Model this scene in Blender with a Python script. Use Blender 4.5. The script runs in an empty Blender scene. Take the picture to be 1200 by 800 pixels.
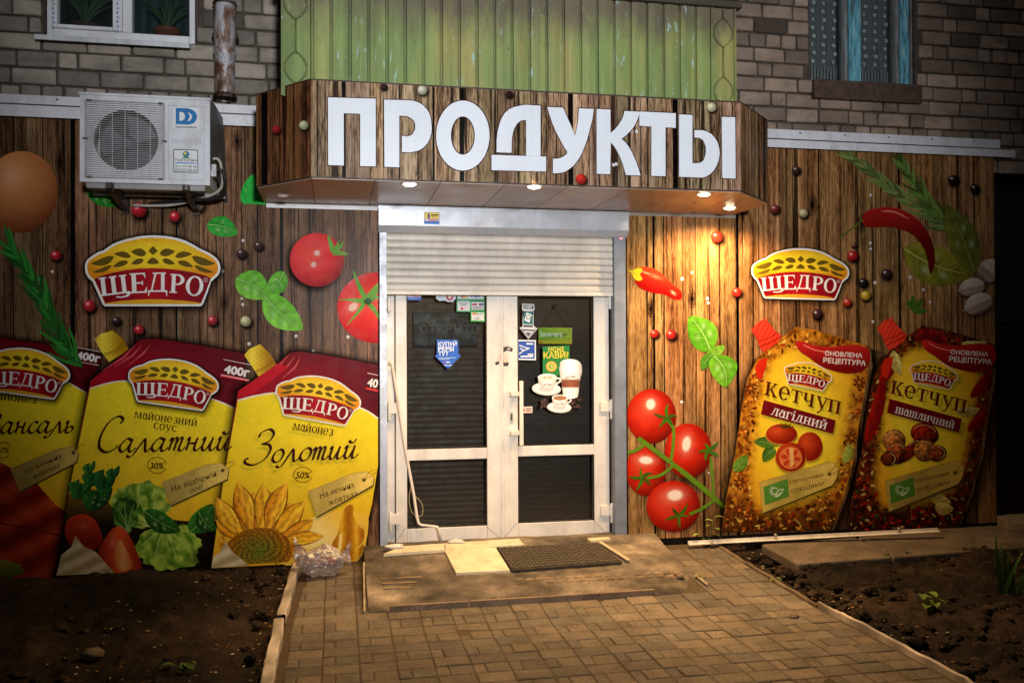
import bpy, bmesh, math, random
from mathutils import Vector, Matrix, noise
from mathutils.geometry import delaunay_2d_cdt, tessellate_polygon
random.seed(7)
sin, cos, pi = math.sin, math.cos, math.pi
SC = bpy.context.scene
COL = SC.collection

# ------------------------------------------------------------------ camera
CAM = Vector((0.0, -5.8, 1.445))
FPX, YAW, PIT, ROL = 1042.8, 0.19486, 0.00845, -0.00389      # focal length in pixels of a 1200 px wide frame
Fw = Vector((sin(YAW)*cos(PIT), cos(YAW)*cos(PIT), sin(PIT)))
R0 = Vector((cos(YAW), -sin(YAW), 0.0))
U0 = R0.cross(Fw)
Rr = R0*cos(ROL) + U0*sin(ROL)
Uu = U0*cos(ROL) - R0*sin(ROL)
cd = bpy.data.cameras.new('camera')
cam = bpy.data.objects.new('camera', cd)
COL.objects.link(cam)
cam.matrix_world = Matrix(((Rr.x, Uu.x, -Fw.x, CAM.x), (Rr.y, Uu.y, -Fw.y, CAM.y), (Rr.z, Uu.z, -Fw.z, CAM.z), (0, 0, 0, 1)))
cd.sensor_width = 36.0
cd.lens = 36.0*FPX/1200.0
cd.clip_start = 0.05
cd.clip_end = 500
SC.camera = cam

# ------------------------------------------------------------------ world, street light, exposure
w = bpy.data.worlds.new('World'); SC.world = w; w.use_nodes = True
nt = w.node_tree
bg = nt.nodes['Background']
sky = nt.nodes.new('ShaderNodeTexSky'); sky.sky_type = 'NISHITA'; sky.sun_disc = False
sky.sun_elevation = math.radians(-2.5); sky.sun_rotation = math.radians(180)
nt.links.new(sky.outputs[0], bg.inputs[0]); bg.inputs[1].default_value = 0.3
STREET = bpy.data.lights.new('street_light', 'SPOT')
STREET.energy = 2620; STREET.color = (0.95, 0.97, 1.0)
STREET.spot_size = math.radians(46.5); STREET.spot_blend = 1.0; STREET.shadow_soft_size = 0.25
so = bpy.data.objects.new('street_light', STREET); COL.objects.link(so)
so.location = (0.7, -9.5, 2.35)
so.rotation_euler = (Vector((1.15, 0, 2.75)) - so.location).to_track_quat('-Z', 'Y').to_euler()
SC.view_settings.view_transform = 'Standard'; SC.view_settings.look = 'None'
SC.view_settings.exposure = 0.0; SC.view_settings.gamma = 1.0
SC.view_settings.use_curve_mapping = False
SC.cycles.max_bounces = 6
SC.cycles.transparent_max_bounces = 12
SC.cycles.use_denoising = True

# ------------------------------------------------------------------ from a pixel of the photo to a point of a real plane
def ray(px, py):
    return Fw + Rr*((px-600)/FPX) + Uu*((400-py)/FPX)
def W(px, py, Y=0.0):
    d = ray(px, py); t = (Y-CAM.y)/d.y
    return CAM + d*t
def G(px, py, zf=0.0):
    d = ray(px, py); z = zf if not callable(zf) else 0.05
    p = None
    for i in range(1 if not callable(zf) else 25):
        p = CAM + d*((z-CAM.z)/d.z)
        if callable(zf): z = zf(p.x, p.y)
    return p
def PL(px, py, P0, n):
    d = ray(px, py)
    return CAM + d*((P0-CAM).dot(n)/d.dot(n))

# ------------------------------------------------------------------ colour and shape helpers
def lin(c):
    r = []
    for v in c[:3]:
        v = max(0.0, min(255.0, v))/255.0
        r.append(v/12.92 if v <= 0.04045 else ((v+0.055)/1.055)**2.4)
    return (r[0], r[1], r[2], c[3] if len(c) > 3 else 1.0)
def mix(a, b, t):
    t = max(0.0, min(1.0, t))
    return tuple(a[i]*(1-t)+b[i]*t for i in range(3))
def fbm(x, y, z=0.0, o=3):
    return noise.fractal((x, y, z), 1.0, 2.0, o)
LOC = {}
def tag(o, label=None, cat=None, group=None, kind=None):
    if label: o['label'] = label
    if cat: o['category'] = cat
    if group: o['group'] = group
    if kind: o['kind'] = kind
    return o
def thing(name, label, cat, loc, group=None):
    o = bpy.data.objects.new(name, None); COL.objects.link(o)
    o.location = loc; o.empty_display_size = 0.1
    LOC[o.name] = Vector(loc)
    return tag(o, label, cat, group)
def catmull(P, closed=False, n=6):
    out = []; L = len(P)
    rng = range(L) if closed else range(L-1)
    for i in rng:
        p0 = P[(i-1) % L] if closed or i > 0 else P[0]
        p1 = P[i]; p2 = P[(i+1) % L]
        p3 = P[(i+2) % L] if closed or i+2 < L else P[-1]
        for k in range(n):
            t = k/n; t2 = t*t; t3 = t2*t
            out.append(tuple(0.5*((2*p1[j]) + (-p0[j]+p2[j])*t + (2*p0[j]-5*p1[j]+4*p2[j]-p3[j])*t2 + (-p0[j]+3*p1[j]-3*p2[j]+p3[j])*t3) for j in range(len(p1))))
    if not closed: out.append(tuple(P[-1]))
    return out
def ell(cx, cy, rx, ry, rot=0.0, n=36, a0=0.0, a1=360.0):
    full = abs(a1-a0) >= 360
    m = n if full else n+1
    r = math.radians(rot); o = []
    for i in range(m):
        a = math.radians(a0+(a1-a0)*i/n)
        x, y = rx*cos(a), ry*sin(a)
        o.append((cx+x*cos(r)-y*sin(r), cy+x*sin(r)+y*cos(r)))
    return o
def rot2(P, c, deg, sx=1.0, sy=1.0):
    a = math.radians(deg); ca, sa = cos(a), sin(a)
    return [(c[0]+(x*sx)*ca-(y*sy)*sa, c[1]+(x*sx)*sa+(y*sy)*ca) for x, y in P]
def inside(p, poly):
    x, y = p; c = False; j = len(poly)-1
    for i in range(len(poly)):
        xi, yi = poly[i]; xj, yj = poly[j]
        if (yi > y) != (yj > y) and x < (xj-xi)*(y-yi)/(yj-yi)+xi: c = not c
        j = i
    return c
def grow(poly, d):
    n = len(poly); A = 0
    for i in range(n):
        A += poly[i][0]*poly[(i+1) % n][1]-poly[(i+1) % n][0]*poly[i][1]
    s = 1 if A > 0 else -1; out = []
    for i in range(n):
        p, q, r = poly[i-1], poly[i], poly[(i+1) % n]
        e1 = Vector((q[0]-p[0], q[1]-p[1])); e2 = Vector((r[0]-q[0], r[1]-q[1]))
        if e1.length < 1e-6 or e2.length < 1e-6: out.append(q); continue
        e1.normalize(); e2.normalize()
        n1 = Vector((e1.y, -e1.x))*s; n2 = Vector((e2.y, -e2.x))*s
        m = n1+n2
        k = m.length
        if k < 0.3: m = n1; f = 1
        else: m = m/k; f = min(1.8, 1/max(0.4, m.dot(n1)))
        out.append((q[0]+m.x*d*f, q[1]+m.y*d*f))
    return out

class MB:
    """collects shapes of one part; build() links them as ONE mesh object"""
    def __init__(s): s.v = []; s.f = []; s.c = []; s.m = []; s.sm = []
    def add(s, vs, fs, col=(200, 200, 200), mi=0, smooth=False):
        b = len(s.v); s.v += [tuple(p) for p in vs]
        s.f += [tuple(b+i for i in f) for f in fs]
        if col and isinstance(col[0], (tuple, list)): s.c += [lin(c) for c in col]
        else: s.c += [lin(col)]*len(vs)
        s.m += [mi]*len(fs); s.sm += [smooth]*len(fs)
        return s
    def box(s, x0, x1, y0, y1, z0, z1, col=(200, 200, 200), mi=0):
        v = [(x, y, z) for z in (z0, z1) for y in (y0, y1) for x in (x0, x1)]
        return s.add(v, [(0, 2, 3, 1), (4, 5, 7, 6), (0, 1, 5, 4), (2, 6, 7, 3), (0, 4, 6, 2), (1, 3, 7, 5)], col, mi)
    def prism(s, pts, d, col=(200, 200, 200), mi=0):
        """pts: planar 3-D loop, d: extrusion vector"""
        n = len(pts); pts = [Vector(p) for p in pts]; d = Vector(d)
        v = [tuple(p) for p in pts]+[tuple(p+d) for p in pts]
        tri = tessellate_polygon([pts])
        nn = Vector((0, 0, 0))
        for i in range(n):
            nn += pts[i].cross(pts[(i+1) % n])
        f = []
        for t in tri:
            a, b, c = t
            tn = (pts[b]-pts[a]).cross(pts[c]-pts[a])
            if tn.dot(d) > 0: a, c = c, a
            f.append((a, b, c)); f.append((c+n, b+n, a+n))
        for i in range(n):
            j = (i+1) % n
            f.append((i, j, j+n, i+n) if nn.dot(d) > 0 else (j, i, i+n, j+n))
        return s.add(v, f, col, mi)
    def tube(s, P, r, n=8, col=(200, 200, 200), mi=0, cap=True, smooth=True):
        P = [Vector(p) for p in P]; rs = r if isinstance(r, (list, tuple)) else [r]*len(P)
        vs = []; fs = []; ref = None
        for i, p in enumerate(P):
            t = (P[min(i+1, len(P)-1)]-P[max(i-1, 0)]).normalized()
            if ref is None: ref = t.orthogonal().normalized()
            a = (ref-t*ref.dot(t))
            if a.length < 1e-4: a = t.orthogonal()
            a.normalize(); b = t.cross(a); ref = a
            for k in range(n):
                an = 2*pi*k/n
                vs.append(p+(a*cos(an)+b*sin(an))*rs[i])
        for i in range(len(P)-1):
            for k in range(n):
                fs.append((i*n+k, i*n+(k+1) % n, (i+1)*n+(k+1) % n, (i+1)*n+k))
        s.add(vs, fs, col, mi, smooth)
        if cap:
            b = len(s.v)-len(vs)
            s.f.append(tuple(b+k for k in reversed(range(n)))); s.m.append(mi); s.sm.append(False)
            s.f.append(tuple(b+(len(P)-1)*n+k for k in range(n))); s.m.append(mi); s.sm.append(False)
        return s
    def lathe(s, prof, c, ax=(0, 0, 1), n=20, col=(200, 200, 200), mi=0, smooth=True):
        """prof: (radius, height) pairs"""
        ax = Vector(ax).normalized(); a = ax.orthogonal().normalized(); b = ax.cross(a); c = Vector(c)
        vs = [c+ax*h+(a*cos(2*pi*k/n)+b*sin(2*pi*k/n))*r for r, h in prof for k in range(n)]
        fs = [(i*n+k, i*n+(k+1) % n, (i+1)*n+(k+1) % n, (i+1)*n+k) for i in range(len(prof)-1) for k in range(n)]
        return s.add(vs, fs, col, mi, smooth)
    def blob(s, c, r, seed=0.0, rough=0.25, freq=1.6, sub=2, col=(90, 70, 50), mi=0, smooth=True, vary=0.0):
        bm = bmesh.new(); bmesh.ops.create_icosphere(bm, subdivisions=sub, radius=1.0)
        bm.verts.ensure_lookup_table(); vs = []; cs = []
        for v in bm.verts:
            p = v.co
            k = 1+rough*noise.noise(p*freq+Vector((seed, seed*1.7, seed*.3)))*1.6
            vs.append((c[0]+p.x*r[0]*k, c[1]+p.y*r[1]*k, c[2]+p.z*r[2]*k))
            f = 1+vary*noise.noise(p*2.3+Vector((seed*2, 0, seed)))
            cs.append(tuple(q*f for q in col))
        fs = [tuple(v.index for v in f.verts) for f in bm.faces]; bm.free()
        return s.add(vs, fs, cs, mi, smooth)
    def build(s, name, mats, parent=None, label=None, cat=None, group=None, kind=None, bevel=0.0, seg=2):
        if not isinstance(mats, (list, tuple)): mats = [mats]
        if parent is not None: L = LOC[parent.name]
        elif kind == 'structure': L = Vector((0, 0, 0))
        else:
            xs = [p[0] for p in s.v]; ys = [p[1] for p in s.v]; zs = [p[2] for p in s.v]
            L = Vector(((min(xs)+max(xs))/2, (min(ys)+max(ys))/2, min(zs)))
        me = bpy.data.meshes.new(name)
        me.from_pydata([(p[0]-L.x, p[1]-L.y, p[2]-L.z) for p in s.v], [], s.f)
        for m in mats: me.materials.append(m)
        me.polygons.foreach_set('material_index', s.m)
        me.polygons.foreach_set('use_smooth', s.sm)
        at = me.color_attributes.new('Col', 'FLOAT_COLOR', 'POINT')
        at.data.foreach_set('color', [q for c in s.c for q in c])
        me.validate(); me.update()
        o = bpy.data.objects.new(name, me); COL.objects.link(o)
        if parent is None: o.location = L
        else: o.parent = parent
        LOC[o.name] = L
        if bevel:
            b = o.modifiers.new('bevel', 'BEVEL'); b.width = bevel; b.segments = seg; b.limit_method = 'ANGLE'; b.angle_limit = math.radians(40)
        return tag(o, label, cat, group, kind)

# ------------------------------------------------------------------ materials
MATS = {}
def nodes(name, rough=0.5, spec=0.5, metal=0.0):
    m = bpy.data.materials.new(name); m.use_nodes = True
    t = m.node_tree; b = t.nodes['Principled BSDF']
    b.inputs['Roughness'].default_value = rough; b.inputs['Specular IOR Level'].default_value = spec
    b.inputs['Metallic'].default_value = metal
    return m, t, b
def nnode(t, typ, **kw):
    n = t.nodes.new(typ)
    for k, v in kw.items(): setattr(n, k, v)
    return n
def ncoord(t, scale):
    tc = nnode(t, 'ShaderNodeNewGeometry')
    mp = nnode(t, 'ShaderNodeMapping'); mp.inputs['Scale'].default_value = scale
    t.links.new(tc.outputs['Position'], mp.inputs[0]); return mp.outputs[0]
def nnoise(t, scale, detail=4, rough=0.6, dist=0.0):
    n = nnode(t, 'ShaderNodeTexNoise'); t.links.new(ncoord(t, scale), n.inputs['Vector'])
    n.inputs['Scale'].default_value = 1; n.inputs['Detail'].default_value = detail; n.inputs['Roughness'].default_value = rough
    n.inputs['Distortion'].default_value = dist
    return n.outputs['Fac']
def nramp(t, fac, stops, interp='LINEAR'):
    r = nnode(t, 'ShaderNodeValToRGB'); r.color_ramp.interpolation = interp; e = r.color_ramp.elements
    while len(e) < len(stops): e.new(0.5)
    for i, (p, c) in enumerate(stops):
        e[i].position = p; e[i].color = c if len(c) == 4 else (*c, 1)
    t.links.new(fac, r.inputs[0]); return r.outputs[0]
def nmix(t, mode, fac, a, b):
    n = nnode(t, 'ShaderNodeMix', data_type='RGBA', blend_type=mode)
    for s, i in ((fac, 0), (a, 6), (b, 7)):
        if isinstance(s, (int, float)): n.inputs[i].default_value = s
        elif isinstance(s, tuple): n.inputs[i].default_value = s if len(s) == 4 else (*s, 1)
        else: t.links.new(s, n.inputs[i])
    return n.outputs[2]
def nbump(t, b, h, strength=0.3, dist=0.01):
    n = nnode(t, 'ShaderNodeBump'); n.inputs['Strength'].default_value = strength; n.inputs['Distance'].default_value = dist
    t.links.new(h, n.inputs['Height']); t.links.new(n.outputs[0], b.inputs['Normal'])
def vcmat(name, rough=0.5, spec=0.4, metal=0.0, var=0.25, scale=12.0, bump=0.0, dirt=0.0, dirtcol=(0.03, 0.022, 0.015), fine=0.0, dscale=(3, 3, 1.6), fk=1.0):
    """colour from the mesh, varied by noise; optional grime and bump"""
    m, t, b = nodes(name, rough, spec, metal)
    a = nnode(t, 'ShaderNodeVertexColor', layer_name='Col').outputs[0]
    n = nnoise(t, (scale,)*3, 5, 0.65)
    c = nmix(t, 'MULTIPLY', 1.0, a, nramp(t, n, [(0.25, (1-var,)*3), (0.75, (1+var*0.4,)*3)]))
    if dirt:
        d = nnoise(t, dscale, 7, 0.72)
        c = nmix(t, 'MIX', nramp(t, d, [(0.46, (0, 0, 0)), (0.74, (dirt,)*3)]), c, dirtcol)
    if fine:
        g = nnoise(t, (fine,)*3, 2, 0.5)
        c = nmix(t, 'MULTIPLY', 1.0, c, nramp(t, g, [(0.3, (1-.4*fk,)*3), (0.7, (1+.25*fk,)*3)]))
    t.links.new(c, b.inputs['Base Color'])
    if bump: nbump(t, b, nnoise(t, (scale*4,)*3, 6, 0.7), bump, 0.01)
    rr = nramp(t, nnoise(t, (scale*0.7,)*3, 3), [(0.3, (max(0, rough-0.08),)*3), (0.7, (min(1, rough+0.12),)*3)])
    t.links.new(rr, b.inputs['Roughness'])
    MATS[name] = m; return m
PRINT = vcmat('printed_vinyl', 0.33, 0.04, var=0.16, scale=11, fine=190, fk=0.4)
def soft_mat():
    m, t, b = nodes('printed_soft_tone', 0.4, 0.02)
    a = nnode(t, 'ShaderNodeVertexColor', layer_name='Col')
    t.links.new(a.outputs[0], b.inputs['Base Color']); t.links.new(a.outputs[1], b.inputs['Alpha']); return m
SOFT = soft_mat()
STICK = vcmat('sticker_film', 0.45, 0.3, var=0.08, scale=15)
PVC = vcmat('white_plastic', 0.4, 0.4, var=0.12, scale=9, dirt=0.32, dirtcol=(0.17, 0.12, 0.08), dscale=(6, 4, 2.5))
WHITEMET = vcmat('painted_white_metal', 0.38, 0.5, var=0.12, scale=10, dirt=0.4, dirtcol=(0.10, 0.075, 0.05), dscale=(7, 3, 2.2))
BOXMET = vcmat('shutter_box_metal', 0.24, 0.5, metal=0.12, var=0.1, scale=7, dirt=0.15, dirtcol=(0.2, 0.17, 0.14), dscale=(20, 3, 1))
DULLMET = vcmat('dull_metal', 0.45, 0.5, metal=0.5, var=0.25, scale=14, dirt=0.3)
DARK = vcmat('dark_plastic', 0.5, 0.4, var=0.3, scale=20)
def rust_mat():
    m, t, b = nodes('rusty_tin', 0.55, 0.4, 0.2)
    a = nnode(t, 'ShaderNodeVertexColor', layer_name='Col').outputs[0]
    n = nnoise(t, (13, 13, 4.5), 6, 0.7, 0.4)
    r = nramp(t, n, [(0.43, (1, 1, 1)), (0.50, (0.55, 0.38, 0.28)), (0.56, (0.30, 0.15, 0.09)), (0.68, (0.10, 0.05, 0.035))])
    c = nmix(t, 'MULTIPLY', 1.0, a, r)
    pale = nramp(t, nnoise(t, (20, 20, 6), 5, 0.7), [(0.60, (0, 0, 0)), (0.64, (0.7, 0.7, 0.7))])
    c = nmix(t, 'MIX', pale, c, (0.40, 0.38, 0.35))
    t.links.new(c, b.inputs['Base Color']); nbump(t, b, n, 0.25, 0.01); MATS['rusty_tin'] = m; return m
RUST = rust_mat()
BRICK = vcmat('silicate_brick', 0.9, 0.15, var=0.22, scale=9, bump=0.22, dirt=0.85, dirtcol=(0.045, 0.04, 0.036), dscale=(2.2, 2.2, 3.4), fine=0)
MORTAR = vcmat('old_mortar', 0.95, 0.1, var=0.4, scale=22, bump=0.6, fine=120)
CONC = vcmat('worn_concrete', 0.88, 0.2, var=0.4, scale=7, bump=0.45, dirt=0.7, dirtcol=(0.05, 0.032, 0.02), dscale=(3.5, 5, 3), fine=140)
PAVER = vcmat('concrete_paver', 0.85, 0.2, var=0.3, scale=9, bump=0.35, dirt=0.6, dirtcol=(0.045, 0.03, 0.018), dscale=(2.6, 2.6, 2.6), fine=160)
SAND = vcmat('joint_sand', 0.95, 0.1, var=0.4, scale=30, bump=0.4)
SOIL = vcmat('garden_soil', 0.95, 0.12, var=0.6, scale=6, bump=0.9, fine=70)
TILE = vcmat('ceramic_tile', 0.5, 0.35, var=0.2, scale=12, dirt=0.4, dirtcol=(0.12, 0.075, 0.04), dscale=(9, 9, 9))
LEAF = vcmat('leaf', 0.5, 0.3, var=0.3, scale=30)
CLOTH = vcmat('cloth', 0.9, 0.1, var=0.2, scale=25)
RUBBER = vcmat('rubber', 0.8, 0.2, var=0.35, scale=30, dirt=0.5, dirtcol=(0.13, 0.09, 0.055), dscale=(10, 10, 10))
SOFF = vcmat('soffit_panel', 0.32, 0.5, metal=0.0, var=0.15, scale=4)

def wood_mat(name, gain=1.0, sharp=0.0):
    m, t, b = nodes(name, 0.32, 0.06)
    a = nnode(t, 'ShaderNodeVertexColor', layer_name='Col').outputs[0]
    g1 = nnoise(t, (120, 45, 13), 6, 0.68, 0.2)
    g2 = nnoise(t, (24, 9, 0.8), 4, 0.6, 0.7)
    g3 = nnoise(t, (5.5, 3, 2.2), 3, 0.6)
    s = nmix(t, 'MIX', 0.5, g1, g2)
    c = nramp(t, s, [(0.36-.02*sharp, (0.03, 0.016, 0.010)), (0.43, (0.19, 0.118, 0.072)), (0.51, (0.39*gain, 0.275*gain, 0.18*gain)), (0.63, (min(.9, 0.62*gain), min(.8, 0.49*gain), 0.37*gain))])
    c = nmix(t, 'MULTIPLY', 1.0, c, nramp(t, g3, [(0.32, (0.58, 0.53, 0.48)), (0.68, (1.3, 1.27, 1.22))]))
    gr = nramp(t, nnoise(t, (27, 10, 0.42), 3, 0.55, 0.5), [(0.37, (0.05, 0.035, 0.03)), (0.40, (1, 1, 1))])
    c = nmix(t, 'MULTIPLY', 0.9, c, gr)
    gl = nramp(t, nnoise(t, (80, 30, 0.9), 2, 0.5, 0.25), [(0.33, (0.4, 0.34, 0.3)), (0.38, (1, 1, 1))])
    c = nmix(t, 'MULTIPLY', 0.7, c, gl)
    c = nmix(t, 'MULTIPLY', 1.0, c, a)
    t.links.new(c, b.inputs['Base Color'])
    MATS[name] = m; return m
WOODPRINT = wood_mat('printed_wood_planks')
WOODSIGN = wood_mat('printed_sign_planks', 1.5, 1.0)

def emit(name, col, s):
    m, t, b = nodes(name); b.inputs['Emission Color'].default_value = (*col, 1); b.inputs['Emission Strength'].default_value = s
    return m
LAMP = emit('lit_lamp', (1.0, 0.78, 0.52), 40.0)
LED = emit('red_led', (1.0, 0.03, 0.02), 3.0)
def glass_mat(name, tint=(0.85, 0.88, 0.86), refl=1.0):
    m, t, b = nodes(name); t.nodes.remove(b)
    tr = nnode(t, 'ShaderNodeBsdfTransparent'); tr.inputs[0].default_value = (*tint, 1)
    gl = nnode(t, 'ShaderNodeBsdfGlossy'); gl.inputs['Roughness'].default_value = 0.02; gl.inputs[0].default_value = (refl, refl, refl, 1)
    fr = nnode(t, 'ShaderNodeFresnel'); fr.inputs[0].default_value = 1.5
    mx = nnode(t, 'ShaderNodeMixShader')
    t.links.new(fr.outputs[0], mx.inputs[0]); t.links.new(tr.outputs[0], mx.inputs[1]); t.links.new(gl.outputs[0], mx.inputs[2])
    t.links.new(mx.outputs[0], t.nodes['Material Output'].inputs[0])
    return m
GLASS = glass_mat('window_glass')
def bag_mat():
    m, t, b = nodes('plastic_film'); t.nodes.remove(b)
    tr = nnode(t, 'ShaderNodeBsdfTransparent'); tr.inputs[0].default_value = (0.9, 0.85, 0.8, 1)
    gl = nnode(t, 'ShaderNodeBsdfGlossy'); gl.inputs['Roughness'].default_value = 0.28
    df = nnode(t, 'ShaderNodeBsdfDiffuse'); df.inputs[0].default_value = (0.62, 0.55, 0.50, 1)
    m1 = nnode(t, 'ShaderNodeMixShader'); m1.inputs[0].default_value = 0.22
    t.links.new(df.outputs[0], m1.inputs[1]); t.links.new(gl.outputs[0], m1.inputs[2])
    lw = nnode(t, 'ShaderNodeLayerWeight'); lw.inputs[0].default_value = 0.45
    m2 = nnode(t, 'ShaderNodeMixShader')
    mr = nnode(t, 'ShaderNodeMapRange'); mr.inputs[3].default_value = 0.38; mr.inputs[4].default_value = 0.9
    t.links.new(lw.outputs[1], mr.inputs[0]); t.links.new(mr.outputs[0], m2.inputs[0])
    t.links.new(tr.outputs[0], m2.inputs[1]); t.links.new(m1.outputs[0], m2.inputs[2])
    t.links.new(m2.outputs[0], t.nodes['Material Output'].inputs[0])
    return m
BAG = bag_mat()
def balcony_mat():
    m, t, b = nodes('green_peeling_paint', 0.55, 0.35)
    g = nramp(t, nnoise(t, (5, 5, 1.3), 4, 0.6), [(0.35, (0.17, 0.25, 0.085)), (0.5, (0.23, 0.31, 0.105)), (0.68, (0.33, 0.31, 0.11))])
    st = nramp(t, nnoise(t, (26, 26, 1.2), 4, 0.7), [(0.36, (0.80, 0.80, 0.78)), (0.6, (1.05, 1.05, 1.03))])
    g = nmix(t, 'MULTIPLY', 1.0, g, st)
    zc = nnode(t, 'ShaderNodeNewGeometry'); sx = nnode(t, 'ShaderNodeSeparateXYZ'); t.links.new(zc.outputs['Position'], sx.inputs[0])
    n2 = nnoise(t, (8, 8, 3), 5, 0.7)
    ad = nnode(t, 'ShaderNodeMath', operation='MULTIPLY_ADD'); t.links.new(n2, ad.inputs[0]); ad.inputs[1].default_value = 0.55; t.links.new(sx.outputs[2], ad.inputs[2])
    dr = nnode(t, 'ShaderNodeMapRange'); t.links.new(ad.outputs[0], dr.inputs[0]); dr.inputs[1].default_value = 3.52; dr.inputs[2].default_value = 3.75
    g = nmix(t, 'MIX', dr.outputs[0], g, (0.13, 0.115, 0.075))
    pk = nnoise(t, (38, 38, 9), 5, 0.7)
    rg = nnode(t, 'ShaderNodeMapRange'); t.links.new(sx.outputs[0], rg.inputs[0]); rg.inputs[1].default_value = 1.05; rg.inputs[2].default_value = 1.3
    pf = nmix(t, 'MULTIPLY', 1.0, nramp(t, pk, [(0.618, (0, 0, 0)), (0.635, (1, 1, 1))]), nramp(t, nnoise(t, (3.2, 3, 2.2), 2), [(0.5, (0, 0, 0)), (0.56, (1, 1, 1))]))
    g = nmix(t, 'MIX', pf, g, (0.33, 0.52, 0.50))
    rs = nramp(t, nnoise(t, (55, 55, 55), 3, 0.6), [(0.70, (0, 0, 0)), (0.73, (1, 1, 1))])
    g = nmix(t, 'MIX', rs, g, (0.05, 0.03, 0.02))
    vc = nnode(t, 'ShaderNodeVertexColor', layer_name='Col').outputs[0]
    g = nmix(t, 'MULTIPLY', 1.0, g, vc); g = nmix(t, 'MULTIPLY', 1.0, g, (1.30, 1.24, 1.15))
    t.links.new(g, b.inputs['Base Color']); nbump(t, b, pk, 0.15, 0.01)
    return m
GREEN = balcony_mat()
def peel_mat():
    m, t, b = nodes('blue_peeling_paint', 0.6, 0.3)
    n = nnoise(t, (60, 60, 7), 5, 0.7)
    c = nramp(t, n, [(0.38, (0.10, 0.09, 0.085)), (0.45, (0.08, 0.31, 0.41)), (0.56, (0.16, 0.47, 0.58)), (0.66, (0.46, 0.52, 0.54))])
    t.links.new(c, b.inputs['Base Color']); nbump(t, b, n, 0.5, 0.008); return m
BLUE = peel_mat()
def greywood_mat():
    m, t, b = nodes('weathered_grey_wood', 0.8, 0.2)
    n = nnoise(t, (60, 60, 5), 5, 0.7)
    c = nramp(t, n, [(0.35, (0.09, 0.08, 0.075)), (0.55, (0.26, 0.25, 0.25)), (0.68, (0.14, 0.3, 0.38))])
    t.links.new(c, b.inputs['Base Color']); return m
GREYW = greywood_mat()
# ------------------------------------------------------------------ ground
def gz(x, y):
    if y < -1.25: return 0.0
    return 0.10*min(1.0, (y+1.25)/1.25)
def soilz(x, y): return gz(x, y)-0.012
def porchz(x, y): return 0.014+0.171*max(0.0, min(1.0, (y+1.02)/1.0))
GX0 = lambda y: 0.0
kl = [G(353, 668, gz), G(344, 700, gz), G(333, 735, gz), G(322, 800, gz)]
kr = [G(843, 640, gz), G(905, 680, gz), G(958, 712, gz), G(1040, 755, gz), G(1130, 803, gz)]
def lerp_x(pts, y):
    P = sorted(((p.y, p.x) for p in pts))
    if y <= P[0][0]: a, b = P[0], P[1]
    elif y >= P[-1][0]: a, b = P[-2], P[-1]
    else:
        for i in range(len(P)-1):
            if P[i][0] <= y <= P[i+1][0]: a, b = P[i], P[i+1]; break
    return a[1]+(b[1]-a[1])*(y-a[0])/(b[0]-a[0])
klx = lambda y: lerp_x(kl, max(y, -2.1))
krx = lambda y: lerp_x(kr, y)
m = MB(); xs = [-60, -20, -8, -4, 0, 4, 8, 20, 60]; ys = [-60, -20, -8, -1.25, 0.03, 3, 20, 60]
vs = [(x, y, gz(x, y)-0.12) for y in ys for x in xs]; nx = len(xs)
m.add(vs, [(j*nx+i, j*nx+i+1, (j+1)*nx+i+1, (j+1)*nx+i) for j in range(len(ys)-1) for i in range(nx-1)], (60, 45, 34))
m.build('ground', SOIL, kind='structure')

_s0, _s1 = G(935.6, 660.5, gz), G(1047, 652.4, gz); _s2 = G(892, 637, gz)
def mask(x, y):
    if x < _s2.x-.1: return 0.0
    yf = _s0.y+(_s1.y-_s0.y)*(x-_s0.x)/(_s1.x-_s0.x)
    return max(0.0, min(1.0, (y-yf+.05)/.10))
def soil_patch(name, fx0, fx1, y0, y1, amp, seed, step=0.026):
    m = MB(); vs = []; cs = []; ny = int((y1-y0)/step); nn = 0
    fxs = []
    for j in range(ny+1):
        y = y0+(y1-y0)*j/ny; a, b = fx0(y), fx1(y)
        n = 170
        for i in range(n+1):
            u = i/n; x = a+(b-a)*u
            e = min(1.0, min(u, 1-u)*12)
            z = soilz(x, y)-0.03+amp*e*(.5*fbm(x*2.2+seed, y*2.2, 0, 4)+0.9*abs(fbm(x*8, y*8+seed, 3, 4))+.5*abs(fbm(x*23, y*23, seed, 2)))
            z += 0.02*e-.075*mask(x, y)
            vs.append((x, y, z)); h = 0.75+0.5*fbm(x*1.4, y*1.4, seed+5, 3)
            cs.append(tuple(q*h for q in (62, 48, 37)))
    n = 171
    m.add(vs, [(j*n+i, j*n+i+1, (j+1)*n+i+1, (j+1)*n+i) for j in range(ny) for i in range(n-1)], cs, smooth=True)
    return m.build(name, SOIL, kind='structure')
soil_patch('garden_soil', lambda y: -4.6, lambda y: klx(y)-0.03, -5.0, 0.04, 0.05, 1.0)
soil_patch('garden_soil', lambda y: krx(y)+0.03, lambda y: 7.4, -5.0, 0.04, 0.075, 8.0)

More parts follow.
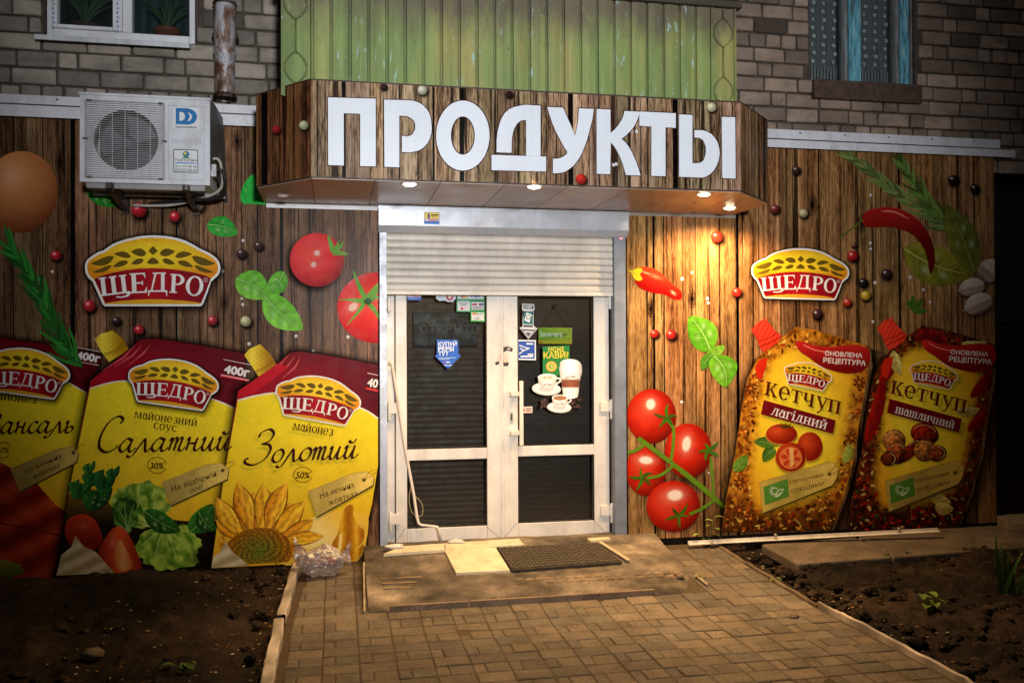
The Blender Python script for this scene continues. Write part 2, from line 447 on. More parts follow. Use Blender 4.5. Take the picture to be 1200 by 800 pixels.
# clods and litter on the soil
def crumb(x, y): return abs(fbm(x*7, y*7, 5, 4))*.05+abs(fbm(x*19, y*19, 8, 3))*.02
def clods(name, spots, col, smin, smax, seed):
    rnd = random.Random(seed); m = MB()
    for x, y in spots:
        r = smin+(smax-smin)*rnd.random()**2.2
        k = 0.6+0.6*rnd.random()
        m.blob((x, y, soilz(x, y)+r*0.2), (r*(0.8+rnd.random()*.6), r*(0.8+rnd.random()*.6), r*(0.5+rnd.random()*.3)), rnd.random()*50, 0.55, 2.6, 1 if r < 0.013 else (2 if r < .024 else 3), tuple(c*k for c in col), smooth=r > .02, vary=.3)
    return m.build(name, SOIL, kind='stuff')
rnd = random.Random(3); S = []
while len(S) < 2800:
    x, y = rnd.uniform(1.6, 6.0), rnd.uniform(-3.6, -0.25)
    if x > krx(y)+0.08 and mask(x, y) < .05 and fbm(x*1.3, y*1.3, 2)+0.55*rnd.random() > 0.12: S.append((x, y))
clods('soil_clods', S, (58, 45, 34), 0.004, 0.036, 11)
S = []
while len(S) < 700:
    x, y = rnd.uniform(-3.4, 0.1), rnd.uniform(-3.4, -0.1)
    if x < klx(y)-0.06 and fbm(x*1.3+4, y*1.3, 2)+0.5*rnd.random() > 0.2: S.append((x, y))
clods('soil_clods', S, (58, 45, 34), 0.004, 0.028, 12)
m = MB()
for i in range(620):
    side = rnd.random() < 0.6
    y = rnd.uniform(-2.2, -0.12); x = klx(y)-0.05-rnd.random()**1.8*1.0 if side else krx(y)+0.06+rnd.random()**2*1.4
    a = rnd.random()*6.3; r = rnd.uniform(0.003, 0.014); z = soilz(x, y)+0.012
    c = rnd.choice([(170, 120, 60), (140, 90, 40), (190, 160, 110), (110, 70, 35), (200, 190, 170)])
    m.add([(x+r*cos(a), y+r*sin(a), z), (x-r*sin(a)*.5, y+r*cos(a)*.5, z+.004), (x-r*cos(a), y-r*sin(a), z+.002), (x+r*sin(a)*.5, y-r*cos(a)*.5, z+.003)], [(0, 1, 2, 3)], c)
m.build('dry_litter', SOIL, kind='stuff')

# pavers: one sheet of individual blocks
PX, PY = 0.1683, 0.1172
px0 = 0.2690; py0 = G(398, 739.2, gz).y
porch = [G(430, 719, gz), G(768, 693, gz), G(820, 690, gz), G(806, 668, gz)]
PFY = porch[0].y                       # front edge of the step
pxl, pxr = G(430, 690, porchz).x, G(812, 676, gz).x
m = MB(); rnd = random.Random(5)
def paver(x0, x1, y0, y1):
    if x1-x0 < 0.02: return
    g = 0.0026; x0 += g; x1 -= g; y0 += g; y1 -= g
    cx, cy = (x0+x1)/2, (y0+y1)/2
    dz = rnd.uniform(-.0025, .0025)+0.006*fbm(cx*1.1, cy*1.1, 1); tx, ty = rnd.uniform(-.010, .010), rnd.uniform(-.010, .010)
    b = 0.0055
    f = 0.92+0.13*rnd.random()+0.16*fbm(cx*.9, cy*.9, 9)
    col = tuple(c*f for c in rnd.choice([(128, 114, 96), (132, 115, 95), (121, 109, 94)]))
    def z(x, y, d): return gz(x, y)+dz+tx*(x-cx)+ty*(y-cy)-d
    J = lambda: rnd.uniform(-.0018, .0018)
    o = [(x0+J(), y0+J()), (x1+J(), y0+J()), (x1+J(), y1+J()), (x0+J(), y1+J())]
    i_ = [(x0+b, y0+b), (x1-b, y0+b), (x1-b, y1-b), (x0+b, y1-b)]
    v = [(x, y, z(x, y, 0)) for x, y in i_]+[(x, y, z(x, y, .0035)) for x, y in o]+[(x, y, z(x, y, .03)) for x, y in o]
    m.add(v, [(0, 1, 2, 3), (4, 5, 1, 0), (5, 6, 2, 1), (6, 7, 3, 2), (7, 4, 0, 3), (8, 9, 5, 4), (9, 10, 6, 5), (10, 11, 7, 6), (11, 8, 4, 7)], col)
for r in range(-34, 22):
    y0 = py0+r*PY; y1 = y0+PY
    if y1 > -0.02 or y0 < -5.0: continue
    yc = (y0+y1)/2
    for c in range(-14, 30):
        x0 = px0+c*PX; x1 = x0+PX; xc = (x0+x1)/2
        L, Rt = klx(yc)+0.035, krx(yc)-0.01
        if x1 < L+0.02 or x0 > Rt-0.02: continue
        if yc > PFY and pxl+0.02 < xc < pxr-0.05: continue
        a, b = max(x0, L), min(x1, Rt)
        if r % 2 == 0: 
            s = x0+PX*0.345
            if a < s < b: paver(a, s, y0, y1); paver(s, b, y0, y1)
            else: paver(a, b, y0, y1)
        else: paver(a, b, y0, y1)
m.build('paving', PAVER, kind='structure')
m = MB()
ys = [-5.2+0.2*i for i in range(27)]
vs = []
for y in ys:
    y = min(y, 0.03)
    for k in range(2): vs.append((klx(y)+0.0 if k == 0 else krx(y)+0.02, y, gz(0, y)-0.0042))
m.add(vs, [(2*i, 2*i+1, 2*i+3, 2*i+2) for i in range(len(ys)-1)], (92, 77, 60))
m.build('joint_sand', SAND, kind='structure')

# kerbs
def kerb(pts, wdt, h, col, sgn, seed, label):
    m = MB(); rnd = random.Random(seed); vs = []; cs = []
    P = []
    for i in range(len(pts)-1):
        for k in range(14): P.append(pts[i].lerp(pts[i+1], k/14))
    P.append(pts[-1])
    for i, p in enumerate(P):
        j = lambda a: a*noise.noise((p.x*9+seed, p.y*9, 0))+a*0.6*noise.noise((p.x*31, p.y*31, seed))
        z = gz(p.x, p.y)
        for (dx, dz) in ((0, -.08), (0, h-.006), (.006*sgn, h), ((wdt-.006)*sgn, h-.002), (wdt*sgn, h-.01), (wdt*sgn, -.08)):
            vs.append((p.x+dx+j(.007), p.y, z+dz+j(.006)))
            k = 0.8+0.4*noise.noise((p.x*5, p.y*5, seed+dx*40)); cs.append(tuple(c*k for c in col))
    m.add(vs, [(i*6+k, i*6+k+1, (i+1)*6+k+1, (i+1)*6+k) for i in range(len(P)-1) for k in range(5)], cs)
    return m.build('kerb', TILE if col[0] > 200 else CONC, kind='structure')
kerb([G(352, 667, gz), G(343, 700, gz), G(334, 730, gz)], 0.05, 0.045, (226, 208, 190), -1, 1, '')
kerb([G(333.4, 734, gz), G(321, 800, gz), G(318, 830, gz)], 0.055, 0.05, (232, 214, 196), -1, 2, '')
kerb([G(840, 640, gz), G(905, 680, gz), G(957, 711, gz)], 0.03, 0.012, (150, 128, 104), 1, 3, '')
kerb([G(958, 711.5, gz), G(1000, 733, gz), G(1130, 802, gz), G(1180, 830, gz)], 0.022, 0.035, (236, 214, 192), 1, 4, '')

# porch slab
m = MB(); nxp, nyp = 90, 44; vs = []; cs = []
y0, y1 = PFY+0.012, 0.10
for j in range(nyp+1):
    y = y0+(y1-y0)*j/nyp
    for i in range(nxp+1):
        u = i/nxp; x = pxl+(pxr-pxl)*u
        z = porchz(x, y)+0.006*fbm(x*3, y*3, 0, 3)+0.003*fbm(x*14, y*14, 2, 3)
        e = min(1.0, (y-y0)/0.10); er = max(0, (u-0.86)/0.14)
        z = z-(1-e)*0.012*(0.5+fbm(x*7, 1, 4))-er*er*0.05*(1-(y-y0)/(y1-y0))
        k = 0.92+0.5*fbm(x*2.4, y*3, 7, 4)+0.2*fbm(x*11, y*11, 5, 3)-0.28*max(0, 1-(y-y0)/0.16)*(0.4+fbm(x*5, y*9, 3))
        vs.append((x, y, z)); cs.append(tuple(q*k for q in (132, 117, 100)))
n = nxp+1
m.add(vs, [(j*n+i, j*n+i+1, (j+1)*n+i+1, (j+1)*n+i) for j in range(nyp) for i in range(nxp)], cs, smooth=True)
b = 0
for (xx, sg) in ((pxl, -1),):
    m.add([(xx, y0, -.05), (xx, y1, -.05), (xx, y1, porchz(0, y1)+.004), (xx, y0, porchz(0, y0))], [(0, 3, 2, 1)], (150, 128, 104))
m.add([(pxl, y0, -.05), (pxr, y0, -.05), (pxr, y0, porchz(0, y0)-.03), (pxl, y0, porchz(0, y0)-.01)], [(0, 1, 2, 3)], (120, 98, 76))
m.build('porch_slab', CONC, kind='structure')
# worn cobbles showing through the front of the porch
m = MB(); rnd = random.Random(9)
for i in range(17):
    a = G(606+i*11.6, 681-i*0.55, porchz); s = 0.058
    if rnd.random() < 0.06: continue
    for rr_ in range(2 if i > 2 else 1):
        x, y = a.x, a.y-rr_*0.05
        z = porchz(x, y)+0.009+rnd.uniform(-.002, .002); d = 0.046
        sk = 0.012
        t = [(x-sk, y), (x+s-.007-sk, y), (x+s-.007, y+d), (x, y+d)]; bb = .005
        k = rnd.uniform(.85, 1.1)
        m.add([(p[0]+bb*q[0], p[1]+bb*q[1], z) for p, q in zip(t, ((1, 1), (-1, 1), (-1, -1), (1, -1)))]+[(p[0], p[1], z-.012) for p in t], [(0, 1, 2, 3), (4, 5, 1, 0), (5, 6, 2, 1), (6, 7, 3, 2), (7, 4, 0, 3)], tuple(c*k for c in (150, 126, 98)))
for i in range(3):
    for k in range(6-i):
        a = G(446+i*2+k*8, 680+i*5.5-k*.35, porchz); z = porchz(a.x, a.y)+0.0075
        m.box(a.x, a.x+.042, a.y, a.y+.035, z-.02, z+.001*rnd.random(), (158, 134, 104))
m.build('porch_cobbles', CONC, kind='structure')
# timber-like edging boards along the front of the step
EDG = [(457, 549, 717.5, 711.5, 'grey edging board along the porch front, short left one flush with the step corner'),
       (551, 664, 711.3, 704.5, 'grey edging board along the porch front, middle one of the three'),
       (664.6, 768, 704.3, 697.5, 'grey edging board along the porch front, right one ending by the cracked corner')]
for a, b_, ya, yb, lab in EDG:
    p, q = G(a, ya, gz), G(b_, yb, gz)
    d = (q-p); nrm = Vector((-d.y, d.x, 0)).normalized()
    m = MB(); h = 0.034
    m.prism([(p.x, p.y, p.z-.03), (q.x, q.y, q.z-.03), (q.x, q.y, q.z+h), (p.x, p.y, p.z+h)], nrm*0.022, (150, 124, 100))
    m.build('edging_board', CONC, None, lab, 'edging board', 'edging boards along the porch front', bevel=0.003)
p, q = G(429.3, 719, gz), G(428.3, 660, porchz)
m = MB(); m.prism([(p.x-.004, p.y, p.z-.03), (q.x-.004, q.y, q.z-.05), (q.x-.004, q.y, q.z+.012), (p.x-.004, p.y, porchz(0, p.y)+.014)], (-.012, 0, 0), (196, 170, 140))
m.build('edging_board', CONC, None, 'thin pale edging strip along the left end of the porch', 'edging board', 'edging boards along the porch front', bevel=0.002)

def slab_px(name, poly, zf, lift, th, col, mat, label, cat, group=None, bevel=0.006, jig=0.0):
    P = [G(x, y, (lambda a, b: zf(a, b)+lift)) for x, y in poly]
    m = MB(); m.prism(P, (0, 0, -th), col)
    return m.build(name, mat, None, label, cat, group, bevel=bevel)
# concrete slabs along the right wall
slab_px('concrete_slab', [(892, 637), (935.6, 660.5), (1045, 652.5), (1003, 629)], gz, 0.022, 0.07, (118, 102, 86), CONC, 'weathered concrete slab on the soil below the ketchup print, next to the paving', 'slab', 'concrete slabs along the wall', 0.012)
slab_px('concrete_slab', [(1005, 629), (1047, 652.3), (1128, 646), (1215, 640), (1260, 612), (1120, 614)], gz, 0.024, 0.07, (112, 97, 82), CONC, 'dim concrete slab on the soil to the right, under the end of the white rail', 'slab', 'concrete slabs along the wall', 0.012)
slab_px('concrete_slab', [(1161, 600), (1180, 610), (1260, 618), (1330, 612), (1240, 592)], gz, 0.10, 0.08, (130, 116, 102), CONC, 'raised concrete step at the far right end of the wall', 'slab', None, 0.012)
# door mat, tiles, threshold
slab_px('floor_tile', [(520.5, 643), (581, 641), (597.5, 667.5), (534.5, 670.5)], porchz, 0.016, 0.02, (226, 208, 172), TILE, 'square cream tile on the porch beside the dark doormat', 'floor tile', None, 0.002)
slab_px('threshold_tile', [(449.5, 648.3), (521.3, 643.3), (521, 636), (470, 639.5)], porchz, 0.022, 0.02, (224, 206, 172), TILE, 'cream threshold tile under the left end of the left door leaf', 'floor tile', 'threshold tiles at the door', 0.002)
slab_px('threshold_tile', [(522.3, 643.2), (614, 637.6), (608, 630.5), (521.6, 635.8)], porchz, 0.022, 0.02, (224, 206, 172), TILE, 'cream threshold tile under the gap between both door leaves', 'floor tile', 'threshold tiles at the door', 0.002)
slab_px('threshold_tile', [(688, 630), (713, 628.5), (716, 631), (692, 633)], porchz, 0.016, 0.02, (214, 190, 150), TILE, 'small broken cream tile piece at the right foot of the door', 'floor tile', 'threshold tiles at the door', 0.002)
P = [G(x, y, (lambda a, b: porchz(a, b)+.018)) for x, y in ((582, 641.5), (699, 635.5), (729, 658), (600.5, 667.5))]
m = MB(); m.prism(P, (0, 0, -.012), (62, 54, 44))
NU, NV = 34, 9
for i in range(NU):
    for j in range(NV):
        u0, u1 = (i+.12)/NU, (i+.88)/NU; v0, v1 = (j+.1+.25*(i % 2))/(NV+.3), (j+.8+.25*(i % 2))/(NV+.3)
        q = [P[0].lerp(P[1], u).lerp(P[3].lerp(P[2], u), v) for u, v in ((u0, v0), (u1, v0), (u1, v1), (u0, v1))]
        m.prism([c+Vector((0, 0, .0005)) for c in q], (0, 0, .006), (86, 76, 62))
m.build('door_mat', RUBBER, None, 'dark ribbed rubber doormat lying in front of the closed door', 'door mat')
p, q = G(701, 635.5, (lambda a, b: porchz(a, b)+.014)), G(735, 657, (lambda a, b: porchz(a, b)+.014))
m = MB(); m.prism([p, q, q+Vector((.022, .004, 0)), p+Vector((.022, .004, 0))], (0, 0, .008), (206, 178, 140))
m.build('trim_strip', PVC, None, 'narrow beige trim strip on the porch along the right edge of the doormat', 'trim strip')
for pts, lab in (([(803, 656), (823, 668)], ''),):
    pass
p, q = G(815, 676, gz), G(829, 688, gz)
m = MB(); m.tube([p+Vector((0, 0, .012)), q+Vector((0, 0, .016))], .007, 6, (200, 172, 140))
m.build('broken_strip', CONC, None, 'short pale broken strip on the paving right of the porch', 'rubble')

# ------------------------------------------------------------------ the building
XD0, XD1 = W(447, 450, 0).x, W(733, 450, 0).x
ZB = W(590, 245, 0).z
bld = thing('apartment_building', 'grey silicate brick apartment building with two upper windows above the shop front', 'building', (1.0, 0.2, 0.0))
wl = [W(52, 20, .02), W(228, 44, .02)]; WLx0, WLx1, WLz0 = wl[0].x, wl[1].x, W(130, 45, .02).z
WRx0, WRx1, WRz0 = W(950, 60, .02).x, W(1073, 60, .02).x, W(1010, 96, .02).z
NIx0, NIx1, NIz0, NIz1 = W(1169, 300, .02).x, W(1169, 300, .02).x+1.3, W(1185, 380, .02).z, W(1185, 193, .02).z
OPEN = [(XD0, XD1, -.2, ZB), (WLx0, WLx1, WLz0, WLz0+1.35), (WRx0, WRx1, WRz0, WRz0+1.35), (NIx0, NIx1, NIz0, NIz1)]
m = MB()
xs = sorted({-7.0, 9.0}|{o[0] for o in OPEN}|{o[1] for o in OPEN}); zs = sorted({-.2, 6.0}|{max(-.2, o[2]) for o in OPEN}|{o[3] for o in OPEN})
for i in range(len(xs)-1):
    for j in range(len(zs)-1):
        cx, cz = (xs[i]+xs[i+1])/2, (zs[j]+zs[j+1])/2
        if any(o[0] < cx < o[1] and o[2] < cz < o[3] for o in OPEN): continue
        m.box(xs[i], xs[i+1], .036, .36, zs[j], zs[j+1], (90, 80, 72) if cz > 2.6 else (52, 38, 30))
m.build('wall', MORTAR, bld)
m = MB(); rnd = random.Random(21)
z = 2.74; row = 0; CH = 0.1035
while z < 5.9:
    x = -6.9+rnd.random()*.2
    hdr = row % 6 == 2
    while x < 8.9:
        L = 0.12 if (hdr and rnd.random() < .85) or rnd.random() < .22 else 0.25
        L *= rnd.uniform(.93, 1.05)
        a, b_ = x, x+L
        hit = False
        for o in OPEN[1:3]:
            if z+.09 > o[2] and z < o[3] and b_ > o[0]-.01 and a < o[1]+.01:
                if a < o[0]-.07: b_ = o[0]-.012
                elif b_ > o[1]+.07: a = o[1]+.012
                else: hit = True
        if not hit:
            J = lambda q=.003: rnd.uniform(-q, q)
            jt = .0065
            o = [(a+jt+J(), z+jt+J()), (b_-jt+J(), z+jt+J()), (b_-jt+J(), z+CH-jt+J()), (a+jt+J(), z+CH-jt+J())]
            yy = .012+rnd.uniform(-.006, .006)
            # rounded corners: octagon
            oc = []
            for k in range(4):
                p, q0, q1 = o[k], o[k-1], o[(k+1) % 4]
                c = rnd.uniform(.05, .13)
                for q in (q0, q1):
                    l = math.hypot(q[0]-p[0], q[1]-p[1]); t = c*.09/l
                    oc.append((p[0]+(q[0]-p[0])*t, p[1]+(q[1]-p[1])*t))
            ctr = ((a+b_)/2, z+CH/2)
            inn = [(ctr[0]+(p[0]-ctr[0])*(1-.010/max(.05, (b_-a)/2)), ctr[1]+(p[1]-ctr[1])*.88) for p in oc]
            f = rnd.uniform(.80, 1.10)*(1.0+.30*fbm(a*.9, z*1.3, 3, 3))
            if rnd.random() < .05: f *= .7
            base = mix((160, 150, 138), (156, 136, 120), (a+.6)/2.6)
            col = tuple(c*f for c in base)
            m.add([(p[0], yy+J(.002), p[1]) for p in inn]+[(p[0], yy+.007, p[1]) for p in oc]+[(p[0], .04, p[1]) for p in oc],
                  [tuple(range(8))]+[(k+8, (k+1) % 8+8, (k+1) % 8, k) for k in range(8)]+[(k+16, (k+1) % 8+16, (k+1) % 8+8, k+8) for k in range(8)], col)
        x += L
    z += CH; row += 1
m.build('brickwork', BRICK, bld)
# dark rooms behind the openings
m = MB()
for o in OPEN:
    a, b_, c, d = o[0]-.3, o[1]+.3, max(.1, o[2]-.2), o[3]+.2
    Y0, Y1 = .361, 1.3
    v = [(a, Y0, c), (b_, Y0, c), (b_, Y0, d), (a, Y0, d), (a, Y1, c), (b_, Y1, c), (b_, Y1, d), (a, Y1, d)]
    m.add(v, [(4, 5, 6, 7), (0, 1, 5, 4), (3, 7, 6, 2), (0, 4, 7, 3), (1, 2, 6, 5)], (34, 27, 23))
m.build('room_interior', CLOTH, bld)
# dark glazed cellar opening at the right end
m = MB(); m.box(NIx0+.02, NIx1-.02, .30, .33, NIz0+.02, NIz1-.02, (14, 10, 9)); 
dw = m.build('window', DARK, bld, label='black cellar window right of the printed wall')
# left window: white plastic
def wpt(x, y, Y=.10): return W(x, y, Y)
Yw = .09
LW = MB(); fx0, fx1 = WLx0+.002, WLx1-.002; zb = WLz0+.004
pa0, pa1, pb0, pb1 = wpt(70, 20).x, wpt(134.5, 20).x, wpt(156, 20).x, wpt(217.5, 20).x
pz0, pz1 = wpt(100, 33.5).z, wpt(190, 44.5).z; zt = zb+1.33
sa0, sa1 = wpt(59, 20).x, wpt(146, 20).x
LW.box(fx0, fx0+.035, Yw-.03, Yw+.05, zb, zt, (226, 228, 232)); LW.box(fx1-.035, fx1, Yw-.03, Yw+.05, zb, zt, (226, 228, 232))
LW.box(fx0+.036, fx1-.036, Yw-.03, Yw+.05, zb, zb+.05, (226, 228, 232))
LW.box(pa1+.055, pb0, Yw-.028, Yw+.05, zb+.051, zt, (226, 228, 232))
lw = LW.build('window', PVC, bld, label='white plastic window above the air conditioner', bevel=.004)
m = MB()
m.box(fx0+.037, pa0, Yw-.045, Yw+.03, zb+.052, zt, (230, 232, 236)); m.box(pa1, pa1+.054, Yw-.045, Yw+.03, zb+.052, zt, (230, 232, 236))
m.box(pa0+.001, pa1-.001, Yw-.045, Yw+.03, zb+.052, pz0, (230, 232, 236))
m.build('sash', PVC, lw, bevel=.004)
for xx in (pa0-.022, pa1+.028):
    m = MB()
    for k in range(26):
        zz = pz0-.03+k*.028
        m.box(xx-.008+.004*(k % 2), xx+.006+.004*(k % 2), Yw-.0465, Yw-.0455, zz, zz+.016, (150, 166, 200))
    m.build('protective_film', STICK, lw)
m = MB(); m.box(pa0, pa1, Yw-.005, Yw+.001, pz0, zt, (255, 255, 255)); m.box(pb0, fx1-.036, Yw-.005, Yw+.001, zb+.051, zt, (255, 255, 255))
m.build('pane', GLASS, lw)
m = MB(); sz0, sz1 = W(130, 51.5, -.06).z, W(130, 43, -.0).z
sx0, sx1 = W(40, 48, -.06).x, W(222, 50, -.06).x
m.prism([(sx0, -.065, sz0), (sx0, -.065, sz0+.03), (sx0, .06, sz1+.0), (sx0, .06, sz1-.03)], (sx1-sx0, 0, 0), (216, 219, 224))
m.build('sill', WHITEMET, lw, bevel=.002)
m = MB(); n = 60; vs = []; cs = []
for i in range(n+1):
    x = fx0+(fx1-fx0)*i/n; y = .34+.018*sin(i*1.3)+.008*sin(i*3.1)
    for zz in (zb, zt): vs.append((x, y, zz)); k = .8+.2*sin(i*1.3); cs.append(tuple(c*k for c in ((52, 74, 78) if x > pa1 else (28, 34, 30))))
m.add(vs, [(2*i, 2*i+2, 2*i+3, 2*i+1) for i in range(n)], cs, smooth=True)
m.build('curtain', CLOTH, lw)
# plants behind the left window
def aloe(name, label, x, y, z, h, n, spread, seed, pot):
    t = thing(name, label, 'potted plant', (x, y, z), 'pot plants behind the window')
    rnd = random.Random(seed); m = MB(); pr = .075
    m.lathe([(0.0, .0), (pr*.75, .0), (pr, .09), (pr*1.1, .09), (pr*1.1, .11), (pr*.95, .11), (pr*.9, .10), (0, .10)], (x, y, z), n=18, col=pot)
    m.build('pot', TILE, t)
    m = MB()
    for i in range(n):
        a = rnd.random()*6.28; s = spread*(.5+.5*rnd.random()); hh = h*(.6+.4*rnd.random())
        P = []
        for k in range(8):
            u = k/7; P.append((x+cos(a)*s*u**1.3, y+sin(a)*s*.35*u**1.3, z+.10+hh*u-hh*.35*u**3))
        m.tube(P, [.012*(1-.9*k/7)+.001 for k in range(8)], 5, (36, 70, 30))
    m.build('leaves', LEAF, t)
q = W(196, 44, .22)
aloe('potted_aloe', 'spiky aloe in a terracotta pot behind the right pane of the white window', q.x, .22, WLz0+.03, .34, 12, .22, 3, (120, 62, 38))
q = W(100, 34, .22)
aloe('potted_plant', 'dark bushy pot plant behind the left pane of the white window', q.x, .22, WLz0+.03, .42, 26, .26, 5, (70, 40, 28))
# right window: old blue frame
Yw = .11
m = MB(); z0 = WRz0+.01; z1 = WRz0+1.33
def bx(x0p, x1p, dy, col=(255, 255, 255), mm=m, ya=0.0): 
    a, b_ = W(x0p, 60, Yw).x, W(x1p, 60, Yw).x
    mm.box(a, b_, Yw-dy, Yw+.05+ya, z0, z1, col)
bx(992, 1005.5, .035); bx(1052, 1062, .03)
a, b_ = WRx0+.002, W(989, 60, Yw).x
rw = m.build('window', BLUE, bld, label='old window with peeling blue frame and chequered curtain')
m = MB(); bx(987.5, 991.5, .02, mm=m); bx(1048, 1051.5, .02, mm=m); bx(1062.5, 1073, .05, mm=m); 
m.box(WRx0+.002, W(987, 60, Yw).x, Yw-.01, Yw+.05, z0, z0+.018, (255, 255, 255)); m.box(W(1006, 60, Yw).x, W(1047, 60, Yw).x, Yw-.01, Yw+.05, z0, z0+.018, (255, 255, 255))
m.build('frame', GREYW, rw, bevel=.003)
m = MB(); m.box(WRx0+.002, W(987, 60, Yw).x, Yw+.01, Yw+.014, z0+.019, z1); m.box(W(1006, 60, Yw).x, W(1047, 60, Yw).x, Yw+.01, Yw+.014, z0+.019, z1)
m.build('pane', GLASS, rw)
m = MB(); m.box(WRx0-.0, W(1080, 100, -.02).x, -.03, .06, W(1010, 118, -.02).z, WRz0-.012, (96, 78, 68))
m.build('sill', MORTAR, rw, bevel=.006)
m = MB(); n = 70; vs = []; cs = []
x0, x1 = WRx0, WRx1
for i in range(n+1):
    x = x0+(x1-x0)*i/n; y = .24+.012*sin(i*.9)+.006*sin(i*2.3)
    for zz in (z0-.0, z1): vs.append((x, y, zz)); cs.append((112, 114, 122))
m.add(vs, [(2*i, 2*i+2, 2*i+3, 2*i+1) for i in range(n)], cs, smooth=True)
for r_ in range(9):
    for c_ in range(9):
        if r_ == 8 and c_ in (5, 6): continue
        x = x0+.03+c_*.085+(.01 if r_ % 2 else 0); zz = W(1000, 80, .22).z+.02+r_*.062
        m.box(x, x+(.028 if (c_+r_) % 3 else .018), .215, .218, zz, zz+.026, (196, 200, 206))
for c_ in range(30):
    x = x0+.01+c_*.026
    m.box(x, x+.012, .216, .219, z0, W(1000, 80, .22).z-.01+.02*sin(c_*1.7), (150, 152, 160))
m.build('curtain', CLOTH, rw)

# rusty downpipe
dp = thing('drainpipe', 'rust-streaked grey tin downpipe on the brick wall left of the balcony', 'drainpipe', (W(264, 60, -.09).x, -.09, W(264, 118, -.09).z))
x = W(263.5, 60, -.09).x; zc = W(264, 64, -.09).z; ze = W(264, 115, -.09).z
m = MB(); m.lathe([(.060, 0), (.0615, zc+.01-ze-.012)], (x, -.09, ze+.012), n=22, col=(176, 176, 182)); m.lathe([(.072, 0), (.074, .012), (.061, .03)], (x, -.09, ze-.006), n=22, col=(84, 70, 62))
m.build('lower_section', RUST, dp)
m = MB(); m.lathe([(.066, 0), (.069, .02), (.064, .06), (.066, 2.2)], (x, -.09, zc-.01), n=22, col=(180, 180, 186)); m.lathe([(.070, 0), (.073, .008), (.070, .016)], (x, -.09, zc+.30), n=22, col=(70, 60, 55))
m.build('upper_section', RUST, dp)
m = MB(); m.box(x-.076, x+.076, -.095, .0, zc+.1, zc+.125, (60, 50, 45)); m.build('clamp', RUST, dp)

# ------------------------------------------------------------------ balcony
YB = -.70
bx0, bx1 = W(329.5, 60, YB).x, W(862, 60, YB).x
bz0 = 2.86; bz1 = W(760, 4, YB).z
bal = thing('balcony', 'green painted tin clad balcony above the shop sign', 'balcony', ((bx0+bx1)/2, YB/2, bz0))
m = MB(); NB = 23; xa = W(364, 60, YB).x; xb = W(832, 60, YB).x; pit = (xb-xa)/NB
P = []
for i in range(NB):
    x = xa+i*pit
    P += [(x, YB), (x+.004, YB+.012), (x+.016, YB+.012), (x+.020, YB), (x+pit*.55, YB-.004)]
P.append((xb, YB))
vs = []; cs = []
rnd = random.Random(2); tn = [rnd.uniform(.92, 1.02) for i in range(NB+1)]
for i, (x, y) in enumerate(P):
    k = tn[min(i//5, NB)]*255*(.80 if i % 5 in (1, 2) else .98)
    for zz in (bz0, bz1): vs.append((x, y, zz)); cs.append((k, k, k))
m.add(vs, [(2*i, 2*i+2, 2*i+3, 2*i+1) for i in range(len(P)-1)], cs)
m.build('cladding', GREEN, bal)
for (u0, u1) in ((bx0, xa-.002), (xb+.002, bx1)):
    m = MB(); m.box(u0, u1, YB, YB+.02, bz0, bz1, (235, 235, 235))
    m.box(u0, u0+.014, YB-.012, YB-.0005, bz0, bz1, (225, 225, 225)); m.box(u1-.014, u1, YB-.012, YB-.0005, bz0, bz1, (225, 225, 225))
    cx = (u0+u1)/2
    for k in range(3):
        zc = bz0+.16+k*.36; r = .09
        for s in (-1, 1):
            Q = [(cx+s*.062*sin(pi*t/12)**.8, YB-.008, zc-r+2*r*t/12) for t in range(13)]
            m.tube(Q, .0055, 6, (200, 200, 200))
        m.tube([(cx, YB-.008, zc+r), (cx, YB-.008, zc+.36-r)], .0055, 6, (200, 200, 200))
    m.build('corner_panel', GREEN, bal)
for u in (bx0, bx1-.02):
    m = MB(); m.box(u, u+.02, YB+.021, .0, bz0, bz1, (215, 215, 215)); m.build('side_panel', GREEN, bal)
m = MB(); m.box(bx0-.02, bx1+.03, YB-.035, YB+.03, bz1+.001, bz1+.035, (160, 160, 160)); m.box(bx0-.01, bx1+.02, YB-.015, YB+.02, bz1+.036, bz1+.075, (110, 110, 110))
m.build('top_rail', GREEN, bal)
m = MB(); m.box(bx0+.02, bx1-.02, YB+.02, .0, bz0+.02, bz0+.08, (90, 90, 90)); m.build('floor_plate', GREEN, bal)
m = MB(); m.box(bx0+.03, bx1-.03, YB+.12, YB+.14, bz1+.076, bz1+1.2, (30, 34, 36)); m.build('glazing', DARK, bal)
# ------------------------------------------------------------------ flat printed artwork (polygons on a real plane)
_tc = {}
def glyphs(s, bold=0.0, shear=0.0):
    k = (s, bold, shear)
    if k in _tc: return _tc[k]
    c = bpy.data.curves.new('lettering', 'FONT'); c.body = s; c.offset = bold; c.shear = shear; c.resolution_u = 3
    o = bpy.data.objects.new('lettering', c); COL.objects.link(o)
    bpy.context.view_layer.update()
    me = bpy.data.meshes.new_from_object(o.evaluated_get(bpy.context.evaluated_depsgraph_get()))
    v = [(p.co.x, p.co.y) for p in me.vertices]; f = [tuple(p.vertices) for p in me.polygons]
    bpy.data.objects.remove(o); bpy.data.curves.remove(c); bpy.data.meshes.remove(me)
    _tc[k] = (v, f); return _tc[k]
_v, _ = glyphs('Н'); CAPH = max(p[1] for p in _v)

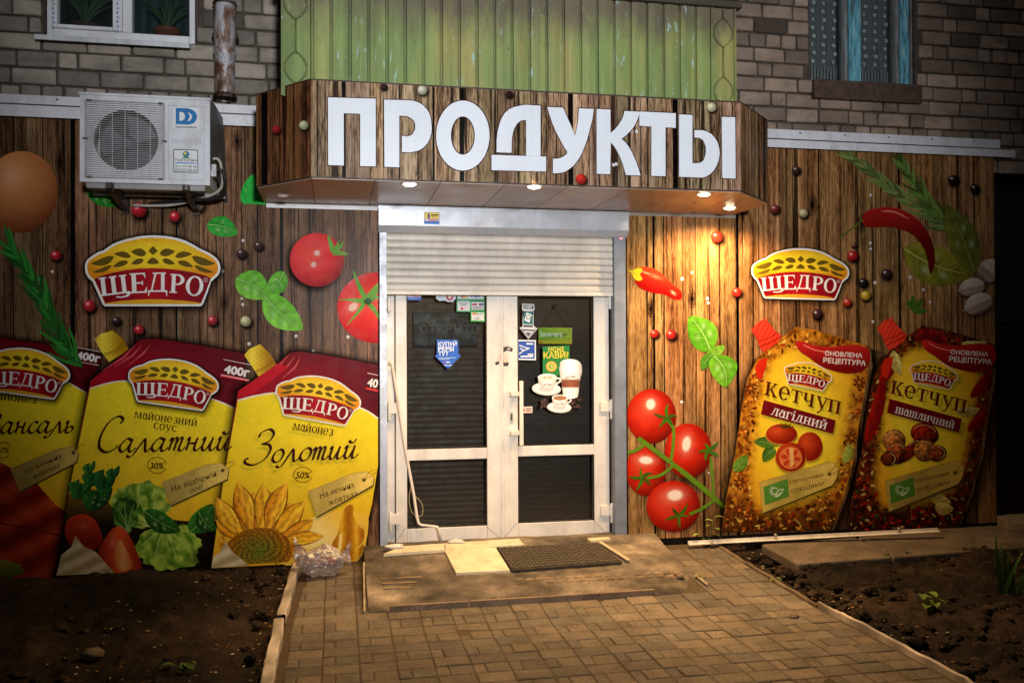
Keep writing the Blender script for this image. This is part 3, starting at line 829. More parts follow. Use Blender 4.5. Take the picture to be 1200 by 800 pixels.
class Art:
    def __init__(s, mp, k=1.0, eps=4e-5):
        s.mp = mp; s.k = k; s.eps = eps; s.mb = MB()
    def put(s, pts, faces, col, k=None, mi=0):
        kk = (s.k if k is None else k)
        if k is None: s.k += 1
        s.mb.add([s.mp(p[0], p[1], kk*s.eps) for p in pts], faces, col, mi)
    def flat(s, poly, col, k=None, holes=(), mi=0):
        loops = [[Vector((p[0], p[1], 0)) for p in L] for L in [poly, *holes]]
        s.put([p for L in loops for p in L], tessellate_polygon(loops), col, k, mi)
    def grad(s, poly, fn, step=4.0, k=None):
        n = len(poly); V = [Vector((p[0], p[1])) for p in poly]
        x0, x1 = min(p[0] for p in poly), max(p[0] for p in poly); y0, y1 = min(p[1] for p in poly), max(p[1] for p in poly)
        y = y0+step/2; r = 0
        while y < y1:
            x = x0+step*(.25 if r % 2 else .75)
            while x < x1:
                if inside((x, y), poly): V.append(Vector((x, y)))
                x += step
            y += step; r += 1
        R = delaunay_2d_cdt(V, [(i, (i+1) % n) for i in range(n)], [], 1, 1e-5)
        s.put(R[0], [tuple(f) for f in R[2]], [fn(p[0], p[1]) for p in R[0]], k)
    def line(s, P, wd, col, k=None, closed=False):
        if closed: P = list(P)+[P[0]]
        L, Rr_ = [], []
        for i, p in enumerate(P):
            a, b = P[max(0, i-1)], P[min(len(P)-1, i+1)]
            if closed and i in (0, len(P)-1): a, b = P[-2], P[1]
            d = Vector((b[0]-a[0], b[1]-a[1]))
            d = d.normalized() if d.length > 1e-9 else Vector((1, 0))
            h = (wd[i] if isinstance(wd, (list, tuple)) else wd)/2
            L.append((p[0]-d.y*h, p[1]+d.x*h)); Rr_.append((p[0]+d.y*h, p[1]-d.x*h))
        kk = s.k if k is None else k
        if k is None: s.k += 1
        vs = []
        for i in range(len(P)):
            o = (kk+.6*i/len(P))*s.eps
            vs += [s.mp(*L[i], o), s.mp(*Rr_[i], o)]
        s.mb.add(vs, [(2*i, 2*i+1, 2*i+3, 2*i+2) for i in range(len(P)-1)], col)
    def text(s, t, x, y, h, col, ang=0.0, bold=0.0, shear=0.0, xs=1.0, align='L', k=None, mi=0, width=None):
        v, f = glyphs(t, bold, shear)
        sc = h/CAPH; wmax = max(p[0] for p in v); wmin = min(p[0] for p in v)
        if width: xs = width/((wmax-wmin)*sc)
        off = {'L': wmin, 'C': (wmin+wmax)/2, 'R': wmax}[align]
        a = math.radians(ang); ca, sa = cos(a), sin(a)
        P = []
        for X, Y in v:
            u, q = (X-off)*sc*xs, -Y*sc
            P.append((x+u*ca-q*sa, y+u*sa+q*ca))
        s.put(P, f, col, k, mi)
    def nib(s, P, wmin, wmax, nibdeg, col, n=7):
        P = catmull(P, False, n); wd = []
        na = math.radians(nibdeg)
        for i in range(len(P)):
            a, b = P[max(0, i-1)], P[min(len(P)-1, i+1)]
            an = math.atan2(-(b[1]-a[1]), b[0]-a[0])
            wd.append(wmin+(wmax-wmin)*abs(sin(an-na))**1.3)
        wd[0] *= .6; wd[-1] *= .5
        s.line(P, wd, col)
    def soft(s, cx, cy, rx, ry, col, al, rot=0.0, k=None, core=0.0, n=22):
        """soft-edged printed tone: opaque in the middle, fading out to its rim"""
        R = [(core*.999, 1.0)]+[(core+(1-core)*t, (1-t)**1.5) for t in (.2, .4, .6, .8, 1.0)]
        P = [(cx, cy)]; C = [(*col[:3], al)]; F = []
        for i, (r, a_) in enumerate(R):
            P += ell(cx, cy, max(.01, rx*r), max(.01, ry*r), rot, n); C += [(*col[:3], al*a_)]*n
            for q in range(n):
                a, b = 1+i*n+q, 1+i*n+(q+1) % n
                F.append((0, a, b) if i == 0 else (a-n, a, b, b-n))
        s.put(P, F, C, k, 1)
    def fade(s, edge, out, col, al, k=None):
        """printed shadow strip: dark along edge, gone along out (same number of points)"""
        n = len(edge); mid = [((a[0]*.6+b[0]*.4), (a[1]*.6+b[1]*.4)) for a, b in zip(edge, out)]
        s.put(list(edge)+mid+list(out), [(i, i+1, n+i+1, n+i) for i in range(n-1)]+[(n+i, n+i+1, 2*n+i+1, 2*n+i) for i in range(n-1)], [(*col, al)]*n+[(*col, al*.4)]*n+[(*col, 0.0)]*n, k, 1)
    def build(s, name, mat, parent=None, **kw): return s.mb.build(name, [mat, SOFT], parent, **kw)
def wallmap(Y): return lambda x, y, o: W(x, y, Y-o)
def planemap(P0, n): return lambda x, y, o: PL(x, y, P0+n*o, n)

# ------------------------------------------------------------------ canopy with the shop sign
ZS, ZT = 2.381, 2.912
FL, FR, BL, BR = Vector((-.1325, -.859, 0)), Vector((2.371, -.859, 0)), Vector((-.4476, -.504, 0)), Vector((2.727, -.504, 0))
BLw, BRw = Vector((BL.x, 0, 0)), Vector((BR.x, 0, 0))
can = thing('shop_sign_canopy', 'wood-print boxed canopy over the shop door with large white letters', 'shop sign', (1.12, -.4, ZS))
Z = lambda p, z: Vector((p.x, p.y, z))
def planks(m, A, B, z0, z1, cuts, rnd, off=0.0, gapcol=(18, 10, 8), base=(255, 255, 255)):
    """cuts: (u, gap width in m) along A-B; strips of printed wood between dark gaps, all one print"""
    d = (B-A); L = d.length; d.normalize(); nrm = Vector((d.y, -d.x, 0))
    P = lambda u, z, o=0.0: (A+d*u+nrm*(off+o)).to_tuple()[:2]+(z,)
    m.add([P(0, z0), P(L, z0), P(L, z1), P(0, z1)], [(0, 1, 2, 3)], gapcol, 0)
    e = [0]+[c for c, g in cuts]+[L]; g = [0]+[q for c, q in cuts]+[0]
    for i in range(len(e)-1):
        a, b = e[i]+g[i]/2, e[i+1]-g[i+1]/2
        if b-a < .004: continue
        k = rnd.uniform(.80, 1.0)
        col = tuple(base[j]*k*(1+rnd.uniform(-.03, .03)) for j in range(3))
        m.add([P(a, z0, .0008), P(b, z0, .0008), P(b, z1, .0008), P(a, z1, .0008)], [(0, 1, 2, 3)], col, 0)
rnd = random.Random(4)
m = MB(); m.prism([Z(FL, ZS), Z(FR, ZS), Z(BR, ZS), Z(BRw, ZS), Z(BLw, ZS), Z(BL, ZS)], (0, 0, ZT-ZS), (70, 55, 45))
m.build('box_frame', DARK, can)
def uat(px, py=150): return (W(px, py, FL.y).x-FL.x)
m = MB()
cuts = [(uat(x), g) for x, g in ((372, .006), (381, .004), (403, .02), (434, .004), (449, .003), (468, .008), (490, .003), (508, .012), (524, .003), (541, .026), (560, .004), (583, .004), (603, .004), (622, .005), (640, .004), (657, .004), (668.5, .03), (690, .004), (702, .006), (723, .005), (738, .004), (759, .008), (776, .004), (791, .032), (812, .004), (832, .005), (846, .004), (858, .004))]
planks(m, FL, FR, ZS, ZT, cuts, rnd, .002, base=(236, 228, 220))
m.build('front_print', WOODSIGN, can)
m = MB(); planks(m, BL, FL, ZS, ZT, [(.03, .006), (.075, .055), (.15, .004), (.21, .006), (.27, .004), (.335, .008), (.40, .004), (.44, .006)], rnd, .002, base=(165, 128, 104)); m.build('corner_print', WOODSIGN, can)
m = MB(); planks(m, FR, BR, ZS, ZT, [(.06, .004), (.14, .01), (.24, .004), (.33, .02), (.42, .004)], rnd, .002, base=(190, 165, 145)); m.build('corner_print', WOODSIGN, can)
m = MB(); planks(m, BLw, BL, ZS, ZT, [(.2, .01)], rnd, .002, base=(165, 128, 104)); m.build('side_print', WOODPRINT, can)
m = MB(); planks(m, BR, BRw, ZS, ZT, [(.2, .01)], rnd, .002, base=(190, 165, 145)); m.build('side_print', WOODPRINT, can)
# thin metal edge along the top and bottom of the print
m = MB()
for (a, b) in ((BL, FL), (FL, FR), (FR, BR)):
    for z in (ZS-.004, ZT-.004):
        d = (b-a).normalized(); n = Vector((d.y, -d.x, 0))
        m.prism([Z(a, z)+n*.004, Z(b, z)+n*.004, Z(b, z)-n*.01, Z(a, z)-n*.01], (0, 0, .008), (64, 44, 34))
m.build('edge_trim', DARK, can)
# soffit boards
m = MB(); seams = [G(x, 225, ZS).x for x in (372, 446, 512, 580, 650, 722, 792)]
seams = [-.46]+[-.13]+sorted([G(515, 215, ZS).x+.365*k for k in range(-1, 6)])+[2.74]
def front_y(x):
    if x < FL.x: return BL.y+(FL.y-BL.y)*(x-BL.x)/(FL.x-BL.x)
    if x > FR.x: return FR.y+(BR.y-FR.y)*(x-FR.x)/(BR.x-FR.x)
    return FL.y
for i in range(len(seams)-1):
    a, b = max(seams[i], BL.x+.001)+.002, min(seams[i+1], BR.x-.001)-.002
    if b-a < .03: continue
    L = [(a, -.002), (b, -.002), (b, front_y(b)+.004)]
    for xx in (FR.x, FL.x):
        if a < xx < b: L.append((xx, front_y(xx)+.004))
    L.append((a, front_y(a)+.004))
    k = .93+.1*(i % 2)
    m.prism([(x, y, ZS-.0015) for x, y in L], (0, 0, -.006), tuple(c*k for c in (190, 164, 144)))
m.build('soffit', SOFF, can)
# downlights
LSP = [(480, 215.5, 1), (626, 218.5, 1), (825, 227.5, 1), (855, 243.5, 1), (331, 229, 0)]
dl0 = None
for i, (px, py, on) in enumerate(LSP):
    p = G(px, py, ZS-.008)
    me = MB(); me.lathe([(.030, .004), (.046, .004), (.049, 0), (.045, -.004), (.037, -.003), (.035, .002)], (p.x, p.y, ZS-.0075), n=28, col=(190, 186, 180))
    r = me.build('downlight', WHITEMET, can, label=None if on else 'unlit downlight at the left end of the soffit')
    me = MB(); me.lathe([(.0, -.014), (.017, -.012), (.029, -.009), (.0355, .0)], (p.x, p.y, ZS-.0075), n=24, col=(235, 230, 220)); me.build('lens', LAMP if on else WHITEMET, r)
    if on:
        l = bpy.data.lights.new('downlight_lamp', 'SPOT'); l.energy = (118, 118, 175, 175)[i]; l.color = (1.0, .65, .30); l.spot_size = math.radians(164 if i == 3 else 128); l.spot_blend = .7 if i == 3 else .9; l.shadow_soft_size = .03
        lo = bpy.data.objects.new('downlight_lamp', l); COL.objects.link(lo); lo.location = (p.x, p.y, ZS-.025)
# sign letters, solid cut-outs standing off the fascia
z2 = lambda P: [(300+x/3.334, 60+y/3.334) for x, y in P]
z3 = lambda P: [(600+x/3.334, 60+y/3.334) for x, y in P]
def cm(P): return P
LET = [
 ('П', [z2([(281, 181), (468, 186), (468, 450), (407, 449), (407, 245), (343, 243), (343, 447), (282, 445)])], []),
 ('Р', [z2([(500, 190), (598, 192), (622, 196), (640, 203), (656, 214), (668, 228), (678, 245), (684, 265), (687, 300), (685, 322), (680, 340), (672, 357), (660, 372), (647, 382), (632, 390), (600, 396), (570, 394), (570, 330), (592, 333), (603, 330), (611, 325), (622, 305), (622, 285), (618, 274), (610, 265), (590, 254), (560, 252), (560, 454), (502, 452)])], []),
 ('О', [ell(542.4, 159, 31.3, 41, 0, 48)], [ell(542.4, 159, 14, 22.4, 0, 40)]),
 ('Д', [[(582, 178.5), (582, 165), (583, 155), (585, 147), (587.5, 139.5), (591, 133.5), (596.5, 128.2), (603, 125.4), (615, 123), (633.5, 124), (633.5, 183.2), (616.5, 182.6), (616.5, 141), (613, 141), (610, 141.6), (606, 145), (603, 150), (601, 156), (600, 162), (599.4, 179.2)], [(576, 181.5), (616.4, 182.8), (616.6, 182.8), (640, 183.6), (640, 201), (576, 199.5)]], []),
 ('У', [z3([(137, 218), (200, 221), (247, 330), (258, 275), (262, 224), (320, 226), (314, 268), (303, 310), (294, 345), (283, 375), (272, 402), (258, 425), (243, 445), (225, 460), (211, 469), (195, 475), (160, 478), (160, 420), (178, 420), (190, 417), (203, 411), (212, 403), (217, 395), (200, 368), (185, 340), (171, 313), (157, 280)])], []),
 ('К', [z3([(331, 226), (385, 229), (385, 320), (402, 306), (415, 290), (426, 273), (432, 262), (437, 248), (440, 234), (500, 237), (494, 258), (485, 280), (474, 299), (460, 315), (445, 330), (428, 343), (443, 356), (455, 372), (469, 396), (480, 420), (493, 454), (503, 486), (445, 484), (436, 450), (425, 420), (413, 394), (405, 380), (396, 367), (386, 357), (384, 481), (331, 479)])], []),
 ('Т', [z3([(498, 236), (640, 243), (640, 300), (600, 298), (600, 489), (545, 487), (545, 295), (498, 292)])], []),
 ('Ы', [z3([(653, 247), (705, 250), (705, 437), (724, 438), (738, 435), (747, 428), (752, 418), (757, 403), (758, 388), (757, 372), (752, 358), (746, 347), (735, 340), (725, 338), (713, 338), (713, 309), (745, 309), (763, 315), (780, 325), (793, 339), (803, 355), (809, 375), (812, 397), (808, 425), (800, 447), (789, 466), (775, 480), (761, 489), (745, 494), (653, 491)]), z3([(820, 257), (872, 258), (874, 498), (822, 496)])], []),
]
LETW = vcmat('white_letter_acrylic', 0.3, 0.4, var=0.05, scale=4, dirt=0.16, dirtcol=(0.34, 0.33, 0.32), dscale=(200, 30, 2.5))
for ch, polys, holes in LET:
    m = MB()
    for P in polys:
        Q = [W(x, y, FL.y-.014) for x, y in P]
        if holes:
            H = [W(x, y, FL.y-.014) for x, y in holes[0]]; n1, n2 = len(Q), len(H)
            tri = tessellate_polygon([Q, H]); d = Vector((0, .010, 0))
            V = Q+H; m.add(V+[p+d for p in V], [tuple(t) for t in tri]+[(i, (i+1) % n1, (i+1) % n1+n1+n2, i+n1+n2) for i in range(n1)]+[(n1+i, n1+(i+1) % n2, n1+(i+1) % n2+n1+n2, n1+i+n1+n2) for i in range(n2)], (234, 239, 247))
        else:
            m.prism(Q, (0, .010, 0), (234, 239, 247))
    lt = m.build('sign_letter', LETW, can)
    a = Art(wallmap(FL.y-.0035), 1)
    for P in polys: a.flat(grow(P, 1.0), (58, 14, 16))
    if holes:
        a.mb = MB(); a.flat(grow(polys[0], 1.2), (58, 14, 16), holes=[grow(holes[0], -1.2)])
    a.build('letter_outline', PRINT, lt)

# ------------------------------------------------------------------ white flashings over the murals
def flash(x0, x1, x1b, za, zb_, zc, label):
    m = MB()
    m.prism([(x0, -.012, za), (x0, -.012, zb_+.016), (x0, -.006, zb_+.016), (x0, -.006, za)], (x1-x0, 0, 0), (222, 222, 228))
    m.prism([(x0, -.046, zb_-.001), (x0, -.046, zc), (x0, -.040, zc), (x0, -.040, zb_-.005), (x0, .005, zb_-.001), (x0, .005, zb_+.003)], (x1b-x0, 0, 0), (222, 222, 228))
    m.box(x0, x1, -.004, -.001, zb_+.004, zb_+.03, (40, 34, 32))  # dark strip painted in for the shadow between plate and lip
    n = int((x1-x0)/.35)
    for i in range(n):
        m.lathe([(0, .006), (.006, .004), (.007, 0)], (x0+.15+i*.35, -.012, za-.02), (0, -1, 0), 8, (90, 86, 84))
    return m.build('flashing', WHITEMET, None, label, 'metal flashing', 'white metal flashings over the printed walls')
zL = W(278, 123, -.012).z; zL2 = W(278, 135, -.03).z; zL3 = W(278, 147.3, -.046).z
flash(-4.6, BL.x-.006, BL.x-.006, zL, zL2, zL3, 'white metal flashing running behind the air conditioner above the left printed wall')
zR = W(1000, 155.7, -.012).z; zR2 = W(1000, 168, -.03).z; zR3 = W(1000, 176.5, -.046).z
flash(BR.x+.006, W(1172, 170, -.01).x, W(1190, 185, -.046).x, zR, zR2, zR3, 'white metal flashing above the right printed wall, its lower lip sticking out')

# ------------------------------------------------------------------ air conditioner
YA = -.40
ax0, ax1 = W(93.5, 165, YA).x, W(246, 168, YA).x; az1 = W(168, 114.5, YA).z; az0 = W(168, 215, YA).z
ac = thing('air_conditioner', 'white outdoor air conditioner unit on brackets left of the canopy', 'air conditioner', ((ax0+ax1)/2, YA/2, az0))
fc = W(148, 164.5, YA); fr_ = (W(185.5, 164, YA).x-W(110, 164, YA).x)/2
m = MB()
outer = [Vector((ax0, YA, az0)), Vector((ax1, YA, az0)), Vector((ax1, YA, az1)), Vector((ax0, YA, az1))]
hole = [Vector((fc.x+fr_*cos(2*pi*i/48), YA, fc.z+fr_*sin(2*pi*i/48))) for i in range(48)]
m.add(outer+hole, [tuple(t) for t in tessellate_polygon([outer, hole])], (214, 216, 222))
hb = [p+Vector((0, .05, 0)) for p in hole]
m.add(hole+hb, [(i, (i+1) % 48, (i+1) % 48+48, i+48) for i in range(48)], (160, 162, 168))
yb = -.10
m.add([(ax0, YA, az0), (ax1, YA, az0), (ax1, yb, az0), (ax0, yb, az0), (ax0, YA, az1), (ax1, YA, az1), (ax1, yb, az1), (ax0, yb, az1)], [(0, 3, 2, 1), (4, 5, 6, 7), (0, 4, 7, 3), (1, 2, 6, 5), (2, 3, 7, 6)], (206, 208, 214))
m.build('casing', WHITEMET, ac)
m = MB(); m.box(ax0-.006, ax1+.006, YA-.006, yb, az1+.0005, az1+.016, (218, 220, 226)); m.build('top_cover', WHITEMET, ac, bevel=.004)
m = MB(); m.lathe([(0, 0), (fr_*1.02, 0)], (fc.x, YA+.13, fc.z), (0, -1, 0), 40, (40, 38, 40)); m.build('fan_chamber', DARK, ac)
m = MB(); m.lathe([(0, .03), (.03, .03), (.04, .01), (.04, -.02)], (fc.x, YA+.07, fc.z), (0, -1, 0), 16, (80, 84, 90))
for k in range(3):
    a0 = 2*pi*k/3+.3; vs = []
    for j in range(7):
        a = a0+j*.22
        for r in (.035, fr_*.5, fr_*.9): vs.append((fc.x+r*cos(a), YA+.10-.05*j/6*(r/fr_), fc.z+r*sin(a)))
    m.add(vs, [(j*3+q, j*3+q+1, j*3+q+4, j*3+q+3) for j in range(6) for q in range(2)], (96, 104, 112), smooth=True)
m.build('fan', DARK, ac)
gx0, gx1 = W(100.5, 165, YA).x, W(193, 165, YA).x; gz1, gz0 = W(146, 120, YA).z, W(146, 209, YA).z
m = MB(); NW = 36
for i in range(NW+1):
    zz = gz0+(gz1-gz0)*i/NW; m.tube([(gx0, YA-.014, zz), (gx1, YA-.014, zz)], .0017, 5, (200, 196, 196), cap=False)
for i in range(7):
    xx = gx0+(gx1-gx0)*(i+.12)/6.25; m.tube([(xx, YA-.0105, gz0), (xx, YA-.0105, gz1)], .0022, 5, (196, 190, 188), cap=False)
for (p, q) in (((gx0, gz0), (gx1, gz0)), ((gx1, gz0), (gx1, gz1)), ((gx1, gz1), (gx0, gz1)), ((gx0, gz1), (gx0, gz0))):
    m.tube([(p[0], YA-.012, p[1]), (q[0], YA-.012, q[1])], .0032, 6, (180, 178, 180))
for (xx, zz) in ((gx0+.02, gz0), (gx1-.02, gz0), (gx0+.02, gz1), (gx1-.02, gz1), (gx0, (gz0+gz1)/2), (gx1, (gz0+gz1)/2)):
    m.box(xx-.012, xx+.012, YA-.016, YA-.0, zz-.005, zz+.005, (70, 66, 64))
m.build('fan_grille', WHITEMET, ac)
m = MB()
rx0, rx1, rz0, rz1 = W(197, 165, YA).x, W(240, 165, YA).x, W(218, 211, YA).z, W(218, 124.5, YA).z
for (a, b, c, d) in ((rx0, rx1, rz0, rz0+.003), (rx0, rx1, rz1-.003, rz1), (rx0, rx0+.003, rz0, rz1), (rx1-.003, rx1, rz0, rz1)):
    m.box(a, b, YA-.0035, YA-.0005, c, d, (186, 188, 194))
for q in range(5):
    zz = rz0+.05+q*.012+(.13 if q > 2 else 0); m.box(rx0+.012, rx1-.012, YA-.003, YA-.0005, zz, zz+.003, (190, 192, 198))
m.build('control_panel', WHITEMET, ac)
A = wallmap(YA-.001)
zx = lambda P: [(80+x/5.335, 90+y/5.335) for x, y in P]
a = Art(A)
a.flat(zx([(655, 188), (818, 194), (818, 330), (655, 325)]), (222, 224, 230))
a.flat(zx([(672, 196), (745, 198), (775, 206), (797, 224), (806, 248), (800, 274), (782, 292), (755, 300), (672, 297)]), (26, 112, 176))
a.flat(zx([(695, 220), (708, 220), (724, 228), (730, 246), (726, 266), (710, 276), (695, 276)]), (226, 228, 232))
a.flat(zx([(744, 222), (764, 230), (774, 248), (770, 264), (760, 276), (744, 278), (756, 262), (760, 246), (754, 232)]), (226, 228, 232))
x, y = zx([(672, 320)])[0]; a.text('DemirDöküm', x, y, 2.6, (30, 30, 34), 1.2, .02, width=25)
a.build('maker_label', STICK, ac)
a = Art(A)
a.flat(zx([(657, 452), (812, 457), (812, 602), (657, 597)]), (70, 74, 80)); a.flat(zx([(662, 458), (807, 462), (807, 597), (662, 592)]), (226, 228, 230))
x, y = zx([(736, 484)])[0]; a.flat(ell(x, y, 4, 3.6), (30, 120, 170)); a.flat(ell(x-1, y-.8, 2, 1.6, 20), (222, 200, 60)); a.flat([(x-7, y+5), (x, y+2.6), (x+7, y+5.2)], (70, 150, 80))
x, y = zx([(668, 526)])[0]; a.text('Прагматика', x, y, 2.6, (40, 40, 44), 1.2, .01, width=25.5)
x, y = zx([(668, 543)])[0]; a.line([(x, y-.8), (x+25, y-.3)], 1.3, (60, 130, 200))
x, y = zx([(668, 566)])[0]; a.text('067-477 08 08', x, y, 2.4, (36, 36, 40), 1.2, .01, width=25)
x, y = zx([(668, 588)])[0]; a.text('050-422-08-08', x, y, 2.4, (36, 36, 40), 1.2, .01, width=25)
a.build('service_sticker', STICK, ac)
m = MB()   # torn grey foil cover on the right side, valve and pipes
zs_ = [az1, az1-.06, az1-.13, az1-.25, az1-.40, az0-.03]; ed = [-.32, -.27, -.29, -.22, -.14, -.02]
V = []
for i, zz in enumerate(zs_):
    V += [(ax1+.006, YA+.01, zz if i < 5 else az0+.16), (ax1+.018+.012*(i % 2), ed[i], zz), (ax1+.03+.03*i/5, -.06, zz-.01)]
m.add(V, [(i*3+q, i*3+q+1, i*3+q+4, i*3+q+3) for i in range(5) for q in range(2)], [(96, 92, 90)]*18)
m.build('foil_cover', DARK, ac)
m = MB(); m.tube(catmull([(ax1, -.30, az0+.10), (ax1+.05, -.30, az0+.11), (ax1+.07, -.28, az0+.04), (ax1+.03, -.2, az0-.03), (ax1-.15, -.15, az0-.05), (ax1-.4, -.05, az0-.06)]), .011, 7, (34, 32, 32))
m.tube(catmull([(ax1, -.32, az0+.17), (ax1+.035, -.32, az0+.17), (ax1+.05, -.3, az0+.12), (ax1+.02, -.2, az0-.0), (ax1-.25, -.1, az0-.07), (ax1-.5, -.03, az0-.07)]), .009, 7, (190, 184, 172))
m.box(ax1+.001, ax1+.03, -.37, -.33, az0+.06, az0+.13, (196, 196, 200))
m.build('pipes', DARK, ac)
for xx in (ax0+.16, ax1-.13):
    m = MB(); m.box(xx-.018, xx+.018, YA-.03, -.001, az0-.036, az0-.004, (70, 62, 56))
    m.prism([(xx-.015, YA+.02, az0-.037), (xx+.015, YA+.02, az0-.037), (xx+.015, -.03, az0-.09), (xx-.015, -.03, az0-.09)], (0, .025, -.02), (64, 56, 50))
    m.box(xx-.018, xx+.018, -.03, -.002, az0-.12, az0-.037, (64, 56, 50))
    m.build('bracket', RUST, ac)
m = MB(); m.box(ax0+.03, ax1-.03, YA+.02, YA+.05, az0-.03, az0-.001, (150, 148, 146)); m.box(ax0+.0, ax1+.05, yb-.02, yb, az0-.028, az0-.001, (150, 148, 146)); m.build('base_rail', WHITEMET, ac)

# ------------------------------------------------------------------ roller shutter
YG = -.022
sh = thing('roller_shutter', 'dirty white roller shutter half rolled down above the shop door', 'roller shutter', (1.0, 0, .1))
bxa, bxb = W(443.5, 258, -.05).x, W(737, 258, -.05).x
zb0, zb1, zb2 = W(590, 245.5, -.05).z, W(590, 267, -.05).z, W(590, 275, -.02).z
m = MB(); m.prism([(bxa, -.05, zb0), (bxa, -.05, zb1), (bxa, -.008, zb2), (bxa, .12, zb2), (bxa, .12, zb0)], (bxb-bxa, 0, 0), (186, 190, 198))
m.build('shutter_box', BOXMET, sh, bevel=.002)
m = MB(); m.box(bxa-.002, bxb+.002, -.056, -.0505, zb0-.018, zb0+.006, (180, 184, 190)); m.build('box_lip', BOXMET, sh)
gxa, gxb = W(445, 460, YG).x, W(451.5, 460, YG).x; gxc, gxd = W(720.5, 460, YG).x, W(734, 460, YG).x
zg = porchz(0, 0)-.03
for a_, b_, c in ((gxa, gxb+.012, (176, 178, 184)), (gxc, gxd, (136, 142, 152))):
    m = MB(); m.box(a_, b_, YG, YG+.02, zg, zb2-.001, c); m.box(a_, a_+.012, YG+.0201, .08, zg, zb2-.001, c); m.box(b_-.012, b_, YG+.0201, .08, zg, zb2-.001, c)
    m.build('guide_rail', DULLMET, sh, bevel=.002)
yc = .022; za, zz1 = W(590, 274, yc).z, W(590, 345.5, yc).z
ns = 9; ph = (za+.03-zz1-.02)/ns
m = MB(); prof = []
for i in range(ns):
    z0 = zz1+.02+i*ph
    for t in range(7):
        u = t/6; prof.append((yc-.0065*sin(pi*min(1, u*1.06))**.7, z0+ph*(.05+.9*u)))
    prof.append((yc+.006, z0+ph*.97)); prof.append((yc+.006, z0+ph*1.03))
vs = []; cs = []
ca, cb = gxb-.005, gxc+.01
for y, z in prof:
    for j in range(13):
        x = ca+(cb-ca)*j/12; k = .94+.06*noise.noise((x*3, z*9, 0)); vs.append((x, y+.002*noise.noise((x*2, z*5, 4)), z)); cs.append(tuple(c*k for c in ((234, 226, 212) if y < yc+.004 else (150, 138, 124))))
m.add(vs, [(i*13+j, i*13+j+1, (i+1)*13+j+1, (i+1)*13+j) for i in range(len(prof)-1) for j in range(12)], cs, smooth=True)
m.build('curtain', PVC, sh)
m = MB(); m.box(ca, cb, yc-.012, yc+.012, zz1-.004, zz1+.021, (232, 224, 210)); m.build('bottom_slat', PVC, sh, bevel=.003)
m = MB(); m.box(W(728, 277, YG-.01).x-.006, W(728, 277, YG).x+.006, YG-.006, YG-.0005, W(728, 279.5, YG).z-.004, W(728, 279.5, YG).z+.004); m.build('indicator_light', LED, sh)
def alarm(px, py, sc, mp, par):
    a = Art(mp); q = lambda P: [(px+x*sc, py+y*sc) for x, y in P]
    a.flat(q([(0, 0), (18, .3), (18, 14.2), (0, 14)]), (60, 90, 170)); a.flat(q([(.6, .6), (17.4, .9), (17.4, 7.5), (.6, 7.2)]), (242, 212, 40)); a.flat(q([(.6, 7.4), (17.4, 7.7), (17.4, 10.4), (.6, 10.2)]), (240, 200, 190)); a.flat(q([(.6, 10.4), (17.4, 10.6), (17.4, 13.6), (.6, 13.4)]), (40, 110, 200))
    a.flat(q([(4, 2), (6, 1.4), (7, 4), (6.5, 8), (5, 9), (4, 5)]), (70, 60, 150)); a.line(q([(8, 3.4), (16.6, 3.6)]), 1.7*sc, (60, 40, 30)); a.line(q([(8.6, 6), (15, 6.1)]), .8*sc, (90, 60, 30)); a.line(q([(6, 9), (16.6, 9.2)]), 1.2*sc, (190, 70, 60))
    a.build('alarm_sticker', STICK, par)
alarm(497, 248.5, 1.0, wallmap(-.0508), sh)
# ------------------------------------------------------------------ glazed double door
YD = .095
X = lambda px, py=500: W(px, py, YD).x
Zp = lambda py, px=590: W(px, py, YD).z
DW = (228, 221, 212)
door = thing('double_door', 'white plastic double door with dark glass under the half closed shutter', 'door', ((X(452)+X(718))/2, YD, Zp(636)))
ztop = Zp(322)
m = MB(); m.box(X(450), X(462.5), YD-.005, YD+.06, Zp(641, 456), ztop, DW); m.box(X(713), X(719), YD+.02, YD+.06, Zp(628, 716), ztop, (60, 52, 48)); m.box(X(462.6), X(712.9), YD+.02, YD+.06, ztop-.06, ztop, DW)
m.build('frame', PVC, door, bevel=.003)
def leaf(x0, x1, p0, p1, zs, label):
    zb_, l0, l1, m0 = zs      # bottom, lower pane bottom, lower pane top, upper pane bottom
    y0, y1 = YD-.028, YD+.04
    m = MB()
    m.box(x0, p0, y0, y1, zb_, ztop-.07, DW); m.box(p1, x1, y0, y1, zb_, ztop-.07, DW)
    m.box(p0+.0005, p1-.0005, y0+.001, y1, zb_, l0, DW); m.box(p0+.0005, p1-.0005, y0+.001, y1, l1, m0, DW)
    lf = m.build('door_leaf', PVC, door, label=label, bevel=.004)
    m = MB()
    for (a, b, c, d) in ((p0, p1, l0, l1), (p0, p1, m0, ztop-.07)):
        t = .006
        m.box(a, a+t, y0+.006, y0+.016, c, d, (40, 34, 30)); m.box(b-t, b, y0+.006, y0+.016, c, d, (40, 34, 30)); m.box(a+t, b-t, y0+.006, y0+.016, c, c+t, (40, 34, 30)); m.box(a+t, b-t, y0+.006, y0+.016, d-t, d, (40, 34, 30))
    m.build('seal', RUBBER, lf)
    for (c, d) in ((l0, l1), (m0, ztop-.07)):
        m = MB(); m.box(p0+.001, p1-.001, y0+.012, y0+.018, c+.001, d-.001); m.build('pane', GLASS, lf)
    return lf
LLf = leaf(X(463.5), X(588.2), X(476.5), X(570), (Zp(634.5, 525), Zp(616.5, 525), Zp(537.8, 525), Zp(525, 525)), 'left door leaf with the blue arrow sticker')
RLf = leaf(X(589.2), X(712.5), X(606), X(695), (Zp(627.5, 650), Zp(610.3, 650), Zp(533, 650), Zp(521, 650)), 'right door leaf with the coffee poster')
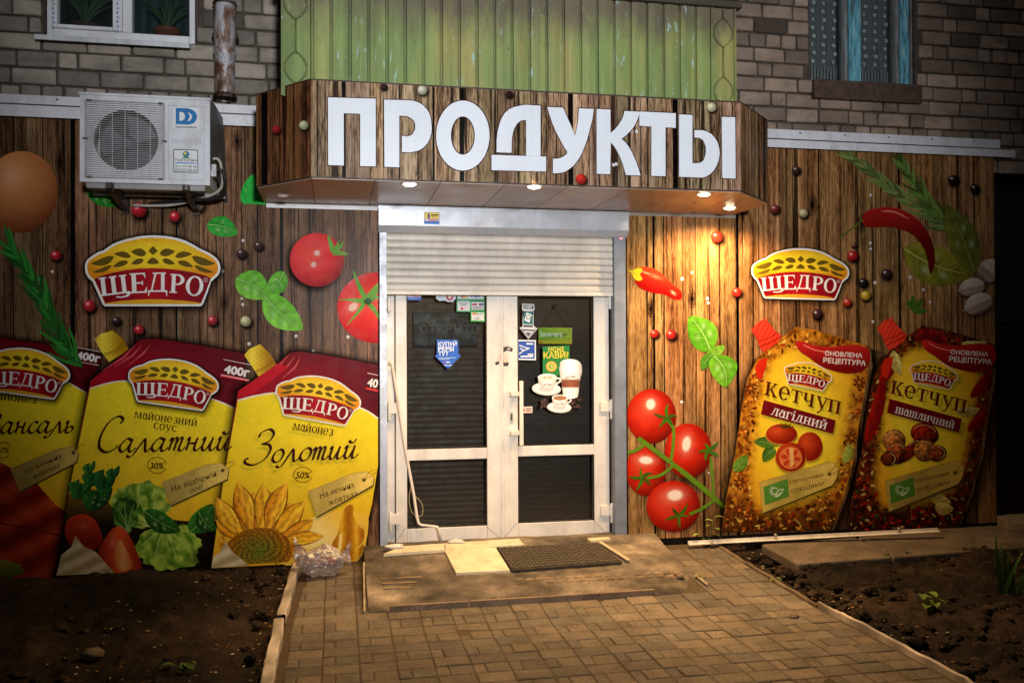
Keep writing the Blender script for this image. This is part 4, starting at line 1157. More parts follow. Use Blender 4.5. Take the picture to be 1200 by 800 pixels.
m = MB(); m.box(X(586.5), X(589.0), YD-.036, YD-.0285, Zp(631), ztop-.07, DW); m.build('meeting_strip', PVC, LLf, bevel=.002)
# mitre joints
for lf_, L_ in ((LLf, ((463.8, 634.6, 476.3, 616.8), (569.8, 616.3, 587.8, 632))), (RLf, ((589.6, 631, 605.8, 612), (695.2, 608.8, 712, 626.6)))):
    a = Art(wallmap(YD-.0286))
    for (xa_, ya_, xb_, yb_) in L_: a.line([(xa_, ya_), (xb_, yb_)], .45, (96, 84, 72))
    a.build('mitre_joint', STICK, lf_)
# handle
yh = YD-.028
hx = X(607.7); h0, h1 = Zp(520, 608), Zp(445.5, 608)
m = MB(); m.prism([(hx-.013, yh-.075, h0), (hx+.013, yh-.075, h0), (hx+.013, yh-.055, h0), (hx-.013, yh-.055, h0)], (0, 0, h1-h0), (232, 222, 208))
for pz in (461, 506):
    zz = Zp(pz, 600); m.box(X(596), hx+.004, yh-.062, yh-.001, zz-.014, zz+.014, (226, 216, 202)); m.box(X(594.5), X(601.5), yh-.008, yh-.0005, zz-.022, zz+.022, (226, 216, 202))
m.build('handle', PVC, RLf, bevel=.003)
m = MB(); m.box(X(596.6), X(600.4), yh-.006, yh-.0005, Zp(495, 598), Zp(481, 598), (200, 190, 176)); m.box(X(597.6), X(599.4), yh-.010, yh-.0065, Zp(492, 598), Zp(484, 598), (36, 30, 28)); m.build('keyhole', DULLMET, RLf, bevel=.002)
def hinge(px0, px1, py, par, side):
    m = MB(); zz = Zp(py, px0)
    m.box(X(px0), X(px1), yh-.022, yh-.0005, zz-.035, zz+.035, (234, 226, 214))
    xx = X(px1 if side > 0 else px0); m.lathe([(0, -.075), (.011, -.075), (.011, .06), (0, .06)], (xx, yh-.012, zz-.01), n=12, col=(236, 230, 220))
    m.build('hinge', PVC, par, bevel=.004)
for py in (478, 607): hinge(457 if py > 500 else 456, 468 if py > 500 else 464, py, LLf, -1)
for py in (476, 597): hinge(701.5, 714.5, py, RLf, 1)
for (px, py, par) in ((713, 354, RLf), (456, 357, LLf)):
    m = MB(); zz = Zp(py, px); xx = X(px); m.lathe([(0, -.05), (.011, -.05), (.011, .05), (0, .05)], (xx, yh-.012, zz), n=12, col=(236, 230, 220)); m.box(xx-.03, xx-.012, yh-.015, yh-.0005, zz-.02, zz+.03, (220, 214, 206)); m.build('hinge', PVC, par, bevel=.002)
MPF = wallmap(yh-.0006)                 # on the leaf face
MPG = wallmap(yh+.0112)                 # on the glass
a = Art(MPF)                            # worn adhesive where a lock was torn off
zl = lambda P: [(460+x/5.331, 330+y/5.331) for x, y in P]
for P in ([(686, 410), (720, 403), (752, 415), (748, 438), (715, 430), (690, 443)], [(640, 505), (668, 490), (665, 515), (645, 522)], [(690, 500), (728, 505), (722, 526), (695, 528)]): a.flat(zl(P), (58, 48, 40))
for P in ([(716, 414), (738, 416), (734, 426), (718, 424)], [(660, 455), (680, 445), (676, 500), (652, 498)], [(694, 452), (716, 446), (724, 500), (700, 508)]): a.flat(zl(P), (206, 190, 172))
a.build('glue_residue', STICK, RLf)

# stickers on the left leaf
L1 = zl
a = Art(MPG); b = L1
a.flat(b([(276, 362), (410, 364), (411, 451), (428, 462), (346, 545), (265, 465), (277, 452)]), (18, 92, 196))
for i, t in enumerate(('КУПУЙ', 'PEPSI', 'ТУТ')):
    x, y = b([(286, 402+i*30)])[0]; a.text(t, x, y, 5.0, (246, 250, 255), .5, .014, width=(21.5, 18, 12)[i])
x, y = b([(288, 476)])[0]; a.line([(x, y), (x+20, y-.3)], .6, (190, 210, 240)); a.line([(x, y+1.5), (x+13, y+1.3)], .6, (190, 210, 240))
x, y = b([(326, 507)])[0]; a.text('PEPSI', x+1.5, y, 1.7, (240, 244, 250), 0, .02); a.flat(ell(x-.6, y-.8, 1, 1), (210, 50, 50))
x, y = b([(322, 522)])[0]; a.line([(x, y), (x+9, y+.1)], .7, (240, 244, 250))
a.build('arrow_sticker', STICK, LLf, label='blue arrow sticker pointing down')
alarm(475.6, 337.5, 1.0, MPG, LLf)
a = Art(MPG)
a.flat([(511, 341), (521, 340.5), (533, 341), (534.5, 345), (534, 350), (530.5, 353.8), (525, 353.8), (521, 352), (515, 352.6), (511, 350)], (196, 204, 214)); a.flat(ell(527, 347.5, 4.2, 4.6), (170, 40, 44)); a.flat(ell(527, 347.5, 2.2, 2.4), (230, 200, 196))
a.line([(512.5, 345.6), (521, 345.4)], .7, (140, 150, 170)); a.line([(512.5, 348.4), (520, 348.3)], .7, (140, 150, 170))
a.build('info_sticker', STICK, LLf)
a = Art(MPG); z = lambda P: zl(P)
for r, c in (([(401, 60), (574, 64), (574, 119), (401, 116)], (36, 140, 80)), ([(400, 117), (488, 119), (488, 190), (400, 188)], (44, 150, 80)), ([(488, 120), (575, 122), (575, 184), (488, 183)], (44, 140, 84)), ([(488, 185), (577, 187), (577, 251), (488, 249)], (50, 170, 60))):
    a.flat(z(r), c)
for r, c in (([(408, 66), (568, 70), (568, 108), (408, 105)], (190, 200, 212)), ([(406, 122), (482, 124), (482, 182), (406, 181)], (206, 210, 214)), ([(494, 126), (569, 128), (569, 176), (494, 175)], (196, 200, 208)), ([(494, 192), (571, 194), (571, 243), (494, 241)], (226, 226, 220))):
    a.flat(z(r), c)
x, y = z([(488, 96)])[0]; a.text('VISA', x, y, 4, (36, 56, 140), .5, .03, .25, width=11.5)
for x, y in (z([(440, 88)])[0], z([(455, 88)])[0]): a.flat(ell(x, y, 3, 2.6), (160, 44, 50) if x < 544 else (210, 150, 50))
a.line(z([(416, 133), (474, 135)]), 1.2, (90, 100, 120)); a.line(z([(422, 145), (468, 146)]), 1.0, (90, 100, 120))
x, y = z([(434, 168)])[0]; a.flat(ell(x, y, 1.5, 1.8), (196, 40, 44)); a.line(z([(444, 164), (476, 165)]), 1.3, (220, 170, 170))
for q in (505, 520, 547, 560): x, y = z([(q, 142)])[0]; a.flat(ell(x, y, 1.7, 1.5), (150, 50, 70) if q < 530 else (90, 60, 120))
a.line(z([(500, 160), (562, 161)]), 1.1, (110, 60, 70)); a.line(z([(500, 169), (562, 170)]), .7, (120, 120, 130))
x, y = z([(502, 200)])[0]; a.flat(ell(x+1, y, 1.5, 1.4), (210, 60, 30)); a.flat(ell(x+2.6, y, 1.5, 1.4), (230, 140, 30)); x, y = z([(522, 206)])[0]; a.text('Maestro', x, y, 2, (50, 50, 60), .5, .01, width=8)
x, y = z([(530, 226)])[0]; a.flat(ell(x, y, 2.6, 1.6), (190, 186, 180)); a.line(z([(506, 236), (556, 237)]), .7, (150, 150, 150))
a.build('card_sticker', STICK, LLf, label='white and green bank card stickers')
# LED board behind the left pane
yl = .165
a0, a1 = W(480, 390, yl), W(557, 424, yl)
led = thing('led_sign', 'switched off dotted LED board reading open behind the left door pane', 'LED sign', ((a0.x+a1.x)/2, yl, W(520, 406, yl).z))
lz0, lz1 = W(520, 406, yl).z, W(520, 366, yl).z
m = MB(); m.box(W(484, 390, yl).x, W(560, 390, yl).x, yl, yl+.02, lz0, lz1, (26, 27, 29)); m.build('board', DARK, led, bevel=.003)
F57 = {'О': ['01110', '10001', '10001', '10001', '10001', '10001', '01110'], 'Т': ['11111', '00100', '00100', '00100', '00100', '00100', '00100'], 'К': ['10001', '10010', '10100', '11000', '10100', '10010', '10001'], 'Р': ['11110', '10001', '10001', '11110', '10000', '10000', '10000'], 'Ы': ['10001', '10001', '10001', '11101', '10101', '10101', '11101']}
m = MB(); x = W(493, 390, yl).x; sp = .0085; zt_ = W(520, 381, yl).z
dots = []
for ch in 'ОТКРЫТО':
    for r, row in enumerate(F57[ch]):
        for c, v in enumerate(row):
            if v == '1': dots.append((x+c*sp*1.12, zt_-r*sp))
    x += sp*1.12*6.1
x0_, x1_ = W(493, 390, yl).x, x
for i in range(24):
    t = i/23; dots.append((x0_+.05+(x1_-x0_-.1)*t, zt_+.018+.03*sin(pi*t))); 
    if i % 2: dots.append((x0_+.03+(x1_-x0_-.06)*t, zt_-.075-.012*sin(pi*t)))
for (dx, dz) in dots: m.lathe([(0, .0028), (.002, .002), (.0028, 0)], (dx, yl-.0001, dz), (0, -1, 0), 6, (196, 190, 180))
m.build('diodes', PVC, led, kind='stuff')
# dark roller blinds inside, behind each leaf
for (pa, pb, lab) in ((464, 586, 'dark slatted security blind lowered behind the left door leaf'), (592, 712, 'dark slatted security blind lowered behind the right door leaf')):
    m = MB(); xa, xb_ = W(pa, 500, .2).x, W(pb, 500, .2).x; nn = 46; z0, z1 = Zp(630), ztop
    prof = []
    for i in range(nn):
        q = z0+(z1-z0)*i/nn; hh = (z1-z0)/nn
        e_ = .0012 if pa < 500 else .0003; prof += [(.210+e_, q), (.210-e_, q+hh*.3), (.210-e_, q+hh*.7), (.210+e_, q+hh*.98)]
    vs = []
    for y, zz in prof: vs += [(xa, y, zz), (xb_, y, zz)]
    m.add(vs, [(2*i, 2*i+1, 2*i+3, 2*i+2) for i in range(len(prof)-1)], (82, 54, 36) if pa < 500 else (66, 43, 29), smooth=True)
    m.build('security_blind', DARK, None, lab, 'blind', 'security blinds inside the door')
# right leaf: stickers
zr = lambda P: [(590+x/5, 340+y/5) for x, y in P]
a = Art(MPG)
a.flat(zr([(110, 78), (180, 82), (182, 112), (176, 120), (176, 205), (186, 216), (200, 224), (146, 286), (94, 220), (112, 212), (112, 120), (108, 110)]), (206, 210, 212))
a.flat(zr([(114, 84), (176, 87), (176, 110), (114, 108)]), (34, 36, 40)); a.text('КАВУ', *zr([(118, 104)])[0], 3.2, (220, 222, 224), .5, .03, width=10.5)
a.flat(zr([(116, 122), (172, 124), (172, 200), (116, 198)]), (20, 110, 112)); a.flat(zr([(112, 120), (126, 122), (113, 160)]), (30, 32, 36)); a.flat(zr([(174, 122), (162, 124), (174, 150)]), (30, 32, 36))
a.flat(zr([(136, 130), (166, 144), (152, 190), (122, 176)]), (230, 234, 234)); x, y = zr([(146, 158)])[0]; a.line(ell(x, y, 2.4, 2.4, 0, 14), .8, (40, 60, 60), closed=True); a.flat(zr([(116, 204), (172, 206), (172, 216), (116, 214)]), (30, 34, 38))
a.line(zr([(112, 233), (182, 236)]), 1.6, (60, 62, 66)); a.flat(zr([(130, 248), (162, 248), (146, 272)]), (60, 64, 68)); a.line(zr([(104, 224), (146, 278), (190, 226)]), .7, (60, 64, 68))
a.build('coffee_arrow_sticker', STICK, RLf, label='black and teal coffee sticker shaped as an arrow')
a = Art(MPG)
a.flat(zr([(80, 290), (190, 292), (190, 410), (80, 408)]), (226, 228, 234)); a.flat(zr([(88, 298), (183, 300), (183, 402), (88, 400)]), (32, 74, 168))
for P in ([(92, 322), (130, 336), (152, 340)], [(92, 372), (120, 352), (152, 340)], [(98, 340), (120, 352)]): a.line(zr(P), 1.2, (220, 228, 240))
a.line(zr([(134, 313), (174, 314)]), 1.8, (225, 230, 240)); a.line(zr([(142, 375), (174, 376)]), 1.6, (225, 230, 240)); a.line(zr([(100, 388), (174, 387)]), 1.8, (225, 230, 240))
a.build('blue_sticker', STICK, RLf, label='square blue sticker with white lines')
a = Art(MPG); a.flat(zr([(102, 682), (170, 680), (170, 718), (102, 720)]), (216, 200, 190)); x, y = zr([(114, 702)])[0]; a.flat(ell(x, y, 2.2, 2.2), (170, 36, 36)); a.line([(x+3.4, y-1.4), (x+10, y-1.6)], 1.2, (90, 60, 56)); a.line([(x+3.4, y+1.2), (x+10, y+1)], 1.1, (190, 60, 50))
a.build('small_sticker', STICK, RLf)
# coffee poster
a = Art(MPG)
a.flat(zr([(230, 330), (386, 322), (388, 498), (230, 500)]), (20, 120, 40))
a.text('МОЖЕ', *zr([(264, 361)])[0], 5.6, (244, 212, 60), -1, .01, width=18.5); a.text('КАВИ?', *zr([(236, 399)])[0], 7.4, (248, 204, 40), -1, .012, width=29)
x, y = zr([(281, 446)])[0]; a.flat(ell(x, y, 6.4, 6.2), (226, 160, 60)); a.flat(ell(x, y, 4.6, 4.4), (240, 196, 90)); a.flat(ell(x, y, 2.9, 2.8), (70, 130, 40)); a.flat(ell(x+.4, y, 1.5, 1.4, 30), (240, 220, 120))
def cup(cx, cy, s, coffee):
    a.flat(ell(cx-1*s, cy+8.5*s, 17*s, 7.6*s, 3), (206, 202, 198)); a.flat(ell(cx-1*s, cy+7.6*s, 15.8*s, 6.6*s, 3), (236, 232, 228)); a.flat(ell(cx-1*s, cy+8.4*s, 9*s, 3.6*s), (200, 196, 192))
    a.line(catmull([(cx+9*s, cy-3*s), (cx+14*s, cy-4*s), (cx+15*s, cy-.5*s), (cx+9.5*s, cy+3*s)]), 2.1*s, (224, 220, 216))
    P = catmull([(cx-11*s, cy-5*s), (cx-10*s, cy+2*s), (cx-6*s, cy+7*s), (cx-4.5*s, cy+9*s)], n=4)+catmull([(cx+4.5*s, cy+9*s), (cx+6*s, cy+7*s), (cx+10*s, cy+2*s), (cx+11*s, cy-5*s)], n=4)
    a.grad(P, lambda X_, Y_: mix((244, 242, 240), (176, 170, 166), abs((X_-cx)/(11*s))**2+max(0, (Y_-cy)/(16*s))), 2.2*s)
    a.flat(ell(cx, cy-5*s, 11.2*s, 4.3*s), (246, 244, 242)); a.flat(ell(cx, cy-4.6*s, 9.6*s, 3.3*s), coffee)
    a.text('JACOBS', cx, cy+4.4*s, 1.9*s, (50, 44, 40), -2, .02, align='C')
for i in range(24):
    rr_ = random.Random(i); x, y = zr([(rr_.choice([222, 240, 228, 246, 418, 430, 436]), 0)])[0][0]+rr_.uniform(-3, 3), 340+rr_.uniform(636, 690)/5
    a.flat(ell(x, y, 2.1, 1.5, rr_.uniform(0, 180), 12), rr_.choice([(64, 32, 18), (92, 48, 28), (46, 24, 16)]))
G_ = zr([(326, 450), (332, 500), (342, 560), (350, 616), (362, 628), (412, 634), (434, 626), (440, 600), (450, 520), (458, 450)])
a.grad(G_, lambda X_, Y_: mix((250, 248, 246), (190, 184, 178), abs((X_-668.6)/13)**2.5) if Y_ < 443 else (mix((226, 210, 190), (120, 66, 30), min(1, (Y_-443)/3)) if Y_ < 447 else (mix((150, 84, 40), (110, 56, 26), abs((X_-669)/10)) if Y_ < 454.5 else mix((244, 240, 236), (196, 186, 176), abs((X_-668.6)/11)**2))), 1.5)
a.grad(zr(catmull([(330, 440), (336, 418), (360, 406), (392, 403), (424, 408), (446, 420), (459, 446), (455, 500), (420, 520), (370, 518), (336, 500)], True, 4)), lambda X_, Y_: mix((252, 250, 248), (186, 178, 172), abs((X_-668.6)/13.4)**2.5+.15*(Y_ > 436)), 2)
a.text('JACOBS', *zr([(392, 514)])[0], 2.4, (50, 44, 40), -4, .03, align='C', width=12)
cx, cy = zr([(257, 535)])[0]; cup(cx, cy, 1.0, (230, 214, 196)); a.flat(ell(cx-3, cy-4.8, 2, .9), (206, 160, 120)); a.flat(ell(cx+3, cy-4.8, 2, .9), (206, 160, 120))
cx, cy = zr([(331, 650)])[0]; cup(cx, cy, .84, (168, 112, 74))
a.build('coffee_poster', STICK, RLf, label='green coffee poster with cups and a tall latte glass')
# hanging closed sign with cord and suction cup, inside the glass
ys = .125
hz = W(650, 403, ys)
hs = thing('hanging_sign', 'green and yellow closed sign hanging from a cord behind the right door pane', 'hanging sign', (hz.x, ys, hz.z))
a = Art(wallmap(ys-.002)); 
m = MB(); Q = [W(x, y, ys) for x, y in zr([(205, 218), (401, 220), (401, 315), (205, 313)])]; m.prism(Q, (0, .003, 0), (110, 150, 30)); m.build('board', STICK, hs)
a.grad(zr([(205, 218), (401, 220), (401, 295), (205, 293)]), lambda X_, Y_: mix((120, 180, 20), (220, 230, 70), (X_-631)/40+.15*fbm(X_*.3, Y_*.3)), 3); a.flat(zr([(205, 293), (401, 295), (401, 315), (205, 313)]), (228, 206, 30))
a.text('Зачинено', *zr([(210, 272)])[0], 6.0, (255, 255, 252), .4, .012, width=28)
for i in range(26):
    rr_ = random.Random(i+60); x, y = zr([(rr_.uniform(345, 396), rr_.uniform(226, 290))])[0]; a.flat(ell(x, y, rr_.uniform(.5, 1.3), rr_.uniform(.4, .9), rr_.uniform(0, 180), 8), rr_.choice([(90, 150, 50), (60, 120, 40), (200, 210, 90), (120, 100, 50)]))
x, y = zr([(218, 304)])[0]; a.flat(ell(x, y, 2.2, .8), (190, 60, 40))
a.build('print', STICK, hs)
t = W(651, 358.5, ys-.002)
m = MB(); p0, p1 = W(634.5, 383.5, ys), W(667.5, 384, ys)
m.tube([p0, t, p1], .0022, 5, (120, 92, 62)); m.build('cord', CLOTH, hs)
m = MB(); m.lathe([(0, .016), (.006, .015), (.008, .008), (.016, .001), (.017, 0)], (t.x, ys-.026+.02, t.z), (0, 1, 0), 16, (70, 70, 74)); m.build('suction_cup', RUBBER, hs)
del z
# ------------------------------------------------------------------ things around the door
yk = yh-.03
m = MB()
rodP = [W(456.5, 428, yk), W(457.5, 423, yk), W(459.5, 424.5, yk), W(460.5, 432, yk), W(464, 456, yk), W(475, 526, yk), W(485, 580, yk), W(488.5, 605, yk-.02), W(490.5, 613, yk-.03), W(494, 615, yk-.035), W(506, 616.3, yk-.04), W(512.5, 617.3, yk-.045), W(514.3, 621, yk-.045), W(516.6, 634, yk-.045)]
rd = thing('shutter_crank', 'white bent shutter crank rod leaning against the left door leaf', 'crank rod', tuple(W(517, 635, yk-.045)))
m.tube(rodP, .0095, 9, (226, 214, 200)); m.build('rod', PVC, rd)
m = MB(); m.tube(catmull([W(482, 568, yk), W(479.5, 585, yk), W(482, 598, yk), W(487.5, 604, yk-.02), W(494.5, 603, yk-.02), W(495, 592, yk-.01), W(490, 584, yk-.01), W(486, 582, yk)]), .0022, 5, (190, 170, 130)); m.build('wire_loop', CLOTH, rd)
def rag(name, px, py, r, col, label, cat, seed):
    p = G(px, py, (lambda a, b: porchz(a, b)+.022)); m = MB()
    m.blob((p.x, p.y, p.z+r[2]*.6), r, seed, .45, 1.9, 3, col); m.blob((p.x+r[0]*.7, p.y-r[1]*.4, p.z+r[2]*.35), (r[0]*.5, r[1]*.7, r[2]*.6), seed+3, .4, 2.2, 3, col)
    return m.build(name, CLOTH, None, label, cat)
rag('white_rag', 462, 641.5, (.05, .022, .014), (228, 222, 210), 'crumpled white rag on the threshold at the left door hinge', 'rag', 3.0)
rag('white_rag', 534, 635.5, (.048, .02, .013), (222, 214, 198), 'crumpled white rag on the threshold below the middle of the left leaf', 'rag', 8.0)
# knotted plastic bag
p = G(377, 672, lambda a, b: gz(a, b)+.005)
bg_ = thing('plastic_bag', 'clear plastic bag with something red inside at the foot of the left printed wall', 'plastic bag', tuple(p))
bm = bmesh.new(); bmesh.ops.create_icosphere(bm, subdivisions=5, radius=1.0); vs = []
for v in bm.verts:
    q = v.co; k = 1+.32*noise.noise(q*1.5+Vector((4, 1, 2)))+.34*(abs(noise.noise(q*3.1+Vector((0, 7, 0))))-.25)+.16*(abs(noise.noise(q*7+Vector((3, 0, 1))))-.2)
    vs.append((p.x+q.x*.13*k, p.y-.03+q.y*.09*k, p.z+.080+max(-.078, q.z*.092*k)))
m = MB(); m.add(vs, [tuple(v.index for v in f.verts) for f in bm.faces], (230, 210, 200), smooth=True); bm.free()
ear = []
for s in (-1, 1):
    cc = Vector((p.x-.09*s if s > 0 else p.x+.10, p.y-.04, p.z+.13 if s > 0 else p.z+.09)); vs = []
    for i in range(9):
        for j in range(6):
            u, w_ = i/8, j/5; vs.append((cc.x-s*.07*u+.015*noise.noise((u*6, w_*6, s)), cc.y+.03*sin(w_*9+u*4), cc.z+(w_-.5)*.10*(.4+u)+.04*u))
    m.add(vs, [(i*6+j, i*6+j+1, i*6+j+7, i*6+j+6) for i in range(8) for j in range(5)], (230, 210, 200), smooth=True)
m.build('film', BAG, bg_)
m = MB()
for i, (dx, dz, r, c) in enumerate(((-.01, .085, .05, (150, 30, 24)), (.05, .07, .042, (170, 52, 36)), (-.07, .06, .04, (190, 150, 130)))): m.blob((p.x+dx, p.y-.025, p.z+dz), (r, r*.7, r*.8), i*3.0, .3, 1.8, 3, c)
m.build('contents', CLOTH, bg_)
# white rail lying along the right wall
p, q = G(806, 637.5, lambda a, b: gz(a, b)+.02), G(1099, 622, lambda a, b: gz(a, b)+.07)
rl = thing('metal_rail', 'long white metal rail lying at the foot of the right printed wall', 'metal rail', tuple((p+q)/2))
d = (q-p).normalized(); n = Vector((d.y, -d.x, 0)).normalized()
m = MB(); m.prism([p, p+n*.032, p+n*.032+Vector((0, 0, .004)), p+n*.004+Vector((0, 0, .006)), p+n*.002+Vector((0, 0, .024)), p+Vector((0, 0, .024))], q-p, (226, 214, 200))
m.build('rail', WHITEMET, rl)
for t in (.34, .835):
    c = p+(q-p)*t; m = MB(); m.lathe([(.007, 0), (.007, .03), (.011, .03), (.011, .038), (0, .038)], c+n*.012+Vector((0, 0, .004)), n=8, col=(190, 180, 168)); m.build('bolt', DULLMET, rl)
for (px, py, r, lab) in ((1053, 626, 0, 0),): pass
# ------------------------------------------------------------------ weeds
def plant(name, label, px, py, zf, stems, lsz, seed, col=(70, 92, 34), group=None, cat='weed'):
    rnd = random.Random(seed); b = G(px, py, zf) if zf else px
    t = thing(name, label, cat, tuple(b), group); ms, ml = MB(), MB()
    for (dx, dy, h, lv) in stems:
        P = [b+Vector((dx*u**1.2, dy*u, h*u)) for u in (0, .25, .5, .75, 1)]
        ms.tube(P, [.0032, .003, .0026, .002, .0012], 5, tuple(c*.8 for c in col))
        for i in range(lv):
            u = .3+.7*(i+.5)/lv; c = b+Vector((dx*u**1.2, dy*u, h*u)); a = rnd.random()*6.28 if lv > 2 else i*3.1+.4
            s = lsz*(.6+.6*rnd.random()); up = rnd.uniform(-.1, .6)
            D = Vector((cos(a), sin(a)*.8, up)).normalized(); S_ = D.cross(Vector((0, 0, 1))).normalized()
            vs = []
            for k in range(6):
                w_ = s*.28*sin(pi*min(1, (k+.35)/5.4)); cc = c+D*s*k/5+Vector((0, 0, -s*.25*(k/5)**2))
                vs += [cc+S_*w_+Vector((0, 0, w_*.35)), cc, cc-S_*w_+Vector((0, 0, w_*.35))]
            k_ = rnd.uniform(.8, 1.2)
            ml.add(vs, [(k*3+q, k*3+q+1, k*3+q+4, k*3+q+3) for k in range(5) for q in range(2)], tuple(cx*k_ for cx in col), smooth=True)
    ms.build('stem', LEAF, t); ml.build('leaves', LEAF, t)
plant('seedling', 'thin green sapling growing from the paving at the foot of the tomato print', 829, 639, gz, [(.05, -.02, .21, 5), (-.08, -.02, .10, 2), (.02, -.05, .04, 3)], .075, 2, (128, 142, 60))
plant('weed', 'small weed with broad leaves on the paving right of the porch', 817, 676.5, gz, [(.02, -.02, .015, 4)], .045, 5, (112, 130, 60))
plant('weed', 'low leafy weed in the dark soil right of the white kerb', 1094, 715, soilz, [(.06, -.02, .06, 4), (-.07, .0, .07, 4), (.0, -.03, .09, 4)], .09, 7, (88, 108, 34))
SPG = 'weeds along the slab edge'
plant('weed', 'tiny weed at the slab joint, left one of the row along the slab edge', 1036, 655.5, soilz, [(.01, 0, .05, 4)], .035, 11, (80, 96, 40), SPG)
plant('weed', 'tiny upright weed at the slab joint, middle one of the row along the slab edge', 1061, 654, soilz, [(.0, 0, .075, 5)], .03, 12, (80, 96, 40), SPG)
plant('weed', 'bushier weed under the slab edge, right one of the row', 1138, 650, soilz, [(.01, 0, .11, 6), (-.05, 0, .07, 4), (.06, 0, .06, 4)], .045, 13, (74, 90, 36), SPG)
plant('weed', 'small pale weed in the soil beside the paving below the slabs', 912, 683, soilz, [(.01, 0, .03, 3), (-.03, 0, .03, 3)], .035, 14, (98, 108, 44))
plant('weed', 'dark green weed in the soil at the bottom left of the kerb', 214, 787, soilz, [(.01, -.01, .05, 4), (-.04, 0, .04, 4), (.04, 0, .05, 4)], .05, 15, (70, 96, 30))
plant('weed', 'withered weed on the soil edge where the white rail begins', 868, 636, gz, [(.02, -.02, .02, 3)], .05, 16, (96, 100, 50))
b = G(1180, 697, soilz)
t = thing('iris_plant', 'tall blade leaved plant in the soil at the right edge', 'plant', tuple(b))
m = MB(); rnd = random.Random(8)
for i in range(13):
    a = rnd.uniform(-.35, .35); h = rnd.uniform(.2, .42); o = rnd.uniform(-.06, .06); be = rnd.uniform(-.1, .1); vs = []
    for k in range(8):
        u = k/7; w_ = .011*(1-u**2.2)+.001; c = b+Vector((o+a*h*u+be*u*u, rnd.uniform(-.001, .001)-.05*a*u+.04*(i % 3-1)*.6, h*u*(1-.12*u)-.01))
        vs += [c+Vector((-w_, .004, 0)), c+Vector((w_, -.004, 0))]
    k_ = rnd.uniform(.7, 1.2); m.add(vs, [(2*k, 2*k+1, 2*k+3, 2*k+2) for k in range(7)], tuple(cx*k_ for cx in (74, 104, 40)), smooth=True)
m.build('leaves', LEAF, t)
# stones
for i, (px, py, r, lab) in enumerate(((108, 772, .05, 'grey stone lying in the soil at the lower left'), (930, 686+40, .03, 'small stone in the soil below the concrete slab'), (315, 768, .022, 'pale stone in the soil touching the white kerb'))):
    p = G(px, py, soilz); m = MB(); m.blob((p.x, p.y, p.z+r*.45), (r, r*.8, r*.6), i*4+1.5, .3, 1.4, 3, (128, 112, 96)); m.build('stone', CONC, None, lab, 'stone')
# ------------------------------------------------------------------ printed murals
YM = -.004
MUR = wallmap(YM-.0012)
zmb = W(160, 674.5, 0).z
zmt_l = zL2-.004; zmt_r = zR2-.004
WOODB = (226, 214, 204)
def mural(name, label, xa, xb, zlo, zhi, cuts, seed, base):
    t = thing(name, label, 'wall print', ((xa+xb)/2, 0, zlo))
    m = MB(); m.box(xa, xb, 0.0, .034, zlo, zhi, (60, 48, 40)); m.build('panel', DARK, t)
    m = MB(); planks(m, Vector((xa, YM+.0025, 0)), Vector((xb, YM+.0025, 0)), zlo, zhi, [(W(x, 350, 0).x-xa, g) for x, g in cuts], random.Random(seed), .002, gapcol=(12, 8, 7), base=base)
    m.build('wood_print', WOODPRINT, t)
    return t
mxa, mxb = W(-330, 450, 0).x, W(443.2, 450, 0).x
ML = mural('printed_mural', 'wood-look printed wall of mayonnaise pouches, tomatoes and basil left of the door', mxa, mxb, zmb, zmt_l,
           [(-250, .02), (-160, .008), (-90, .02), (-30, .006), (16, .006), (50, .005), (85.5, .026), (125, .004), (152, .004), (178, .004), (207, .012), (234, .004), (262, .005), (283, .004), (302, .008), (330, .02), (345, .004), (362, .004), (378, .005), (398, .004), (416, .004), (430, .004)], 12, (194, 174, 156))
mxc, mxd = W(735.2, 450, 0).x, W(1166, 450, 0).x
zmr = W(846, 627, 0).z
MR = mural('printed_mural', 'wood-look printed wall of ketchup pouches, peppers and tomatoes right of the door', mxc, mxd, zmr, zmt_r,
           [(766, .014), (778, .008), (800, .004), (815, .005), (829, .004), (843, .006), (864, .020), (889, .005), (914, .004), (935, .004), (960, .010), (985, .004), (1003, .006), (1026, .005), (1054, .016), (1079, .005), (1094, .004), (1115, .005), (1142, .010)], 15, (240, 208, 164))
m = MB(); m.box(W(312, 241, -.008).x, W(443, 241, -.008).x, -.010, -.0035, W(400, 245.5, -.008).z, W(400, 240.5, -.008).z, (214, 214, 216)); m.build('top_trim', WHITEMET, ML)
m = MB(); m.box(W(736, 250, -.008).x, W(862, 250, -.008).x, -.010, -.0035, W(800, 254, -.008).z, W(800, 249.5, -.008).z, (150, 140, 128)); m.build('top_trim', WHITEMET, MR)
for px, py in [(x, 249) for x in (372, 392, 410, 428)]:
    m = MB(); q = W(px, py, YM); m.lathe([(0, .004), (.004, .003), (.005, 0)], (q.x, YM, q.z), (0, -1, 0), 8, (170, 166, 160)); m.build('staple', DULLMET, ML)

